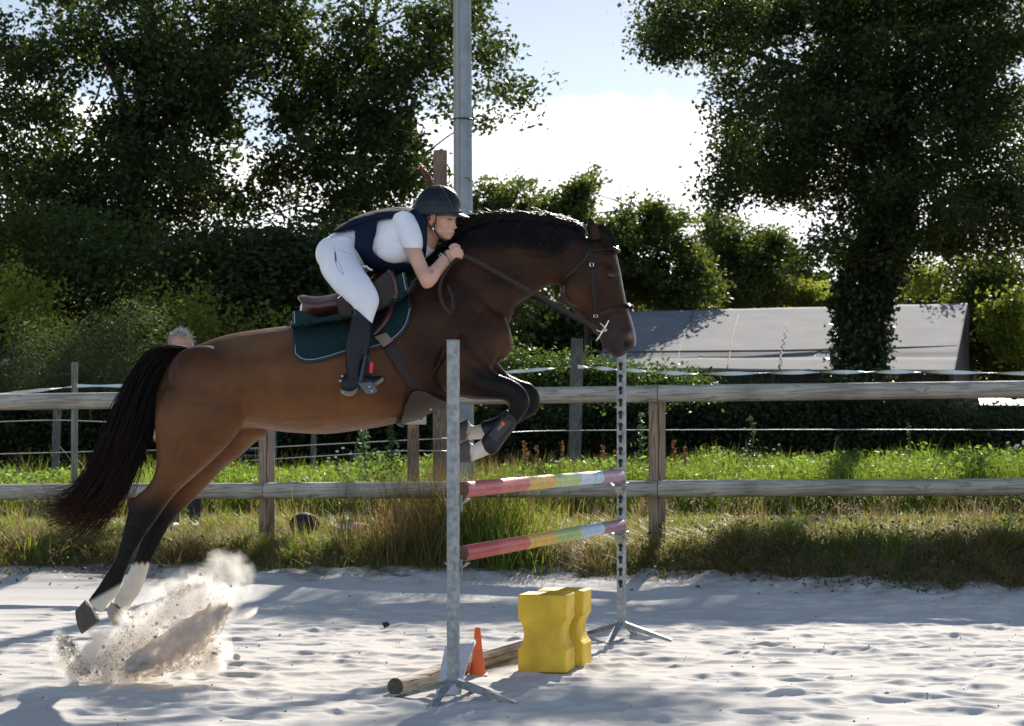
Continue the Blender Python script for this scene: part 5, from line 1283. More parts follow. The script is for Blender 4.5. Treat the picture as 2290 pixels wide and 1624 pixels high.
# moulded grid of small pimples
vv = nt.nodes.new('ShaderNodeTexCoord'); mp = nt.nodes.new('ShaderNodeMapping'); mp.inputs['Scale'].default_value = (70, 70, 70); nt.links.new(vv.outputs['Object'], mp.inputs[0])
sx = nt.nodes.new('ShaderNodeSeparateXYZ'); nt.links.new(mp.outputs[0], sx.inputs[0])
def sn(o):
    a = nt.nodes.new('ShaderNodeMath'); a.operation = 'MULTIPLY'; a.inputs[1].default_value = 6.283; nt.links.new(o, a.inputs[0])
    b = nt.nodes.new('ShaderNodeMath'); b.operation = 'SINE'; nt.links.new(a.outputs[0], b.inputs[0]); return b.outputs[0]
ad = nt.nodes.new('ShaderNodeMath'); ad.operation = 'ADD'; nt.links.new(sn(sx.outputs[0]), ad.inputs[0]); nt.links.new(sn(sx.outputs[2]), ad.inputs[1])
ad2 = nt.nodes.new('ShaderNodeMath'); ad2.operation = 'ADD'; nt.links.new(ad.outputs[0], ad2.inputs[0]); nt.links.new(sn(sx.outputs[1]), ad2.inputs[1])
bp = nt.nodes.new('ShaderNodeBump'); bp.inputs['Strength'].default_value = .26; bp.inputs['Distance'].default_value = .002
nt.links.new(ad2.outputs[0], bp.inputs['Height']); nt.links.new(bp.outputs[0], bsd.inputs['Normal'])
def block(x, y, W, Dp, H, rz, label, flip=False):
    n = 15; hw = W / 2; prof = []
    zs = [0, .105, .115]; 
    right = [(hw, 0.0), (hw, .122)]
    for a in np.linspace(0, 1, 11): 
        z = .132 + a * .135; right.append((hw - .012 - .020 * math.sin(a * math.pi), z))
    right += [(hw, .277), (hw, H)]
    left = [(-p[0], p[1]) for p in right[::-1]]
    # scalloped edges of the moulding
    pr = right + left
    V = []; m_ = len(pr)
    nd = 2
    for yy in (-Dp / 2, Dp / 2): V += [(p[0], yy, p[1]) for p in pr]
    mb = MB(); 
    # front and back faces as strips between matching left/right points
    k = len(right)
    fs = []
    for i in range(k - 1):
        l0, l1 = m_ - 1 - i, m_ - 2 - i
        fs.append((i, i + 1, l1, l0)); fs.append((m_ + i, m_ + l0, m_ + l1, m_ + i + 1))
    for i in range(m_):
        j = (i + 1) % m_; fs.append((i, m_ + i, m_ + j, j))
    mb.add(V, fs)
    o = mb.build('cavaletti_block', m_yel, bevel=.007, smooth=True, sharp=40)
    o.location = (x, y, -.004); o.rotation_euler = (0, 0, rz)
    # raised ribs on the top
    for i in range(9):
        MB().box((W * (-.02 + .05 * i), 0, H + .002), (.006, Dp * .86, .005)).build('rib', m_yel, o)
    return tag(o, label, 'block', 'yellow cavaletti blocks')
bx = P(1156, 1500, 11.05)
block(bx[0] + .158, 11.16, .26, .24, .408, YAW * .72, 'nearer yellow plastic cavaletti block with waisted sides')
bx2 = P(1262, 1490, 11.4)
block((1262 - CX) / F * 11.42, 11.47, .26, .24, .408, YAW * .72, 'farther yellow plastic cavaletti block, half hidden by the nearer one')
# cone
m_cone = mat('orange_plastic', (.85, .13, .02), rough=.45, spec=.4, noise=(12, .08, 3))
cx, cy = P(1068, 1511, 10.87)[0], 10.87
V = []; prof = [(.002, .246), (.010, .247), (.014, .241), (.030, .06), (.043, .004), (.046, 0)]
prof = [(.0, .247), (.010, .247), (.0145, .241), (.022, .16), (.034, .06), (.0425, .006), (.046, .0)]
na = 32; Fc = []
for r, z in prof:
    for a in np.linspace(0, 2 * math.pi, na, endpoint=False): V.append((r * math.cos(a), r * math.sin(a), z))
for i in range(len(prof) - 1):
    for j in range(na): k = (j + 1) % na; Fc.append((i * na + j, (i + 1) * na + j, (i + 1) * na + k, i * na + k))
cone = MB().add(V, Fc).build('training_cone', m_cone, smooth=True, sharp=50); cone.location = (cx, cy, .004)
MB().box((0, 0, .002), (.105, .105, .006)).build('base', mat('pale_cone_base', (.62, .42, .30), .6), cone, bevel=.002)
tag(cone, 'small orange training cone standing behind the near jump stand', 'cone')
# leaning white plate
q = [P(974, 1566, 10.0), P(1030, 1572, 9.98), P(1065, 1436, 10.30), P(1000, 1443, 10.36)]
q[0][2] = -.01; q[1][2] = -.01
mb = MB(); u, v = np.meshgrid(np.linspace(0, 1, 7), np.linspace(0, 1, 9)); 
S = np.array(q[0])[None, None] * ((1 - u) * (1 - v))[..., None] + np.array(q[1]) * (u * (1 - v))[..., None] + np.array(q[2]) * (u * v)[..., None] + np.array(q[3]) * ((1 - u) * v)[..., None]
S[..., 1] += .02 * np.sin(v * math.pi)
S[..., 0] += -.012 * np.sin(v * math.pi) * (u > .5)
idx = np.arange(63).reshape(9, 7); fs = np.stack([idx[:-1, :-1], idx[:-1, 1:], idx[1:, 1:], idx[1:, :-1]], -1).reshape(-1, 4)
pl = mb.add(S.reshape(-1, 3), fs).build('white_plate', mat('dusty_white_plastic', (.60, .59, .60), rough=.7, noise=(12, .12, 6)), smooth=True)
sm = pl.modifiers.new('s', 'SOLIDIFY'); sm.thickness = .018; tag(pl, 'dusty white plastic plate leaning upright behind the near jump stand', 'plate')

# ------------------------------------------------------------------ thrown sand
m_throw = mat('thrown_sand', (.72, .64, .56), rough=.95, spec=.1, noise=(20, .25, 8), bump=(60, 1.0, .01))
g = np.random.default_rng(150)
# curved sheet of sand peeling off the ground
up = spline([[250, 1500], [320, 1445], [400, 1392], [462, 1358], [512, 1343]], 70); lo = spline([[258, 1518], [350, 1512], [430, 1480], [490, 1420], [516, 1372]], 70)
nv = 22; V = []; 
for i in range(70):
    for j in range(nv):
        t = j / (nv - 1); p = up[i] * (1 - t) + lo[i] * t
        D = 10.35 + .10 * math.sin(t * math.pi) * -1 + .15 * (i / 69) + .02 * float(vnoise(np.array(i * .3), np.array(j * .5), 1.0, 151))
        q = P(p[0], p[1] + 2 * math.sin(i * .8), D); q[2] = max(q[2], -.02); V.append(q)
idx = np.arange(70 * nv).reshape(70, nv); fs = np.stack([idx[:-1, :-1], idx[:-1, 1:], idx[1:, 1:], idx[1:, :-1]], -1).reshape(-1, 4)
sw = mesh_np('thrown_sand', V, fs, m_throw, smooth=True); s = sw.modifiers.new('t', 'SOLIDIFY'); s.thickness = .03
tag(sw, kind='stuff')
m_sheet = m_throw.copy(); sw.data.materials.clear(); sw.data.materials.append(m_sheet)
n_, l_ = m_sheet.node_tree.nodes, m_sheet.node_tree.links; b0 = n_['Principled BSDF']
uu, vv_ = np.meshgrid(np.linspace(0, 1, 70), np.linspace(0, 1, nv), indexing='ij')
edge_ = np.minimum.reduce([sstep(0, .22, uu), sstep(0, .05, 1 - uu), sstep(0, .04, vv_), .25 + .75 * sstep(0, .75, 1 - vv_)])
at = sw.data.attributes.new('rnd', 'FLOAT', 'POINT'); at.data.foreach_set('value', edge_.ravel().astype(np.float32))
ea = n_.new('ShaderNodeAttribute'); ea.attribute_name = 'rnd'; zz = n_.new('ShaderNodeTexNoise'); zz.inputs['Scale'].default_value = 38; zz.inputs['Detail'].default_value = 8; t_ = n_.new('ShaderNodeTexCoord'); l_.new(t_.outputs['Object'], zz.inputs['Vector'])
sb = n_.new('ShaderNodeMath'); sb.operation = 'ADD'; l_.new(ea.outputs['Fac'], sb.inputs[0]); l_.new(zz.outputs[0], sb.inputs[1])
rg = n_.new('ShaderNodeMapRange'); rg.inputs['From Min'].default_value = .72; rg.inputs['From Max'].default_value = 1.02; l_.new(sb.outputs[0], rg.inputs[0])
l_.new(rg.outputs[0], b0.inputs['Alpha'])
tl = n_.new('ShaderNodeBsdfTranslucent'); tl.inputs[0].default_value = (.62, .48, .38, 1); mxs = n_.new('ShaderNodeMixShader'); om = n_['Material Output']; rm = n_.new('ShaderNodeMath'); rm.operation = 'MULTIPLY'; rm.inputs[1].default_value = .45; l_.new(rg.outputs[0], rm.inputs[0]); l_.new(rm.outputs[0], mxs.inputs[0]); l_.new(b0.outputs[0], mxs.inputs[1]); l_.new(tl.outputs[0], mxs.inputs[2]); l_.new(mxs.outputs[0], om.inputs[0])
# grains and crumbs in the air
plume = [([(180, 1510), (260, 1450), (330, 1380), (420, 1310), (500, 1280)], 26), ([(230, 1512), (330, 1440), (420, 1360), (500, 1320)], 30), ([(190, 1508), (158, 1490), (140, 1455), (136, 1425)], 17), ([(200, 1505), (180, 1480), (160, 1450), (150, 1430)], 18),
         ([(200, 1515), (250, 1480), (320, 1450), (400, 1400)], 26), ([(260, 1515), (380, 1500), (460, 1480), (490, 1450)], 15), ([(180, 1505), (230, 1470), (280, 1420), (300, 1370)], 20), ([(240, 1510), (330, 1430), (380, 1340), (430, 1315)], 22)]
pts = []
for gd, wdt in plume:
    q = spline(gd, 100); n = 1000
    i = g.integers(0, 100, n); e = g.normal(0, 1, (n, 2)) * wdt * .45
    x, y = q[i, 0] + e[:, 0], q[i, 1] + e[:, 1]
    D = 10.5 + g.normal(0, .10, n)
    z = CAM_Z - (y - HY) / F * D
    k = z > .01
    pts.append(np.stack([(x - CX) / F * D, D, z], -1)[k])
pts = np.vstack(pts)
r = g.uniform(.0008, .0026, len(pts)); r[g.random(len(pts)) < .015] *= 3
tet = np.array([[1, 1, 1], [-1, -1, 1], [-1, 1, -1], [1, -1, -1]]) 
V = (pts[:, None] + tet[None] * r[:, None, None]).reshape(-1, 3)
b = np.arange(len(pts))[:, None] * 4
Fc = np.stack([b + [0, 1, 2], b + [0, 3, 1], b + [0, 2, 3], b + [1, 3, 2]], 1).reshape(-1, 3)
m_grain = leaf_mat('airborne_grain', (.40, .34, .28), (.66, .60, .54), .5, (.80, .72, .62))
tag(mesh_np('sand_grains', V, Fc, m_grain, attr=np.repeat(g.random(len(pts)), 4)), kind='stuff')
# dust: a soft volume, thicker where the blobs are
blobs = []
for gd, wdt in plume:
    q = spline(gd, 12)
    for p_ in q: blobs.append((P(p_[0], p_[1], 10.5), wdt / F * 10.5 * g.uniform(1.0, 1.6)))
for p_, w_ in (((500, 1300), 34), ((520, 1330), 30), ((470, 1330), 40), ((400, 1370), 46), ((330, 1420), 46)): blobs.append((P(*p_, 10.55), w_ / F * 10.5 * 1.2))
sh = []
for c, r_ in blobs:
    c = np.array(c); c[2] = max(c[2], r_ * .45 + .03); sh.append(ellip(c, (r_ * 1.9, r_ * 2.0, r_ * 1.9), None, 14, 10))
dust = fuse('dust_cloud', sh, .02, 4)
dv = co_of(dust); n_ = vnoise(dv[:, 0], dv[:, 2], .07, 160) + .6 * vnoise(dv[:, 0], dv[:, 2], .03, 161)
cen = np.median(dv, axis=0); 
vecs = np.zeros_like(dv); 
dust.data.vertices.foreach_get('normal', (nb := np.empty(len(dv) * 3, dtype=np.float32))); nb = nb.reshape(-1, 3)
dv = dv + nb * (n_ * .035)[:, None]; dv[:, 2] = np.maximum(dv[:, 2], .015)
dust.data.vertices.foreach_set('co', dv.astype(np.float32).ravel()); dust.data.update()
dm = bpy.data.materials.new('dust_in_air'); dm.use_nodes = True; n, l = dm.node_tree.nodes, dm.node_tree.links; n.clear()
o = n.new('ShaderNodeOutputMaterial'); v = n.new('ShaderNodeVolumePrincipled'); v.inputs['Color'].default_value = (.99, .96, .92, 1); v.inputs['Anisotropy'].default_value = .5
t = n.new('ShaderNodeTexCoord'); z_ = n.new('ShaderNodeTexNoise'); z_.inputs['Scale'].default_value = 9; z_.inputs['Detail'].default_value = 6; z_.inputs['Distortion'].default_value = .8; l.new(t.outputs['Object'], z_.inputs['Vector'])
mr = n.new('ShaderNodeMapRange'); mr.inputs['From Min'].default_value = .47; mr.inputs['From Max'].default_value = .72; mr.inputs['To Min'].default_value = .0; mr.inputs['To Max'].default_value = 150; l.new(z_.outputs[0], mr.inputs[0])
sp = n.new('ShaderNodeSeparateXYZ'); l.new(t.outputs['Object'], sp.inputs[0])
hm = n.new('ShaderNodeMapRange'); hm.inputs['From Min'].default_value = .0; hm.inputs['From Max'].default_value = .55; hm.inputs['To Min'].default_value = 1.3; hm.inputs['To Max'].default_value = .35; l.new(sp.outputs[2], hm.inputs[0])
mm = n.new('ShaderNodeMath'); mm.operation = 'MULTIPLY'; l.new(mr.outputs[0], mm.inputs[0]); l.new(hm.outputs[0], mm.inputs[1]); # soft puffs: density falls to nothing away from each puff's heart
acc = None
for (cx_, cy_, rr_) in ((505, 1292, 58), (470, 1330, 66), (420, 1360, 70), (370, 1400, 74), (310, 1430, 66), (250, 1470, 66), (200, 1495, 50), (145, 1465, 34), (140, 1435, 26), (300, 1490, 60), (380, 1470, 66), (450, 1430, 60), (520, 1320, 34), (440, 1300, 40), (480, 1470, 34), (560, 1400, 40)):
    c0_ = P(cx_, cy_, 10.5); vd = n.new('ShaderNodeVectorMath'); vd.operation = 'DISTANCE'; l.new(t.outputs['Object'], vd.inputs[0]); vd.inputs[1].default_value = tuple(c0_)
    f_ = n.new('ShaderNodeMapRange'); f_.inputs['From Min'].default_value = rr_ / F * 10.5 * 1.25; f_.inputs['From Max'].default_value = rr_ / F * 10.5 * .2; l.new(vd.outputs['Value'], f_.inputs[0])
    if acc is None: acc = f_.outputs[0]
    else:
        s_ = n.new('ShaderNodeMath'); s_.operation = 'MAXIMUM'; l.new(acc, s_.inputs[0]); l.new(f_.outputs[0], s_.inputs[1]); acc = s_.outputs[0]
fin = n.new('ShaderNodeMath'); fin.operation = 'MULTIPLY'; l.new(mm.outputs[0], fin.inputs[0]); l.new(acc, fin.inputs[1]); l.new(fin.outputs[0], v.inputs['Density'])
l.new(v.outputs[0], o.inputs['Volume'])
dust.data.materials.clear(); dust.data.materials.append(dm); tag(dust, kind='stuff')
# ------------------------------------------------------------------ tack
CAMV = Vector((0, 0, CAM_Z))
def drape(x, y, off, D0=10.5, far=False):
    """point on the coat seen at (x, y), lifted by off; far mirrors it to the other flank"""
    d = Vector(((x - CX) / F, 1.0, -(y - HY) / F)).normalized()
    hit, nrm, _, _ = H_BVH.ray_cast(CAMV, d)
    if hit is None or hit.y > HD + .03:
        p = P(x, y, D0); hit = Vector(p); nrm = Vector((0, -1, 0))
    if far:
        h2, n2, _, _ = H_BVH.ray_cast(Vector((hit.x, HD + 2, hit.z)), Vector((0, -1, 0)))
        if h2 is None or h2.y < HD - .03: h2, n2 = Vector((hit.x, 2 * HD - hit.y, hit.z)), Vector((-nrm.x * 0, -nrm.y, nrm.z))
        hit, nrm = h2, n2
    if nrm.dot(d) > 0 and not far: nrm = -nrm
    return np.array(hit + nrm * off)
def patch(name, top, bot, off, thick, m, parent=None, nu=40, nv=24, far=False, bulge=0.0, smooth_it=6, D0=10.5, fn=None):
    """cloth or leather piece lying on the coat between a top and a bottom outline"""
    T = spline([[a[0], a[1]] for a in top], nu); B = spline([[a[0], a[1]] for a in bot], nu)
    G = np.zeros((nv, nu, 3))
    for j in range(nv):
        v = j / (nv - 1)
        for i in range(nu):
            p = T[i] * (1 - v) + B[i] * v
            G[j, i] = drape(p[0], p[1], off, D0, far)
    for _ in range(smooth_it):      # relax depth so the piece spans small hollows
        Yv = G[..., 1].copy(); Yp = np.pad(Yv, 1, mode='edge')
        avg = (Yp[:-2, 1:-1] + Yp[2:, 1:-1] + Yp[1:-1, :-2] + Yp[1:-1, 2:]) / 4
        G[..., 1] = np.maximum(Yv, avg) if far else np.minimum(Yv, avg)
    if bulge:
        v, u = np.meshgrid(np.linspace(0, 1, nv), np.linspace(0, 1, nu), indexing='ij')
        G[..., 1] += (1 if far else -1) * bulge * (np.sin(u * math.pi) * np.sin(v * math.pi)) ** .6
    if fn is not None: G[..., 1] += (1 if far else -1) * fn(*np.meshgrid(np.linspace(0, 1, nu), np.linspace(0, 1, nv)))
    idx = np.arange(nu * nv).reshape(nv, nu)
    if far: Fq = np.stack([idx[:-1, :-1], idx[:-1, 1:], idx[1:, 1:], idx[1:, :-1]], -1).reshape(-1, 4)
    else: Fq = np.stack([idx[:-1, :-1], idx[1:, :-1], idx[1:, 1:], idx[:-1, 1:]], -1).reshape(-1, 4)
    o = mesh_np(name, G.reshape(-1, 3), Fq, m, smooth=True)
    s = o.modifiers.new('t', 'SOLIDIFY'); s.thickness = thick; s.offset = 1 if not far else 1
    b = o.modifiers.new('b', 'BEVEL'); b.width = min(.002, thick * .3); b.segments = 2; b.limit_method = 'ANGLE'
    return (chld(o, parent) if parent is not None else o), G
def strap(name, pts, width, off, m, parent=None, thick=.004, D0=None, far=False, n=36, free=False, rnd=False):
    """flat strap: pts (x, y) follow the coat, pts (x, y, depth) hang free"""
    q = spline([[p[0], p[1]] for p in pts], n)
    if free: Dq = spline([[p[2]] for p in pts], n)[:, 0]; C = np.array([P(a, b, d) for (a, b), d in zip(q, Dq)])
    else: C = np.array([drape(a, b, off, D0 or 10.5, far) for a, b in q])
    for _ in range(2): C[1:-1, 1] = (C[:-2, 1] + C[1:-1, 1] * 2 + C[2:, 1]) / 4
    if far and free: C[:, 1] = 2 * HD - C[:, 1]
    T = np.gradient(C, axis=0); T /= np.linalg.norm(T, axis=1)[:, None]
    if rnd:
        o = MB().tube(C, width / 2, 10).build(name, m, smooth=True)
    else:
        Nn = np.tile([0, -1.0, 0], (n, 1)); S = np.cross(T, Nn); S /= np.linalg.norm(S, axis=1)[:, None] + 1e-9; Nn = np.cross(S, T)
        w = width / 2; V = np.vstack([C - S * w, C + S * w, C + S * w + Nn * thick, C - S * w + Nn * thick]); fs = []
        for i in range(n - 1):
            for k in range(4): a, b = k, (k + 1) % 4; fs.append((a * n + i, b * n + i, b * n + i + 1, a * n + i + 1))
        fs += [(0, n, 2 * n, 3 * n), (n - 1, 2 * n - 1, 3 * n - 1, 4 * n - 1)]
        o = MB().add(V, fs).build(name, m, smooth=True, sharp=40)
    return chld(o, parent) if parent is not None else o
m_pad = mat('green_quilted_cloth', (.010, .036, .042), rough=.85, spec=.25, noise=(30, .15, 4))
nt = m_pad.node_tree; tcn = nt.nodes.new('ShaderNodeTexCoord'); mpn = nt.nodes.new('ShaderNodeMapping'); mpn.inputs['Rotation'].default_value = (0, math.radians(14), 0)
nt.links.new(tcn.outputs['Object'], mpn.inputs[0]); wv = nt.nodes.new('ShaderNodeTexWave'); wv.bands_direction = 'Z'; wv.inputs['Scale'].default_value = 26; wv.inputs['Distortion'].default_value = .3
nt.links.new(mpn.outputs[0], wv.inputs[0]); bpn = nt.nodes.new('ShaderNodeBump'); bpn.inputs['Strength'].default_value = 1.0; bpn.inputs['Distance'].default_value = .006
nt.links.new(wv.outputs[0], bpn.inputs['Height']); nt.links.new(bpn.outputs[0], nt.nodes['Principled BSDF'].inputs['Normal'])
m_navy = mat('navy_binding', (.010, .018, .042), rough=.7); m_piping = mat('pale_piping', (.30, .34, .38), rough=.6)
m_lea = mat('maroon_leather', (.070, .018, .018), rough=.28, spec=.55, noise=(20, .2, 4), bump=(120, .12, .001), coat=.15)
m_bro = mat('dark_brown_leather', (.020, .011, .010), rough=.45, spec=.3, noise=(20, .2, 4), bump=(120, .15, .001))
m_blk = mat('black_leather', (.008, .007, .008), rough=.42, spec=.3, noise=(16, .2, 4), bump=(60, .15, .001))
m_metal = mat('polished_steel', (.70, .70, .72), rough=.18, metal=1.0)
# saddle pad
padT = [(657, 697), (675, 696), (710, 710), (745, 705), (775, 695), (812, 684), (850, 652), (884, 622), (903, 610)]
padB = [(660, 792), (676, 806), (700, 808), (735, 800), (775, 788), (830, 780), (872, 766), (905, 735), (919, 690)]
spad = empty('saddle_pad', P(780, 750, 10.8)); tag(spad, 'dark green quilted saddle pad with navy edge under the saddle', 'saddle pad')
for far in (False, True):
    o, Gp = patch('cloth', padT, padB, .004, .016, m_pad, spad, 64, 30, far)
    edge_pts = np.vstack([Gp[:, 0], Gp[-1, 1:], Gp[::-1, -1][1:]])
    e = MB().tube(edge_pts + [0, (.008 if far else -.008), 0], .0085, 8).build('binding', m_navy, smooth=True); chld(e, spad)
    inn = np.vstack([Gp[:, 1], Gp[-2, 2:-1], Gp[::-1, -2][1:]])
    e = MB().tube(inn + [0, (.017 if far else -.017), 0], .0022, 6).build('piping', m_piping, smooth=True); chld(e, spad)
# saddle
sad = empty('saddle', P(780, 690, 10.8)); tag(sad, 'maroon leather jumping saddle on the green pad', 'saddle')
def sl(lst, n=24, sub=5, power=2.2):
    return loft([(P(a[0], a[1], 10.8), P(b[0], b[1], 10.8), w) for a, b, w in lst], n, sub, power)
seat = fuse('seat', [sl([((666, 662), (669, 671), .05), ((678, 660), (680, 681), .12), ((705, 663), (708, 684), .155), ((735, 660), (738, 682), .16), ((762, 652), (764, 682), .155), ((790, 642), (792, 680), .14), ((820, 628), (824, 670), .12), ((848, 610), (856, 650), .09), ((868, 600), (878, 630), .05)])], .006, 8, m_lea)
sc2 = co_of(seat); d = (sc2[:, 1] - HD); sx_ = CX + sc2[:, 0] / sc2[:, 1] * F
sc2[:, 2] += -.10 * (d ** 2) / .16 ** 2 * .35
seat.data.vertices.foreach_set('co', sc2.astype(np.float32).ravel()); chld(seat, sad)
pan = fuse('panel', [loft([(P(a[0], a[1], 10.8 + s * .13), P(b[0], b[1], 10.8 + s * .175), w) for a, b, w in [((671, 684), (675, 696), .03), ((680, 680), (688, 705), .055), ((705, 682), (706, 710), .065), ((735, 680), (738, 704), .065), ((770, 674), (774, 698), .06), ((815, 655), (822, 685), .05), ((850, 630), (862, 660), .04)]], 20) for s in (-1, 1)], .006, 6, m_lea)
chld(pan, sad)
for far in (False, True):
    # long flap carried forward, with knee roll
    o, _ = patch('flap', [(772, 678), (800, 662), (830, 640), (856, 616), (872, 606), (882, 610)], [(792, 756), (812, 762), (830, 760), (848, 748), (866, 724), (882, 690)], .028, .010, m_bro, sad, 40, 24, far)
    q = [(868, 606), (880, 622), (886, 648), (884, 680), (874, 712), (856, 738), (836, 756)]
    C = np.array([drape(a, b, .036, 10.5, far) for a, b in spline(q, 30)]); chld(MB().tube(C, np.interp(np.linspace(0, 1, 30), [0, .2, .6, 1], [.010, .016, .016, .008]), 12, flat=.7).build('knee_roll', m_lea, smooth=True), sad)
    o, _ = patch('skirt', [(751, 673), (762, 660), (776, 655), (792, 652), (806, 648)], [(774, 736), (782, 748), (794, 752), (806, 752), (816, 748)], .042, .007, m_bro, sad, 24, 20, far)
    o, _ = patch('billet_guard', [(838, 760), (846, 757), (856, 753), (865, 750)], [(858, 780), (865, 776), (872, 770), (879, 765)], .030, .004, mat('pale_suede', (.22, .17, .12), .8) if not far else bpy.data.materials['pale_suede'], sad, 10, 10, far, smooth_it=0)
V, Fc = tube_np([drape(757, 669, .052), drape(766, 661, .054), drape(775, 656, .054), drape(781, 659, .050)], .003, 8); chld(MB().add(V, Fc).build('stirrup_bar', m_metal, smooth=True), sad)
# girth
gir = empty('girth', P(930, 880, 10.8)); tag(gir, 'brown leather belly girth with a wide chest guard behind the forelegs', 'girth')
for far in (False, True):
    o, _ = patch('belly_guard', [(858, 780), (874, 806), (889, 830), (903, 850), (911, 868), (912, 885), (904, 908), (888, 936)],
                 [(879, 765), (896, 790), (911, 820), (928, 846), (950, 868), (975, 884), (997, 893), (1000, 896)], .010, .007, m_bro, gir, 54, 18, far, smooth_it=2)
    o, _ = patch('guard_plate', [(905, 905), (912, 885), (922, 872), (945, 872), (972, 884), (999, 893)], [(889, 945), (899, 946), (918, 940), (945, 922), (968, 911), (1001, 897)], .015, .008, mat('worn_brown_leather', (.034, .022, .019), .5, noise=(12, .25, 5)) if not far else bpy.data.materials['worn_brown_leather'], gir, 40, 14, far, smooth_it=1, D0=10.75)
nb_ = MB().tube([P(889, 944, 10.62), P(895, 950, 10.72), P(900, 952, 10.8), P(895, 950, 10.88), P(889, 944, 10.98)], .010, 10); chld(nb_.build('under_strap', m_bro, smooth=True), gir)
o = MB().tube([P(962, 915, 10.7), P(972, 912, 10.75), P(976, 910, 10.8)], .006, 8).build('ring', m_metal, smooth=True); chld(o, gir)
# stirrups and leathers
for far in (False, True):
    lr = strap('stirrup_leather', [(805, 668, 10.44), (818, 720, 10.43), (822, 760, 10.42), (821, 795, 10.41)], .024, 0, m_blk, None, free=True, far=far)
    st = empty('stirrup', P(825, 840, 10.40 if not far else 11.2)); tag(st, 'blue and grey safety stirrup with a red release arm under the near boot' if not far else 'stirrup on the far side of the horse under the hidden boot', 'stirrup')
    chld(lr, st)
    Dm = lambda d: d if not far else 2 * HD - d
    m_stb = mat('blue_alloy', (.020, .030, .065), rough=.45) if not far else bpy.data.materials['blue_alloy']
    arm = [(817, 795), (815, 808), (811, 826), (808, 845), (806, 856)]
    C = np.array([P(a, b, Dm(10.36)) for a, b in spline(arm, 16)]); chld(MB().tube(C, np.linspace(.014, .022, 16), 10, flat=.6).build('outer_arm', m_stb, smooth=True), st)
    C = np.array([P(a, b, Dm(10.46)) for a, b in spline([(819, 794), (826, 808), (829, 830), (834, 850)], 14)]); chld(MB().tube(C, .010, 10).build('inner_arm', m_stb, smooth=True), st)
    C = np.array([P(a, b, Dm(10.34)) for a, b in spline([(829, 811), (831, 816), (830, 824), (829, 834)], 12)]); chld(MB().tube(C, np.linspace(.010, .0085, 12), 10).build('release_arm', mat('red_plastic', (.65, .02, .02), .35) if not far else bpy.data.materials['red_plastic'], smooth=True), st)
    t = MB(); a, b, c, d_ = P(800, 857, Dm(10.33)), P(831, 854, Dm(10.33)), P(845, 877, Dm(10.30)), P(820, 882, Dm(10.30))
    e_ = [P(800, 852, Dm(10.47)), P(831, 849, Dm(10.47)), P(845, 868, Dm(10.47)), P(820, 872, Dm(10.47))]
    t.add([a, b, c, d_] + e_, [(0, 1, 2, 3), (7, 6, 5, 4), (0, 4, 5, 1), (1, 5, 6, 2), (2, 6, 7, 3), (3, 7, 4, 0)])
    chld(t.build('tread', mat('grey_tread', (.13, .13, .12), .6, noise=(40, .2, 3)) if not far else bpy.data.materials['grey_tread'], bevel=.004), st)
    if not far:
        for s_ in ((826, 865), (831, 874)): chld(MB().add(*ellip(P(*s_, 10.305), (.0045, .003, .0045), None, 10, 6)).build('rivet', m_metal, smooth=True), st)
# bridle
bri = empty('bridle', P(1340, 640, 10.8)); tag(bri, 'black leather bridle with white rimmed buckles on the horse head', 'bridle')
strap('headpiece', [(1318, 527), (1319, 540), (1320, 555), (1322, 575), (1324, 600), (1327, 640), (1330, 680), (1333, 706)], .016, .004, m_blk, bri, .004)
strap('headpiece', [(1318, 527), (1319, 540), (1320, 555), (1322, 575), (1324, 600), (1327, 640), (1330, 680), (1333, 706)], .016, .004, m_blk, bri, .004, far=True)
strap('browband', [(1321, 562), (1334, 560), (1348, 558), (1362, 556), (1374, 557), (1379, 560)], .018, .007, m_blk, bri, rnd=True)
strap('browband', [(1321, 562), (1334, 560), (1348, 558), (1362, 556), (1374, 557), (1379, 560)], .018, .007, m_blk, bri, rnd=True, far=True)
V, Fc = tube_np([drape(1377, 559, .005), P(1383, 561, 10.76), P(1384, 562, 10.8), P(1383, 561, 10.84), drape(1377, 559, .005, far=True)], .010, 10); chld(MB().add(V, Fc).build('browband', m_blk, smooth=True), bri)
for far in (False, True):
    strap('noseband', [(1340, 704), (1352, 698), (1366, 694), (1382, 691), (1396, 686), (1404, 685)], .020, .006, m_bro, bri, .006, far=far)
    strap('throatlatch', [(1320, 560), (1310, 578), (1296, 594), (1280, 608), (1264, 624), (1256, 632)], .011, .004, m_bro, bri, .004, far=far)
V, Fc = tube_np([drape(1402, 686, .006), P(1411, 686, 10.76), P(1413, 687, 10.8), P(1411, 686, 10.84), drape(1402, 686, .006, far=True)], .012, 10); chld(MB().add(V, Fc).build('noseband', m_bro, smooth=True), bri)
def buckle(x, y, w, h, par, off=.012, m=m_metal):
    c = drape(x, y, off); k = .00245 / 1.07
    pts = [c + np.array([sx * w / 2, 0, sz * h / 2]) for sx, sz in ((-1, -1), (-1, 0), (-1, 1), (0, 1.1), (1, 1), (1, 0), (1, -1), (0, -1.0), (-1, -1))]
    chld(MB().tube(pts, .0022, 6).build('buckle', m, smooth=True), par)
buckle(1323, 594, .018, .016, bri); buckle(1332, 706, .018, .012, bri)
V, Fc = tube_np([P(1413, 692, 10.77), P(1417, 695, 10.78), P(1414, 697, 10.8)], .003, 6); chld(MB().add(V, Fc).build('nose_buckle', m_metal, smooth=True), bri)
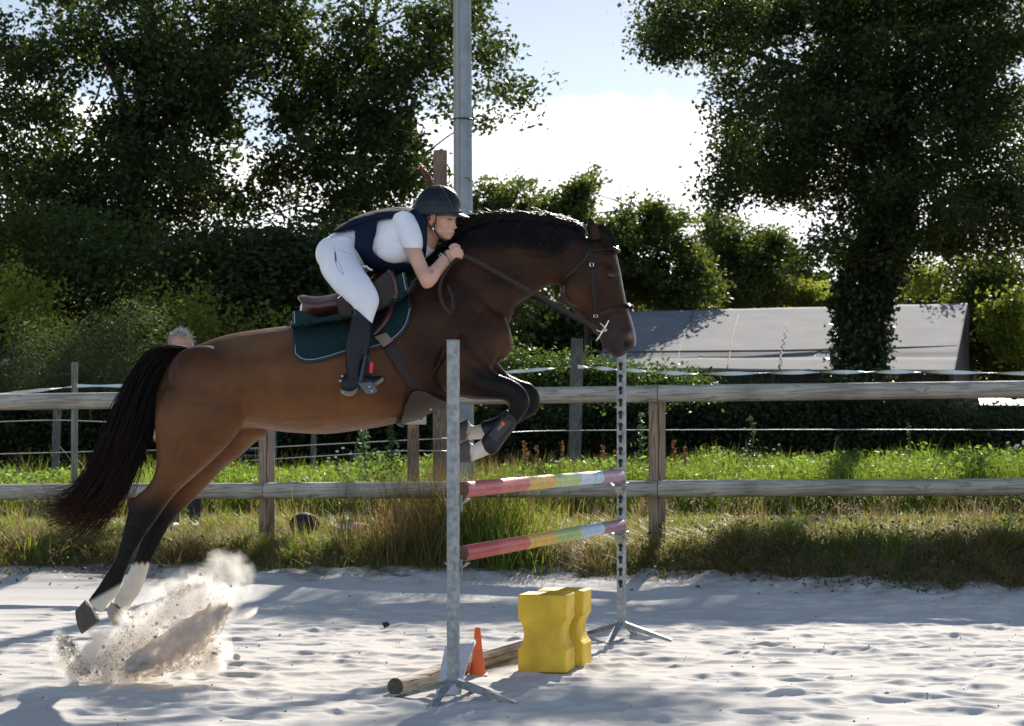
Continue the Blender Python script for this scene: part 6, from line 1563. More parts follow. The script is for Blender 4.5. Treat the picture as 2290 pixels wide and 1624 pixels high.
# bit: full cheek snaffle with pale rubber centre
for far in (False, True):
    bt = lambda x, y, D=10.69: (lambda q: q if not far else np.array([q[0], 2 * HD - q[1], q[2]]))(P(x, y, D))
    m_bit = mat('white_metal_bit', (.78, .77, .72), rough=.25, metal=.8) if not far else bpy.data.materials['white_metal_bit']
    mb = MB(); mb.tube([bt(1361, 718), bt(1356, 727), bt(1351, 737)], [.003, .0042, .0045], 8); mb.tube([bt(1351, 737), bt(1345, 745), bt(1338, 757)], [.0045, .0042, .003], 8)
    mb.tube([bt(1361, 717), bt(1361, 718)], .0055, 8); mb.tube([bt(1338, 757), bt(1337, 758)], .0055, 8)
    mb.tube(spline([bt(1351, 732), bt(1348, 727), bt(1342, 723)], 8), .0032, 8); mb.tube(spline([bt(1349, 741), bt(1341, 741), bt(1334, 737), bt(1332, 734)], 8), .0032, 8)
    chld(mb.build('bit_cheek', m_bit, smooth=True), bri)
    chld(MB().add(*ellip(bt(1352, 738, 10.688), (.014, .009, .009), None, 14, 10)).build('bit_guard', mat('pale_yellow_rubber', (.52, .50, .22), .5) if not far else bpy.data.materials['pale_yellow_rubber'], smooth=True), bri)
# reins
rn = [(1010, 578, 10.60), (1036, 572, 10.60), (1080, 592, 10.61), (1130, 620, 10.60), (1180, 648, 10.60), (1225, 672, 10.61), (1270, 698, 10.63), (1310, 720, 10.66), (1336, 734, 10.685)]
strap('rein', rn, .020, 0, m_bro, bri, .004, free=True, n=50)
strap('rein', [(a, b - 5 if i > 4 else b, d) for i, (a, b, d) in enumerate(rn)], .020, 0, m_bro, bri, .004, free=True, n=50, far=True)
strap('rein', [(1238, 665, 10.72), (1270, 683, 10.73), (1300, 703, 10.74), (1322, 722, 10.76)], .014, 0, m_blk, bri, .004, free=True)
strap('rein_loop', [(1030, 574, 10.59), (1012, 588, 10.55), (994, 612, 10.53), (984, 640, 10.52), (986, 668, 10.51), (996, 690, 10.51), (1010, 702, 10.51)], .016, 0, m_bro, bri, .004, free=True, n=40)
strap('rein_loop', [(1010, 702, 10.51), (1014, 690, 10.52), (1010, 660, 10.52), (1002, 640, 10.53)], .012, 0, m_bro, bri, .004, free=True, n=20)
# tendon boots
m_boot = mat('black_shell', (.010, .011, .015), rough=.42, spec=.35, noise=(20, .15, 4)); m_strap = mat('grey_strap', (.045, .045, .048), rough=.75)
def tboot(name, secs, D, label):
    V, Fc = loft([sec(a, b, w, D) for a, b, w in secs], n=28, sub=5, power=2.3)
    o = fuse(name, [(V, Fc)], .004, 4, m_boot); return tag(o, label, 'leg boot', 'leg boots on the forelegs')
tb = tboot('leg_boot', [((1156, 938), (1133, 916), .036), ((1152, 956), (1121, 932), .040), ((1136, 978), (1104, 952), .041), ((1122, 998), (1088, 966), .045), ((1112, 1012), (1076, 984), .047), ((1098, 1019), (1076, 1000), .034)], ND,
           'near black leg boot with an orange and white tag')
tboot('leg_boot', [((1152, 944), (1134, 915), .034), ((1140, 962), (1115, 930), .038), ((1122, 975), (1096, 938), .042), ((1104, 982), (1080, 942), .045), ((1086, 978), (1074, 950), .038)], FD, 'far black leg boot partly hidden behind the near one')
TB = bvh_of(tb)
def on_boot(x, y, off=.001):
    d = Vector(((x - CX) / F, 1.0, -(y - HY) / F)).normalized(); h, n_, _, _ = TB.ray_cast(CAMV, d)
    return np.array(h + (n_ if n_.dot(d) < 0 else -n_) * off) if h is not None else P(x, y, ND - .045)
def decal(name, quadpx, off, m, parent, n=8):
    V = []; 
    for j in range(n):
        for i in range(n):
            u, v = i / (n - 1), j / (n - 1); q = [np.array(a) for a in quadpx]
            p = q[0] * (1 - u) * (1 - v) + q[1] * u * (1 - v) + q[2] * u * v + q[3] * (1 - u) * v; V.append(on_boot(p[0], p[1], off))
    idx = np.arange(n * n).reshape(n, n); fs = np.stack([idx[:-1, :-1], idx[:-1, 1:], idx[1:, 1:], idx[1:, :-1]], -1).reshape(-1, 4)
    o = mesh_np(name, V, fs, m, parent); s = o.modifiers.new('t', 'SOLIDIFY'); s.thickness = .001; s.offset = 0; return o
bz = lambda x, y: (1043.1 + x * .08690, 889.7 + y * .08690)
decal('closing_strap', [bz(940, 520), bz(1180, 640), bz(780, 1140), bz(560, 960)], .002, m_strap, tb, 12)
decal('tag_patch', [bz(935, 610), bz(1010, 670), bz(845, 890), bz(765, 815)], .0045, mat('tag_ground', (.10, .075, .065), .7), tb)
decal('tag_square', [bz(935, 610), bz(1010, 670), bz(955, 745), bz(875, 680)], .006, mat('orange_tag', (.75, .09, .02), .5), tb)
# lettering of the tag: strokes laid on the shell
m_let = mat('white_letter', (.75, .73, .70), .5)
def stroke(pts, r=.0007, m=m_let, nm='letter'):
    C = [on_boot(*bz(*p), .0065) for p in spline(pts, 14)]; MB().tube(C, r, 5).build(nm, m, tb)
stroke([(895, 725), (880, 735), (868, 755), (872, 770), (890, 768), (908, 750), (905, 733), (895, 725)])
MB().tube([on_boot(*bz(*p), .0065) for p in ((820, 795), (850, 790), (850, 790), (838, 822), (838, 822), (862, 818))], .0007, 5).build('letter', m_let, tb)
stroke([(925, 660), (945, 690), (925, 700)], .0008, mat('yellow_orange_mark', (.9, .35, .12), .5), 'mark')
# ------------------------------------------------------------------ rider
m_skin = mat('skin', rough=.5, spec=.35, noise=(14, .06, 4), attr=True, sss=.12)
m_shirt = mat('white_cotton', (.80, .80, .86), rough=.85, spec=.2, noise=(7, .04, 4), bump=(11, .55, .022))
m_breech = mat('white_stretch_cloth', (.78, .78, .85), rough=.7, spec=.25, noise=(6, .05, 4), bump=(9, .40, .020))
m_vest = mat('navy_nylon', (.008, .014, .034), rough=.85, spec=.12, noise=(9, .2, 5), bump=(14, .6, .018))
def L(lst, **kw):
    """sections ((x,y),(x,y),half width, depth)"""
    return loft([(P(a[0], a[1], D), P(b[0], b[1], D), w) for a, b, w, D in lst], **kw)
# head in its own frame: x forward, y left, z up
hy_, hp_ = math.radians(-24), math.radians(9)
HO = P(979, 494, 10.70)
Rz = np.array([[math.cos(hy_), -math.sin(hy_), 0], [math.sin(hy_), math.cos(hy_), 0], [0, 0, 1]]); Ry = np.array([[math.cos(hp_), 0, math.sin(hp_)], [0, 1, 0], [-math.sin(hp_), 0, math.cos(hp_)]])
HR = Rz @ Ry
def hw(p): return HO + np.asarray(p, float) @ HR.T
def he(c, r, rot=None, nu=24, nv=16):
    V, Fc = ellip(c, r, rot, nu, nv); return hw(V), Fc
def rot(ax, deg):
    return np.array(Matrix.Rotation(math.radians(deg), 3, ax))
headS = [he((-.012, 0, .040), (.092, .074, .088)), he((.030, 0, .000), (.066, .058, .075)), he((.045, 0, -.045), (.050, .046, .058)), he((.060, 0, -.083), (.030, .026, .026)),
         he((.020, 0, -.055), (.060, .052, .045)), he((.062, 0, .035), (.036, .050, .034)), he((.078, 0, .008), (.018, .044, .016)),
         he((.058, -.030, -.022), (.030, .024, .030)), he((.058, .030, -.022), (.030, .024, .030)),
         he((.090, 0, -.062), (.012, .022, .0075)), he((.087, 0, -.074), (.012, .019, .007)), he((.086, 0, -.055), (.014, .022, .016)),
         he((.094, 0, -.006), (.009, .009, .024), rot('Y', -18)), he((.101, 0, -.026), (.012, .012, .010)), he((.095, -.011, -.031), (.009, .007, .007)), he((.095, .011, -.031), (.009, .007, .007))]
for s in (-1, 1):
    headS.append(he((-.004, s * .074, -.004), (.018, .008, .030), rot('Y', -10))); headS.append(he((.002, s * .070, -.026), (.010, .008, .012)))
neckS = L([((948, 500), (975, 545), .055, 10.74), ((958, 492), (985, 540), .055, 10.73), ((965, 480), (1000, 525), .056, 10.71)], n=20)
chest = L([((880, 485), (900, 580), .14, 10.78), ((915, 482), (935, 575), .15, 10.77), ((945, 488), (965, 560), .10, 10.75), ((960, 496), (980, 545), .06, 10.74)], n=24)
def arm(D0, De, Dw, far=False):
    o = (0, 0)
    return L([((890, 505), (930, 505), .05, D0 + .02), ((900, 530), (942, 530), .050, D0), ((904, 553), (943, 556), .046, D0 - .01), ((914, 580), (950, 578), .042, (D0 + De) / 2), ((926, 606), (958, 596), .038, (D0 + 2 * De) / 3), ((937, 628), (965, 610), .036, De),
              ((948, 645), (968, 606), .033, De), ((964, 642), (968, 594), .032, De + .01), ((984, 617), (973, 586), .031, (De + Dw) / 2), ((999, 598), (984, 573), .026, (De + 3 * Dw) / 4), ((1008, 588), (993, 564), .022, Dw), ((1016, 583), (1000, 557), .022, Dw)], n=20, sub=3)
bodyS = headS + [neckS, chest, arm(10.60, 10.50, 10.60), arm(11.02, 11.08, 10.98)]
def hand(Dw, s):
    """fist closed on the rein in the mane; s=-1 near hand, +1 far hand"""
    sh = []
    q = lambda x, y, d: P(x, y, Dw + s * d)
    sh.append(loft([(q(1002, 560, .010), q(1014, 584, .010), .022), (q(1009, 554, .012), q(1021, 581, .012), .020), (q(1018, 552, .014), q(1028, 577, .014), .018), (q(1024, 553, .012), q(1031, 573, .012), .012)], n=18))
    # four unequal fingers curling round the rein, knuckles up front
    for i, (kx, ky, ln, r) in enumerate(((1023, 554, 1.0, .0085), (1028, 560, 1.1, .0088), (1030, 567, 1.02, .0085), (1029, 574, .82, .0075))):
        pts = [q(kx - 9, ky + 2, .020), q(kx, ky, .026), q(kx + 4 * ln, ky + 1.5, .014), q(kx + 3 * ln, ky + 3.5, -.008), q(kx - 3, ky + 5, -.018), q(kx - 8, ky + 5, -.010)]
        C = spline(pts, 16); V, Fc = tube_np(C, np.linspace(r * 1.05, r * .8, 16), 12); sh.append((V, Fc)); sh.append(ellip(C[-1], (r * .8,) * 3, None, 10, 8)); sh.append(ellip(pts[1], (r * 1.15,) * 3, None, 10, 8))
    C = spline([q(1006, 556, .004), q(1013, 549, .004), q(1020, 548, .010), q(1027, 551, .012)], 12); V, Fc = tube_np(C, np.linspace(.012, .008, 12), 12); sh.append((V, Fc)); sh.append(ellip(C[-1], (.008,) * 3, None, 10, 8))
    return sh
bodyS += hand(10.60, -1) + hand(10.97, 1)
rider = fuse('person', bodyS, .0040, 9, m_skin)
tag(rider, 'rider in white breeches, white shirt and navy vest crouching forward over the horse neck', 'person')
rc = co_of(rider); loc = (rc - HO) @ HR
# sculpt the face
def fd(c, r, depth, axis=0):
    w = np.exp(-(((loc - np.array(c)) / np.array(r)) ** 2).sum(1)); 
    d = np.zeros_like(loc); d[:, axis] = depth * w; return d
dl = np.zeros_like(loc)
for s in (-1, 1): dl += fd((.088, s * .032, .010), (.03, .017, .011), -.0065); dl += fd((.09, s * .008, -.040), (.02, .006, .006), -.004); dl += fd((-.004, s * .080, -.002), (.009, .010, .014), -s * .005, 1)
loc_z = np.minimum(loc[:, 2], 0); dl[:, 2] += -loc_z * .17 * (1 - sstep(.125, .16, np.linalg.norm(loc, axis=1)))
dl += fd((.103, 0, -.068), (.02, .020, .0022), -.006)
dl += fd((.10, 0, -.098), (.03, .02, .006), .002)
loc2 = loc + dl; inhead = np.linalg.norm(loc, axis=1) < .16
rc = np.where(inhead[:, None], HO + loc2 @ HR.T, rc); rider.data.vertices.foreach_set('co', rc.astype(np.float32).ravel()); rider.data.update()
skin = np.array([.62, .36, .265]); col = np.tile(skin, (len(rc), 1))
def tint(c, r, colr, amt):
    global col
    w = np.exp(-(((loc - np.array(c)) / np.array(r)) ** 2).sum(1)) * amt; col = col * (1 - w[:, None]) + np.array(colr) * w[:, None]
for s in (-1, 1):
    tint((.07, s * .038, -.030), (.03, .022, .022), (.60, .30, .22), .18); tint((.09, s * .031, .030), (.03, .019, .004), (.16, .08, .045), .75); tint((.0, s * .08, -.005), (.03, .02, .03), (.60, .23, .17), .5)
    tint((.09, s * .032, .016), (.03, .016, .003), (.10, .05, .035), .6)
tint((.10, 0, -.064), (.03, .022, .0055), (.48, .12, .11), .8); tint((.10, 0, -.0685), (.03, .019, .0016), (.10, .02, .02), .9); tint((.115, 0, -.03), (.02, .015, .012), (.58, .24, .18), .4)
w = np.exp(-((rc - P(958, 640, 10.5)) ** 2).sum(1) / .03 ** 2) * .4; col = col * (1 - w[:, None]) + np.array([.55, .22, .16]) * w[:, None]
set_col(rider, col)
m_white = mat('eye_white', (.34, .28, .25), rough=.25); m_iris = mat('iris', (.10, .13, .09), rough=.1)
for s in (-1, 1):
    V, Fc = he((.0775, s * .032, .009), (.0105, .0115, .0085)); MB().add(V, Fc).build('eye', m_white, rider, smooth=True)
    V, Fc = he((.0858, s * .0315 - .001, .009), (.0035, .0045, .0045)); MB().add(V, Fc).build('iris', m_iris, rider, smooth=True)
    C = [hw((.0905 - .25 * abs(y) , s * .032 + y, .0155 - 14 * y * y)) for y in np.linspace(-.015, .015, 9)]; MB().tube(C, .0016, 6).build('eyelash', mat('lash', (.03, .02, .015), .7), rider)
# helmet
m_helm = mat('matt_blue_black_shell', (.006, .008, .013), rough=.34, spec=.38, noise=(4, .15, 4), bump=(300, .05, .0005)); m_helm2 = mat('helmet_centre_panel', (.020, .016, .015), rough=.5)
nu, nv = 72, 30; V = []; 
def rimz(ph):  # lower edge height by azimuth (0 front)
    c = math.cos(ph); return .033 + .006 * c - .040 * max(0, -c) ** 1.5 - .012 * (1 - abs(c)) ** 1 
def shell(ph, t, grow=0.0):
    """t 0 at the rim, 1 at the crown"""
    a, b, h = .130 + grow, .103 + grow, .150 + grow
    z0 = rimz(ph); th = t * math.pi / 2; zc = .030
    lowz = z0 - zc
    r = math.cos(th) ** .82 if t > 0 else 1.0
    z = zc + lowz * (1 - t) ** 2 + h * math.sin(th) 
    bias = -.010
    pw = (abs(math.cos(ph)) ** 2.3 + abs(math.sin(ph)) ** 2.3) ** (-1 / 2.3)
    return (bias + a * r * pw * math.cos(ph), b * r * pw * math.sin(ph), z)
G = np.array([[shell(2 * math.pi * i / nu, j / (nv - 1)) for i in range(nu)] for j in range(nv)])
G2 = np.array([[shell(2 * math.pi * i / nu, j / (nv - 1), -.010) for i in range(nu)] for j in range(nv)])
Vh = np.vstack([G.reshape(-1, 3), G2.reshape(-1, 3)]); n0 = nu * nv; fs = []
for j in range(nv - 1):
    for i in range(nu):
        k = (i + 1) % nu; fs.append((j * nu + i, j * nu + k, (j + 1) * nu + k, (j + 1) * nu + i)); fs.append((n0 + j * nu + i, n0 + (j + 1) * nu + i, n0 + (j + 1) * nu + k, n0 + j * nu + k))
for i in range(nu): k = (i + 1) % nu; fs.append((i, n0 + i, n0 + k, k))
helm = MB().add(hw(Vh), fs).build('helmet', m_helm, rider, smooth=True, sharp=60); helm["label"] = 'blue black riding helmet with a peak'
# peak
V = []; fs = []; na, nr = 31, 8
for thick in (0, -.004):
    for a in np.linspace(-1.25, 1.25, na):
        for r in np.linspace(0, 1, nr):
            c = np.array(shell(a, .02)); tip = .054 * max(0, math.cos(a * 1.15)) ** 1.1
            V.append((c[0] + tip * r * 1.0 - .004 * (1 - r), c[1] * (1 - .10 * r), c[2] + .011 - .016 * r + thick - .002 * r * (abs(a) / 1.25) ** 2))
m0 = na * nr
for i in range(na - 1):
    for j in range(nr - 1):
        a_ = i * nr + j; fs.append((a_, a_ + nr, a_ + nr + 1, a_ + 1)); fs.append((m0 + a_, m0 + a_ + 1, m0 + a_ + nr + 1, m0 + a_ + nr))
for i in range(na - 1): a_ = i * nr + nr - 1; fs.append((a_, a_ + nr, m0 + a_ + nr, m0 + a_))
MB().add(hw(V), fs).build('peak', mat('glossy_peak', (.018, .020, .026), rough=.2, spec=.6), helm, smooth=True, sharp=60)
# rim band, seams and vents
C = [hw(np.array(shell(a, .0, .001)) + [0, 0, .004]) for a in np.linspace(0, 2 * math.pi, 60)]; MB().tube(C, .0045, 8).build('rim', mat('rim_rubber', (.008, .008, .010), .6), helm, smooth=True)
C = []
for t in np.linspace(.12, .96, 24): C.append(hw(shell(-(.55 + .9 * t ** 1.4), t, .0012)))
MB().tube(C, .0009, 5).build('seam', mat('tan_stitching', (.22, .12, .05), .6), helm)
C = [hw(shell(a, .22 + .05 * math.sin((a + 2) * 1.2), .0012)) for a in np.linspace(-2.7, -.5, 24)]; MB().tube(C, .0014, 5).build('seam', mat('grey_seam', (.05, .05, .055), .5), helm)
for (a, t) in ((-.35, .30), (-.30, .40), (-.9, .72), (-1.5, .80), (-.2, .86), (-.25, .55)):
    MB().add(*ellip(hw(shell(a, t, .0006)), (.0038, .0038, .0038), None, 8, 6)).build('vent', mat('vent_dark', (.004, .004, .004), .8) if 'vent_dark' not in bpy.data.materials else bpy.data.materials['vent_dark'], helm, smooth=True)
MB().add(*he((.112, 0, .062), (.008, .020, .018))).build('badge', mat('badge_metal', (.35, .35, .36), rough=.25, metal=.9), helm, smooth=True)
# harness
m_web = mat('black_webbing', (.010, .010, .012), rough=.7)
for s in (-1, 1):
    C = [hw(q) for q in spline([(.030, s * .090, .030), (.030, s * .080, .0), (.020, s * .074, -.032), (.028, s * .064, -.060), (.048, s * .038, -.088), (.056, 0, -.094)], 24)]
    MB().tube(C, .0085, 8, flat=.45).build('chin_strap', m_web, helm, smooth=True)
    C = [hw(q) for q in spline([(-.050, s * .085, .010), (-.030, s * .082, -.020), (.0, s * .078, -.040), (.020, s * .074, -.045)], 12)]
    MB().tube(C, .005, 8, flat=.4).build('chin_strap', m_web, helm, smooth=True)
MB().box(hw((.020, -.079, -.046)), (.010, .006, .012), HR).build('strap_clip', m_metal, helm, bevel=.001)
# hair: dark red brown braid flying up behind, and hair under the helmet back
m_rhair = mat('auburn_hair', (.075, .028, .014), rough=.5, bump=(90, .8, .003)); m_tip = mat('auburn_tip', (.28, .08, .03), rough=.6)
hs = fuse('hair', [he((-.062, 0, .0), (.045, .070, .05)), he((-.026, -.068, .006), (.036, .014, .032)), he((-.03, .066, .004), (.035, .012, .03))], .005, 3, m_rhair); hs.parent = rider
bq = spline([P(955, 455, 10.78), P(958, 430, 10.80), P(961, 412, 10.80), P(958, 398, 10.79), P(954, 390, 10.78), P(949, 383, 10.78), P(943, 378, 10.78)], 40)
br = MB()
g = np.random.default_rng(200)
for k in range(3):
    ph = k * 2.094; t = np.linspace(0, 1, 40); a = t * 16 + ph; rr = .011 * (1 - .35 * t)
    br.tube(bq + np.stack([rr * np.cos(a), .6 * rr * np.sin(2 * a), 0 * a], -1), .010 * (1 - .4 * t) * (1 + .2 * np.sin(t * 40 + ph)), 8)
br.build('braid', m_rhair, rider, smooth=True)
S = []
for i in range(90):
    e = P(943 + g.normal(-3, 3), 376 + g.normal(-1, 3), 10.78 + g.normal(0, .015)); S.append(spline([bq[-6] + g.normal(0, .006, 3), bq[-1] + g.normal(0, .006, 3), e], 6))
V, Fc = strands(np.array(S), np.tile(np.linspace(.0014, .0006, 6), (90, 1))); mesh_np('braid_tip', V, Fc, m_tip, rider)
# shirt
shirt = fuse('t_shirt', [L([((800, 510), (836, 590), .155, 10.80), ((830, 487), (862, 600), .168, 10.79), ((870, 478), (895, 598), .172, 10.78), ((905, 476), (925, 592), .170, 10.77), ((935, 482), (955, 575), .145, 10.76), ((950, 490), (968, 562), .10, 10.75)], n=30),
                         L([((876, 492), (930, 492), .075, 10.66), ((886, 520), (942, 515), .072, 10.62), ((895, 545), (946, 540), .064, 10.59), ((901, 556), (945, 558), .060, 10.588)], n=24),
                         L([((876, 492), (930, 492), .075, 10.94), ((886, 520), (942, 515), .072, 10.98), ((895, 545), (946, 540), .064, 11.01), ((901, 556), (945, 558), .060, 11.012)], n=24),
                         (lambda e: e)(ellip(P(880, 560, 10.66), (.10, .06, .07))), ellip(P(880, 560, 10.92), (.10, .06, .07)), ellip(P(955, 520, 10.755), (.035, .075, .085))], .0055, 6, m_shirt, rider)
# breeches
def leg(s):
    D = lambda d: HD + s * (HD - d)
    return L([((800, 545), (715, 565), .095, D(10.70)), ((800, 565), (712, 580), .098, D(10.67)), ((805, 590), (718, 606), .094, D(10.60)), ((818, 614), (735, 630), .088, D(10.53)), ((834, 636), (753, 652), .080, D(10.47)), ((845, 656), (772, 668), .070, D(10.43)),
              ((848, 674), (786, 682), .062, D(10.41)), ((843, 692), (792, 692), .056, D(10.41)), ((836, 712), (796, 706), .052, D(10.41)), ((830, 735), (794, 730), .048, D(10.41))], n=28)
breech = fuse('breeches', [L([((720, 545), (716, 585), .09, 10.8), ((736, 528), (742, 630), .15, 10.8), ((762, 515), (790, 628), .168, 10.8), ((800, 500), (832, 600), .152, 10.8)], n=30), leg(1), leg(-1), ellip(P(738, 568, 10.70), (.075, .075, .085)), ellip(P(738, 568, 10.90), (.075, .075, .085))], .006, 7, m_breech, rider)
BR = bvh_of(breech)
def on(bv, x, y, off, Dd=10.45):
    d = Vector(((x - CX) / F, 1.0, -(y - HY) / F)).normalized(); h, n_, _, _ = bv.ray_cast(CAMV, d)
    return np.array(h + (n_ if n_.dot(d) < 0 else -n_) * off) if h is not None else P(x, y, Dd)
z1 = lambda x, y: (613.6 + x * .3778, 368.2 + y * .3778)
def seam(pts, r, m, nm, par, bv, off=.0008): MB().tube([on(bv, *z1(*p), off) for p in spline(pts, 20)], r, 5).build(nm, m, par)
m_sm = mat('seam_shadow', (.34, .33, .37), .9)
seam([(360, 520), (363, 545), (366, 575)], .0028, mat('zip_pull', (.02, .02, .025), .4), 'zip', breech, BR)
seam([(355, 490), (358, 540), (362, 580), (375, 610), (405, 655)], .0014, m_sm, 'pocket_seam', breech, BR)
seam([(368, 575), (385, 590), (400, 620), (410, 650)], .0012, m_sm, 'pocket_seam', breech, BR)
seam([(380, 505), (420, 520), (455, 530)], .0012, m_sm, 'seam', breech, BR)
# riding boots
def bootm(s):
    D = lambda d: HD + s * (HD - d)
    sh = [L([((792, 688), (834, 724), .058, D(10.405)), ((789, 702), (832, 730), .058, D(10.405)), ((783, 724), (832, 742), .058, D(10.40)), ((776, 755), (831, 764), .056, D(10.395)), ((772, 785), (824, 790), .050, D(10.39)), ((773, 812), (813, 816), .042, D(10.385)), ((776, 832), (809, 836), .036, D(10.38)), ((778, 846), (806, 850), .034, D(10.38))], n=26),
          L([((764, 848), (764, 878), .026, D(10.385)), ((776, 838), (780, 885), .033, D(10.385)), ((794, 832), (797, 879), .034, D(10.385)), ((812, 838), (816, 868), .035, D(10.385)), ((832, 842), (834, 864), .037, D(10.39)), ((848, 840), (847, 860), .032, D(10.395)), ((858, 843), (857, 852), .018, D(10.40))], n=22)]
    return sh
for s in (1, -1):
    bo = fuse('riding_boot', bootm(s), .005, 4, mat('black_boot_leather', (.006, .008, .014), rough=.42, spec=.28, noise=(10, .2, 5), bump=(12, .35, .008)) if s == 1 else bpy.data.materials['black_boot_leather'], rider)
    Dd = HD + s * (HD - 10.385)
    sole = L([((762, 868), (763, 880), .028, Dd), ((775, 872), (776, 886), .035, Dd), ((790, 872), (790, 884), .033, Dd), ((802, 862), (802, 872), .028, Dd)], n=18)
    MB().add(*sole).build('heel', mat('worn_sole', (.20, .18, .15), .8, noise=(40, .3, 3)) if s == 1 else bpy.data.materials['worn_sole'], bo, smooth=True)
    sole = L([((826, 858), (826, 866), .034, Dd), ((842, 852), (843, 862), .034, Dd), ((856, 842), (858, 852), .02, Dd)], n=18); MB().add(*sole).build('toe_sole', bpy.data.materials['worn_sole'], bo, smooth=True)
    if s == 1:
        BB = bvh_of(bo)
        sp = lambda x, y: (613.6 + x * .1701, 644.3 + y * .1701)
        C = [on(BB, *sp(*p), .002) for p in spline([(870, 1190), (900, 1165), (950, 1140), (1000, 1115), (1080, 1095), (1150, 1100)], 20)]; MB().tube(C, .0052, 8, flat=.5).build('spur_strap', m_blk, bo, smooth=True)
        C = [on(BB, *sp(*p), .002) for p in spline([(985, 1130), (985, 1200), (1000, 1270), (1050, 1310), (1110, 1330)], 20)]; MB().tube(C, .005, 8, flat=.5).build('spur_strap', m_blk, bo, smooth=True)
        c = on(BB, *sp(1000, 1113), .007); k = .017 
        MB().tube([c + np.array(q) * k for q in ((-.5, 0, -.4), (-.4, 0, .45), (.5, 0, .5), (.45, 0, -.35), (-.5, 0, -.4))], .0016, 6).build('buckle', m_metal, bo, smooth=True)
        C = [on(BB, *sp(1010, 300), .001)] + [on(BB, *sp(x, y), .001) for x, y in ((1000, 500), (985, 700), (975, 850), (985, 1000))]
        MB().tube(C, .0022, 6).build('zip', m_blk, bo)
        MB().tube([P(*sp(905, 1160), 10.37), P(*sp(880, 1155), 10.37)], .004, 8).build('spur', m_metal, bo, smooth=True); MB().tube([P(*sp(885, 1215), 10.37), P(*sp(850, 1220), 10.37)], .005, 8).build('spur', m_metal, bo, smooth=True)
# vest: torso shell with big armholes
Vv, Fv = L([((757, 508), (797, 590), .165, 10.80), ((776, 499), (806, 596), .170, 10.80), ((800, 487), (832, 607), .178, 10.80), ((830, 476), (862, 614), .186, 10.79), ((870, 468), (896, 612), .190, 10.78), ((905, 466), (926, 606), .186, 10.77), ((935, 470), (958, 588), .160, 10.76), ((950, 473), (972, 560), .108, 10.75)], n=130, sub=20)
Vv = np.array(Vv); vx = CX + Vv[:, 0] / Vv[:, 1] * F; vy = HY - (Vv[:, 2] - CAM_Z) / Vv[:, 1] * F
def inpoly(x, y, poly):
    r = np.zeros(len(x), bool); n = len(poly)
    for i in range(n):
        x1, y1 = poly[i]; x2, y2 = poly[(i + 1) % n]
        c = ((y1 > y) != (y2 > y)) & (x < (x2 - x1) * (y - y1) / (y2 - y1 + 1e-12) + x1); r ^= c
    return r
hole = [z1(612, 330), z1(700, 318), z1(815, 318), z1(835, 380), z1(870, 470), z1(890, 500), z1(880, 620), z1(800, 585), z1(700, 575), z1(640, 555), z1(590, 520), z1(590, 460), z1(605, 400)]
hole = [tuple(p) for p in spline(hole + [hole[0]], 60)]
rear = inpoly(vx, vy, [z1(300, 410), z1(478, 385), z1(472, 500), z1(500, 585), z1(540, 640), z1(400, 700), z1(250, 500)])
front = inpoly(vx, vy, [z1(890, 500), z1(912, 440), z1(960, 300), z1(1050, 300), z1(1100, 500), z1(960, 640), z1(900, 640)]) & (np.abs(Vv[:, 1] - 10.77) < .5)
kill = inpoly(vx, vy, hole) | rear | front
# push hole-edge vertices onto the outline for a clean edge
keepf = [f for f in Fv if len(f) == 4 and not any(kill[i] for i in f)]
used = sorted({i for f in keepf for i in f}); mp_ = {a: b for b, a in enumerate(used)}
vest = mesh_np('vest', Vv[used], [[mp_[i] for i in f] for f in keepf], m_vest, rider, True)
bm = bmesh.new(); bm.from_mesh(vest.data); bmesh.ops.recalc_face_normals(bm, faces=bm.faces)
be = [v for v in bm.verts if v.is_boundary]
for _ in range(6):
    newp = {}
    for v in be:
        nb = [e.other_vert(v) for e in v.link_edges if e.is_boundary]
        if len(nb) == 2: newp[v] = (v.co * 2 + nb[0].co + nb[1].co) / 4
    for v, c_ in newp.items(): v.co = c_
bm.to_mesh(vest.data); bm.free()
s_ = vest.modifiers.new('t', 'SOLIDIFY'); s_.thickness = .010; s_.offset = .2
vest["label"] = 'navy sleeveless riding vest'
# collar/shoulder strap, back flap and straps of the vest
for s in (1, -1):
    D = lambda d: HD + s * (HD - d)
    sh = L([((926, 470), (950, 468), .012, D(10.66)), ((926, 500), (954, 492), .014, D(10.615)), ((934, 530), (956, 516), .014, D(10.60)), ((941, 556), (955, 548), .012, D(10.615)), ((944, 572), (952, 574), .010, D(10.66))], n=16)
    MB().add(*sh).build('shoulder_strap', m_vest, vest, smooth=True)
flap = fuse('back_flap', [L([((748, 516), (752, 523), .14, 10.79), ((768, 502), (774, 518), .15, 10.79), ((796, 486), (802, 512), .16, 10.79), ((830, 476), (836, 500), .16, 10.79), ((870, 467), (876, 490), .155, 10.78), ((915, 465), (918, 490), .15, 10.77), ((940, 468), (940, 495), .12, 10.76)], n=24)], .006, 4, m_vest, vest)
fc = co_of(flap); 
fx = CX + fc[:, 0] / fc[:, 1] * F; fc[:, 2] -= .25 * np.maximum(np.abs(fc[:, 1] - 10.785) - .03, 0) ** 1.3 ; flap.data.vertices.foreach_set('co', fc.astype(np.float32).ravel())
MB().tube([P(*z1(522, 604), 10.58), P(*z1(545, 602), 10.575), P(*z1(560, 618), 10.575), P(*z1(580, 626), 10.575)], .005, 8).build('toggle', m_shirt, vest, smooth=True)
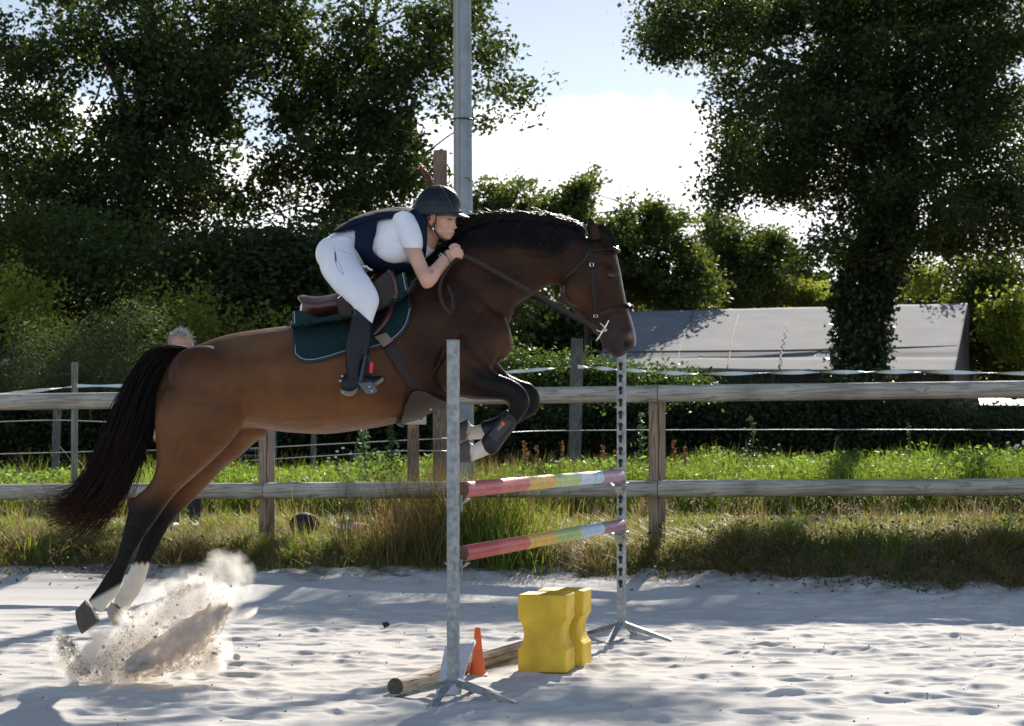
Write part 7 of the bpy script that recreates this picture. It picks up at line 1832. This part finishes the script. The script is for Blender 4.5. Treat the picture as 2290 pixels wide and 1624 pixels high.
# bracelets
for (a, b, m, r) in (((991, 562), (1009, 592), mat('black_band', (.01, .01, .01), .5), .004), ((985, 566), (1003, 596), mat('white_band', (.6, .6, .6), .4), .0028), ((981, 570), (998, 600), bpy.data.materials['white_band'], .002)):
    A, B = P(*a, 10.60), P(*b, 10.60); c_ = (A + B) / 2; h_ = (A - B) / 2
    t = np.linspace(0, 2 * math.pi, 30); C = c_ + np.outer(np.cos(t), h_ * 1.0) + np.outer(np.sin(t), [0, .030, 0]); MB().tube(C, r, 6).build('bracelet', m, rider, smooth=True)

# ------------------------------------------------------------------ man standing beyond the fence
BD = 19.9
bl = lambda lst, **k: loft([(P(a[0], a[1], BD + d), P(b[0], b[1], BD + d), w) for a, b, w, d in lst], **k)
hx = 404
SC = 4700 / BD   # px per metre
def Z2y(z): return HY - (z - CAM_Z) * SC
zg = float(Hland((420 - CX) / F * BD, BD))
zt0 = CAM_Z + (HY - 741) / SC    # top of the head
Hm = zt0 - zg
yz = lambda f: Z2y(zg + f * Hm)
man_b = [bl([((392, yz(.995)), (416, yz(.995)), .03, 0), ((383, yz(.96)), (425, yz(.96)), .075, 0), ((382, yz(.92)), (427, yz(.92)), .078, 0), ((388, yz(.88)), (422, yz(.88)), .06, 0), ((394, yz(.85)), (416, yz(.855)), .055, 0), ((392, yz(.82)), (418, yz(.82)), .07, .02)], n=22),
         bl([((380, yz(.83)), (430, yz(.83)), .10, .02), ((358, yz(.79)), (452, yz(.79)), .12, .02), ((362, yz(.70)), (450, yz(.70)), .13, .02), ((370, yz(.60)), (446, yz(.60)), .12, .02), ((366, yz(.51)), (450, yz(.51)), .13, .02)], n=24)]
man_b.append(ellip(P(404, yz(.925), BD - .085), (.014, .018, .022)))
for s in (-1, 1):
    cx_ = 408 + s * 17 + (8 if s > 0 else -6)
    man_b.append(bl([((cx_ - 22, yz(.50)), (cx_ + 22, yz(.50)), .10, .02), ((cx_ - 19, yz(.38)), (cx_ + 19, yz(.38)), .085, .02), ((cx_ + 2 - 14, yz(.27)), (cx_ + 2 + 14, yz(.27)), .062, .02), ((cx_ + 3 - 13, yz(.18)), (cx_ + 3 + 13, yz(.18)), .06, .03), ((cx_ + 3 - 8, yz(.05)), (cx_ + 3 + 8, yz(.05)), .042, .03), ((cx_ + 3 - 9, yz(.015)), (cx_ + 3 + 9, yz(.01)), .05, .0)], n=18))
    man_b.append(ellip(P(cx_ + 3, yz(.02), BD - .05), (.045, .13, .035)))
    ax_ = 405 + s * 48
    man_b.append(bl([((ax_ - 12, yz(.80)), (ax_ + 12, yz(.80)), .055, .02), ((ax_ - 11 + s * 6, yz(.70)), (ax_ + 11 + s * 6, yz(.70)), .048, .02), ((ax_ - 9 + s * 8, yz(.62)), (ax_ + 9 + s * 8, yz(.62)), .04, 0), ((ax_ - 8 + s * 7, yz(.53)), (ax_ + 8 + s * 7, yz(.53)), .033, -.06), ((ax_ - 6 + s * 6, yz(.485)), (ax_ + 6 + s * 6, yz(.485)), .026, -.08)], n=16))
    for fi in range(5):
        fx_ = ax_ + s * 6 + (fi - 2) * 3.6; lf = (.35, .42, .46, .43, .30)[fi]
        man_b.append(tube_np([P(fx_, yz(.49), BD - .09), P(fx_, yz(.47), BD - .10), P(fx_ - s * 1, yz(.49 - lf * .12), BD - .11)], [.010, .009, .007], 8))
man = fuse('person', man_b, .010, 4, m_skin); mc = co_of(man); set_col(man, np.tile([.50, .27, .20], (len(mc), 1)))
tag(man, 'grey haired man standing beyond the fence, only his hair and forehead above the horse rump', 'person')
m_gh = mat('grey_hair', (.42, .40, .39), rough=.6)
g = np.random.default_rng(210); S = []
for i in range(700):
    a = g.uniform(0, 6.283); e = g.uniform(-.1, 1.0) ; c_ = P(404, yz(.93), BD + .01); r_ = .092
    n_ = np.array([math.cos(a) * math.cos(e * 1.5), math.sin(a) * math.cos(e * 1.5), math.sin(e * 1.5)])
    if n_[1] < -.45 and n_[2] < .62: continue
    st = c_ + n_ * [.095, .095, .13]; d_ = n_ + [0, 0, -.2]
    S.append(spline([st, st + d_ * .012 + g.normal(0, .010, 3), st + d_ * .022 + g.normal(0, .022, 3) - [0, 0, .006]], 6))
V, Fc = strands(np.array(S), np.tile(np.linspace(.0032, .0014, 6), (len(S), 1))); mesh_np('hair', V, Fc, m_gh, man)
jk = fuse('jacket', [bl([((380, yz(.845)), (430, yz(.845)), .08, .02), ((352, yz(.80)), (458, yz(.80)), .135, .02), ((356, yz(.70)), (456, yz(.70)), .15, .02), ((362, yz(.60)), (452, yz(.60)), .14, .02), ((360, yz(.49)), (456, yz(.49)), .15, .02)], n=24)] +
          [bl([((405 + s * 48 - 16, yz(.81)), (405 + s * 48 + 16, yz(.81)), .065, .02), ((405 + s * 54 - 14, yz(.70)), (405 + s * 54 + 14, yz(.70)), .058, .02), ((405 + s * 56 - 12, yz(.60)), (405 + s * 56 + 12, yz(.60)), .05, 0), ((405 + s * 55 - 11, yz(.52)), (405 + s * 55 + 11, yz(.52)), .045, -.06)], n=16) for s in (-1, 1)], .012, 4, mat('dark_jacket', (.02, .022, .028), .85), man)
tr = fuse('trousers', [bl([((362, yz(.53)), (454, yz(.53)), .14, .02), ((366, yz(.46)), (454, yz(.46)), .13, .02)], n=20)] + [bl([((408 + s * 17 + (8 if s > 0 else -6) + k - w_, yz(f)), (408 + s * 17 + (8 if s > 0 else -6) + k + w_, yz(f)), q_, .02) for k, w_, f, q_ in ((0, 24, .50, .11), (0, 21, .38, .095), (2, 17, .27, .075), (3, 16, .18, .072), (3, 13, .06, .06), (3, 13, .04, .055))], n=18) for s in (-1, 1)], .012, 4, mat('dark_trousers', (.03, .032, .038), .9), man)
for s in (-1, 1):
    cx_ = 411 + s * 17 + (8 if s > 0 else -6); sh = fuse('shoe', [ellip(P(cx_, yz(.02), BD - .05), (.055, .15, .045)), ellip(P(cx_, yz(.035), BD + .04), (.05, .06, .06))], .008, 3, mat('worn_shoe', (.12, .11, .11), .6), man)
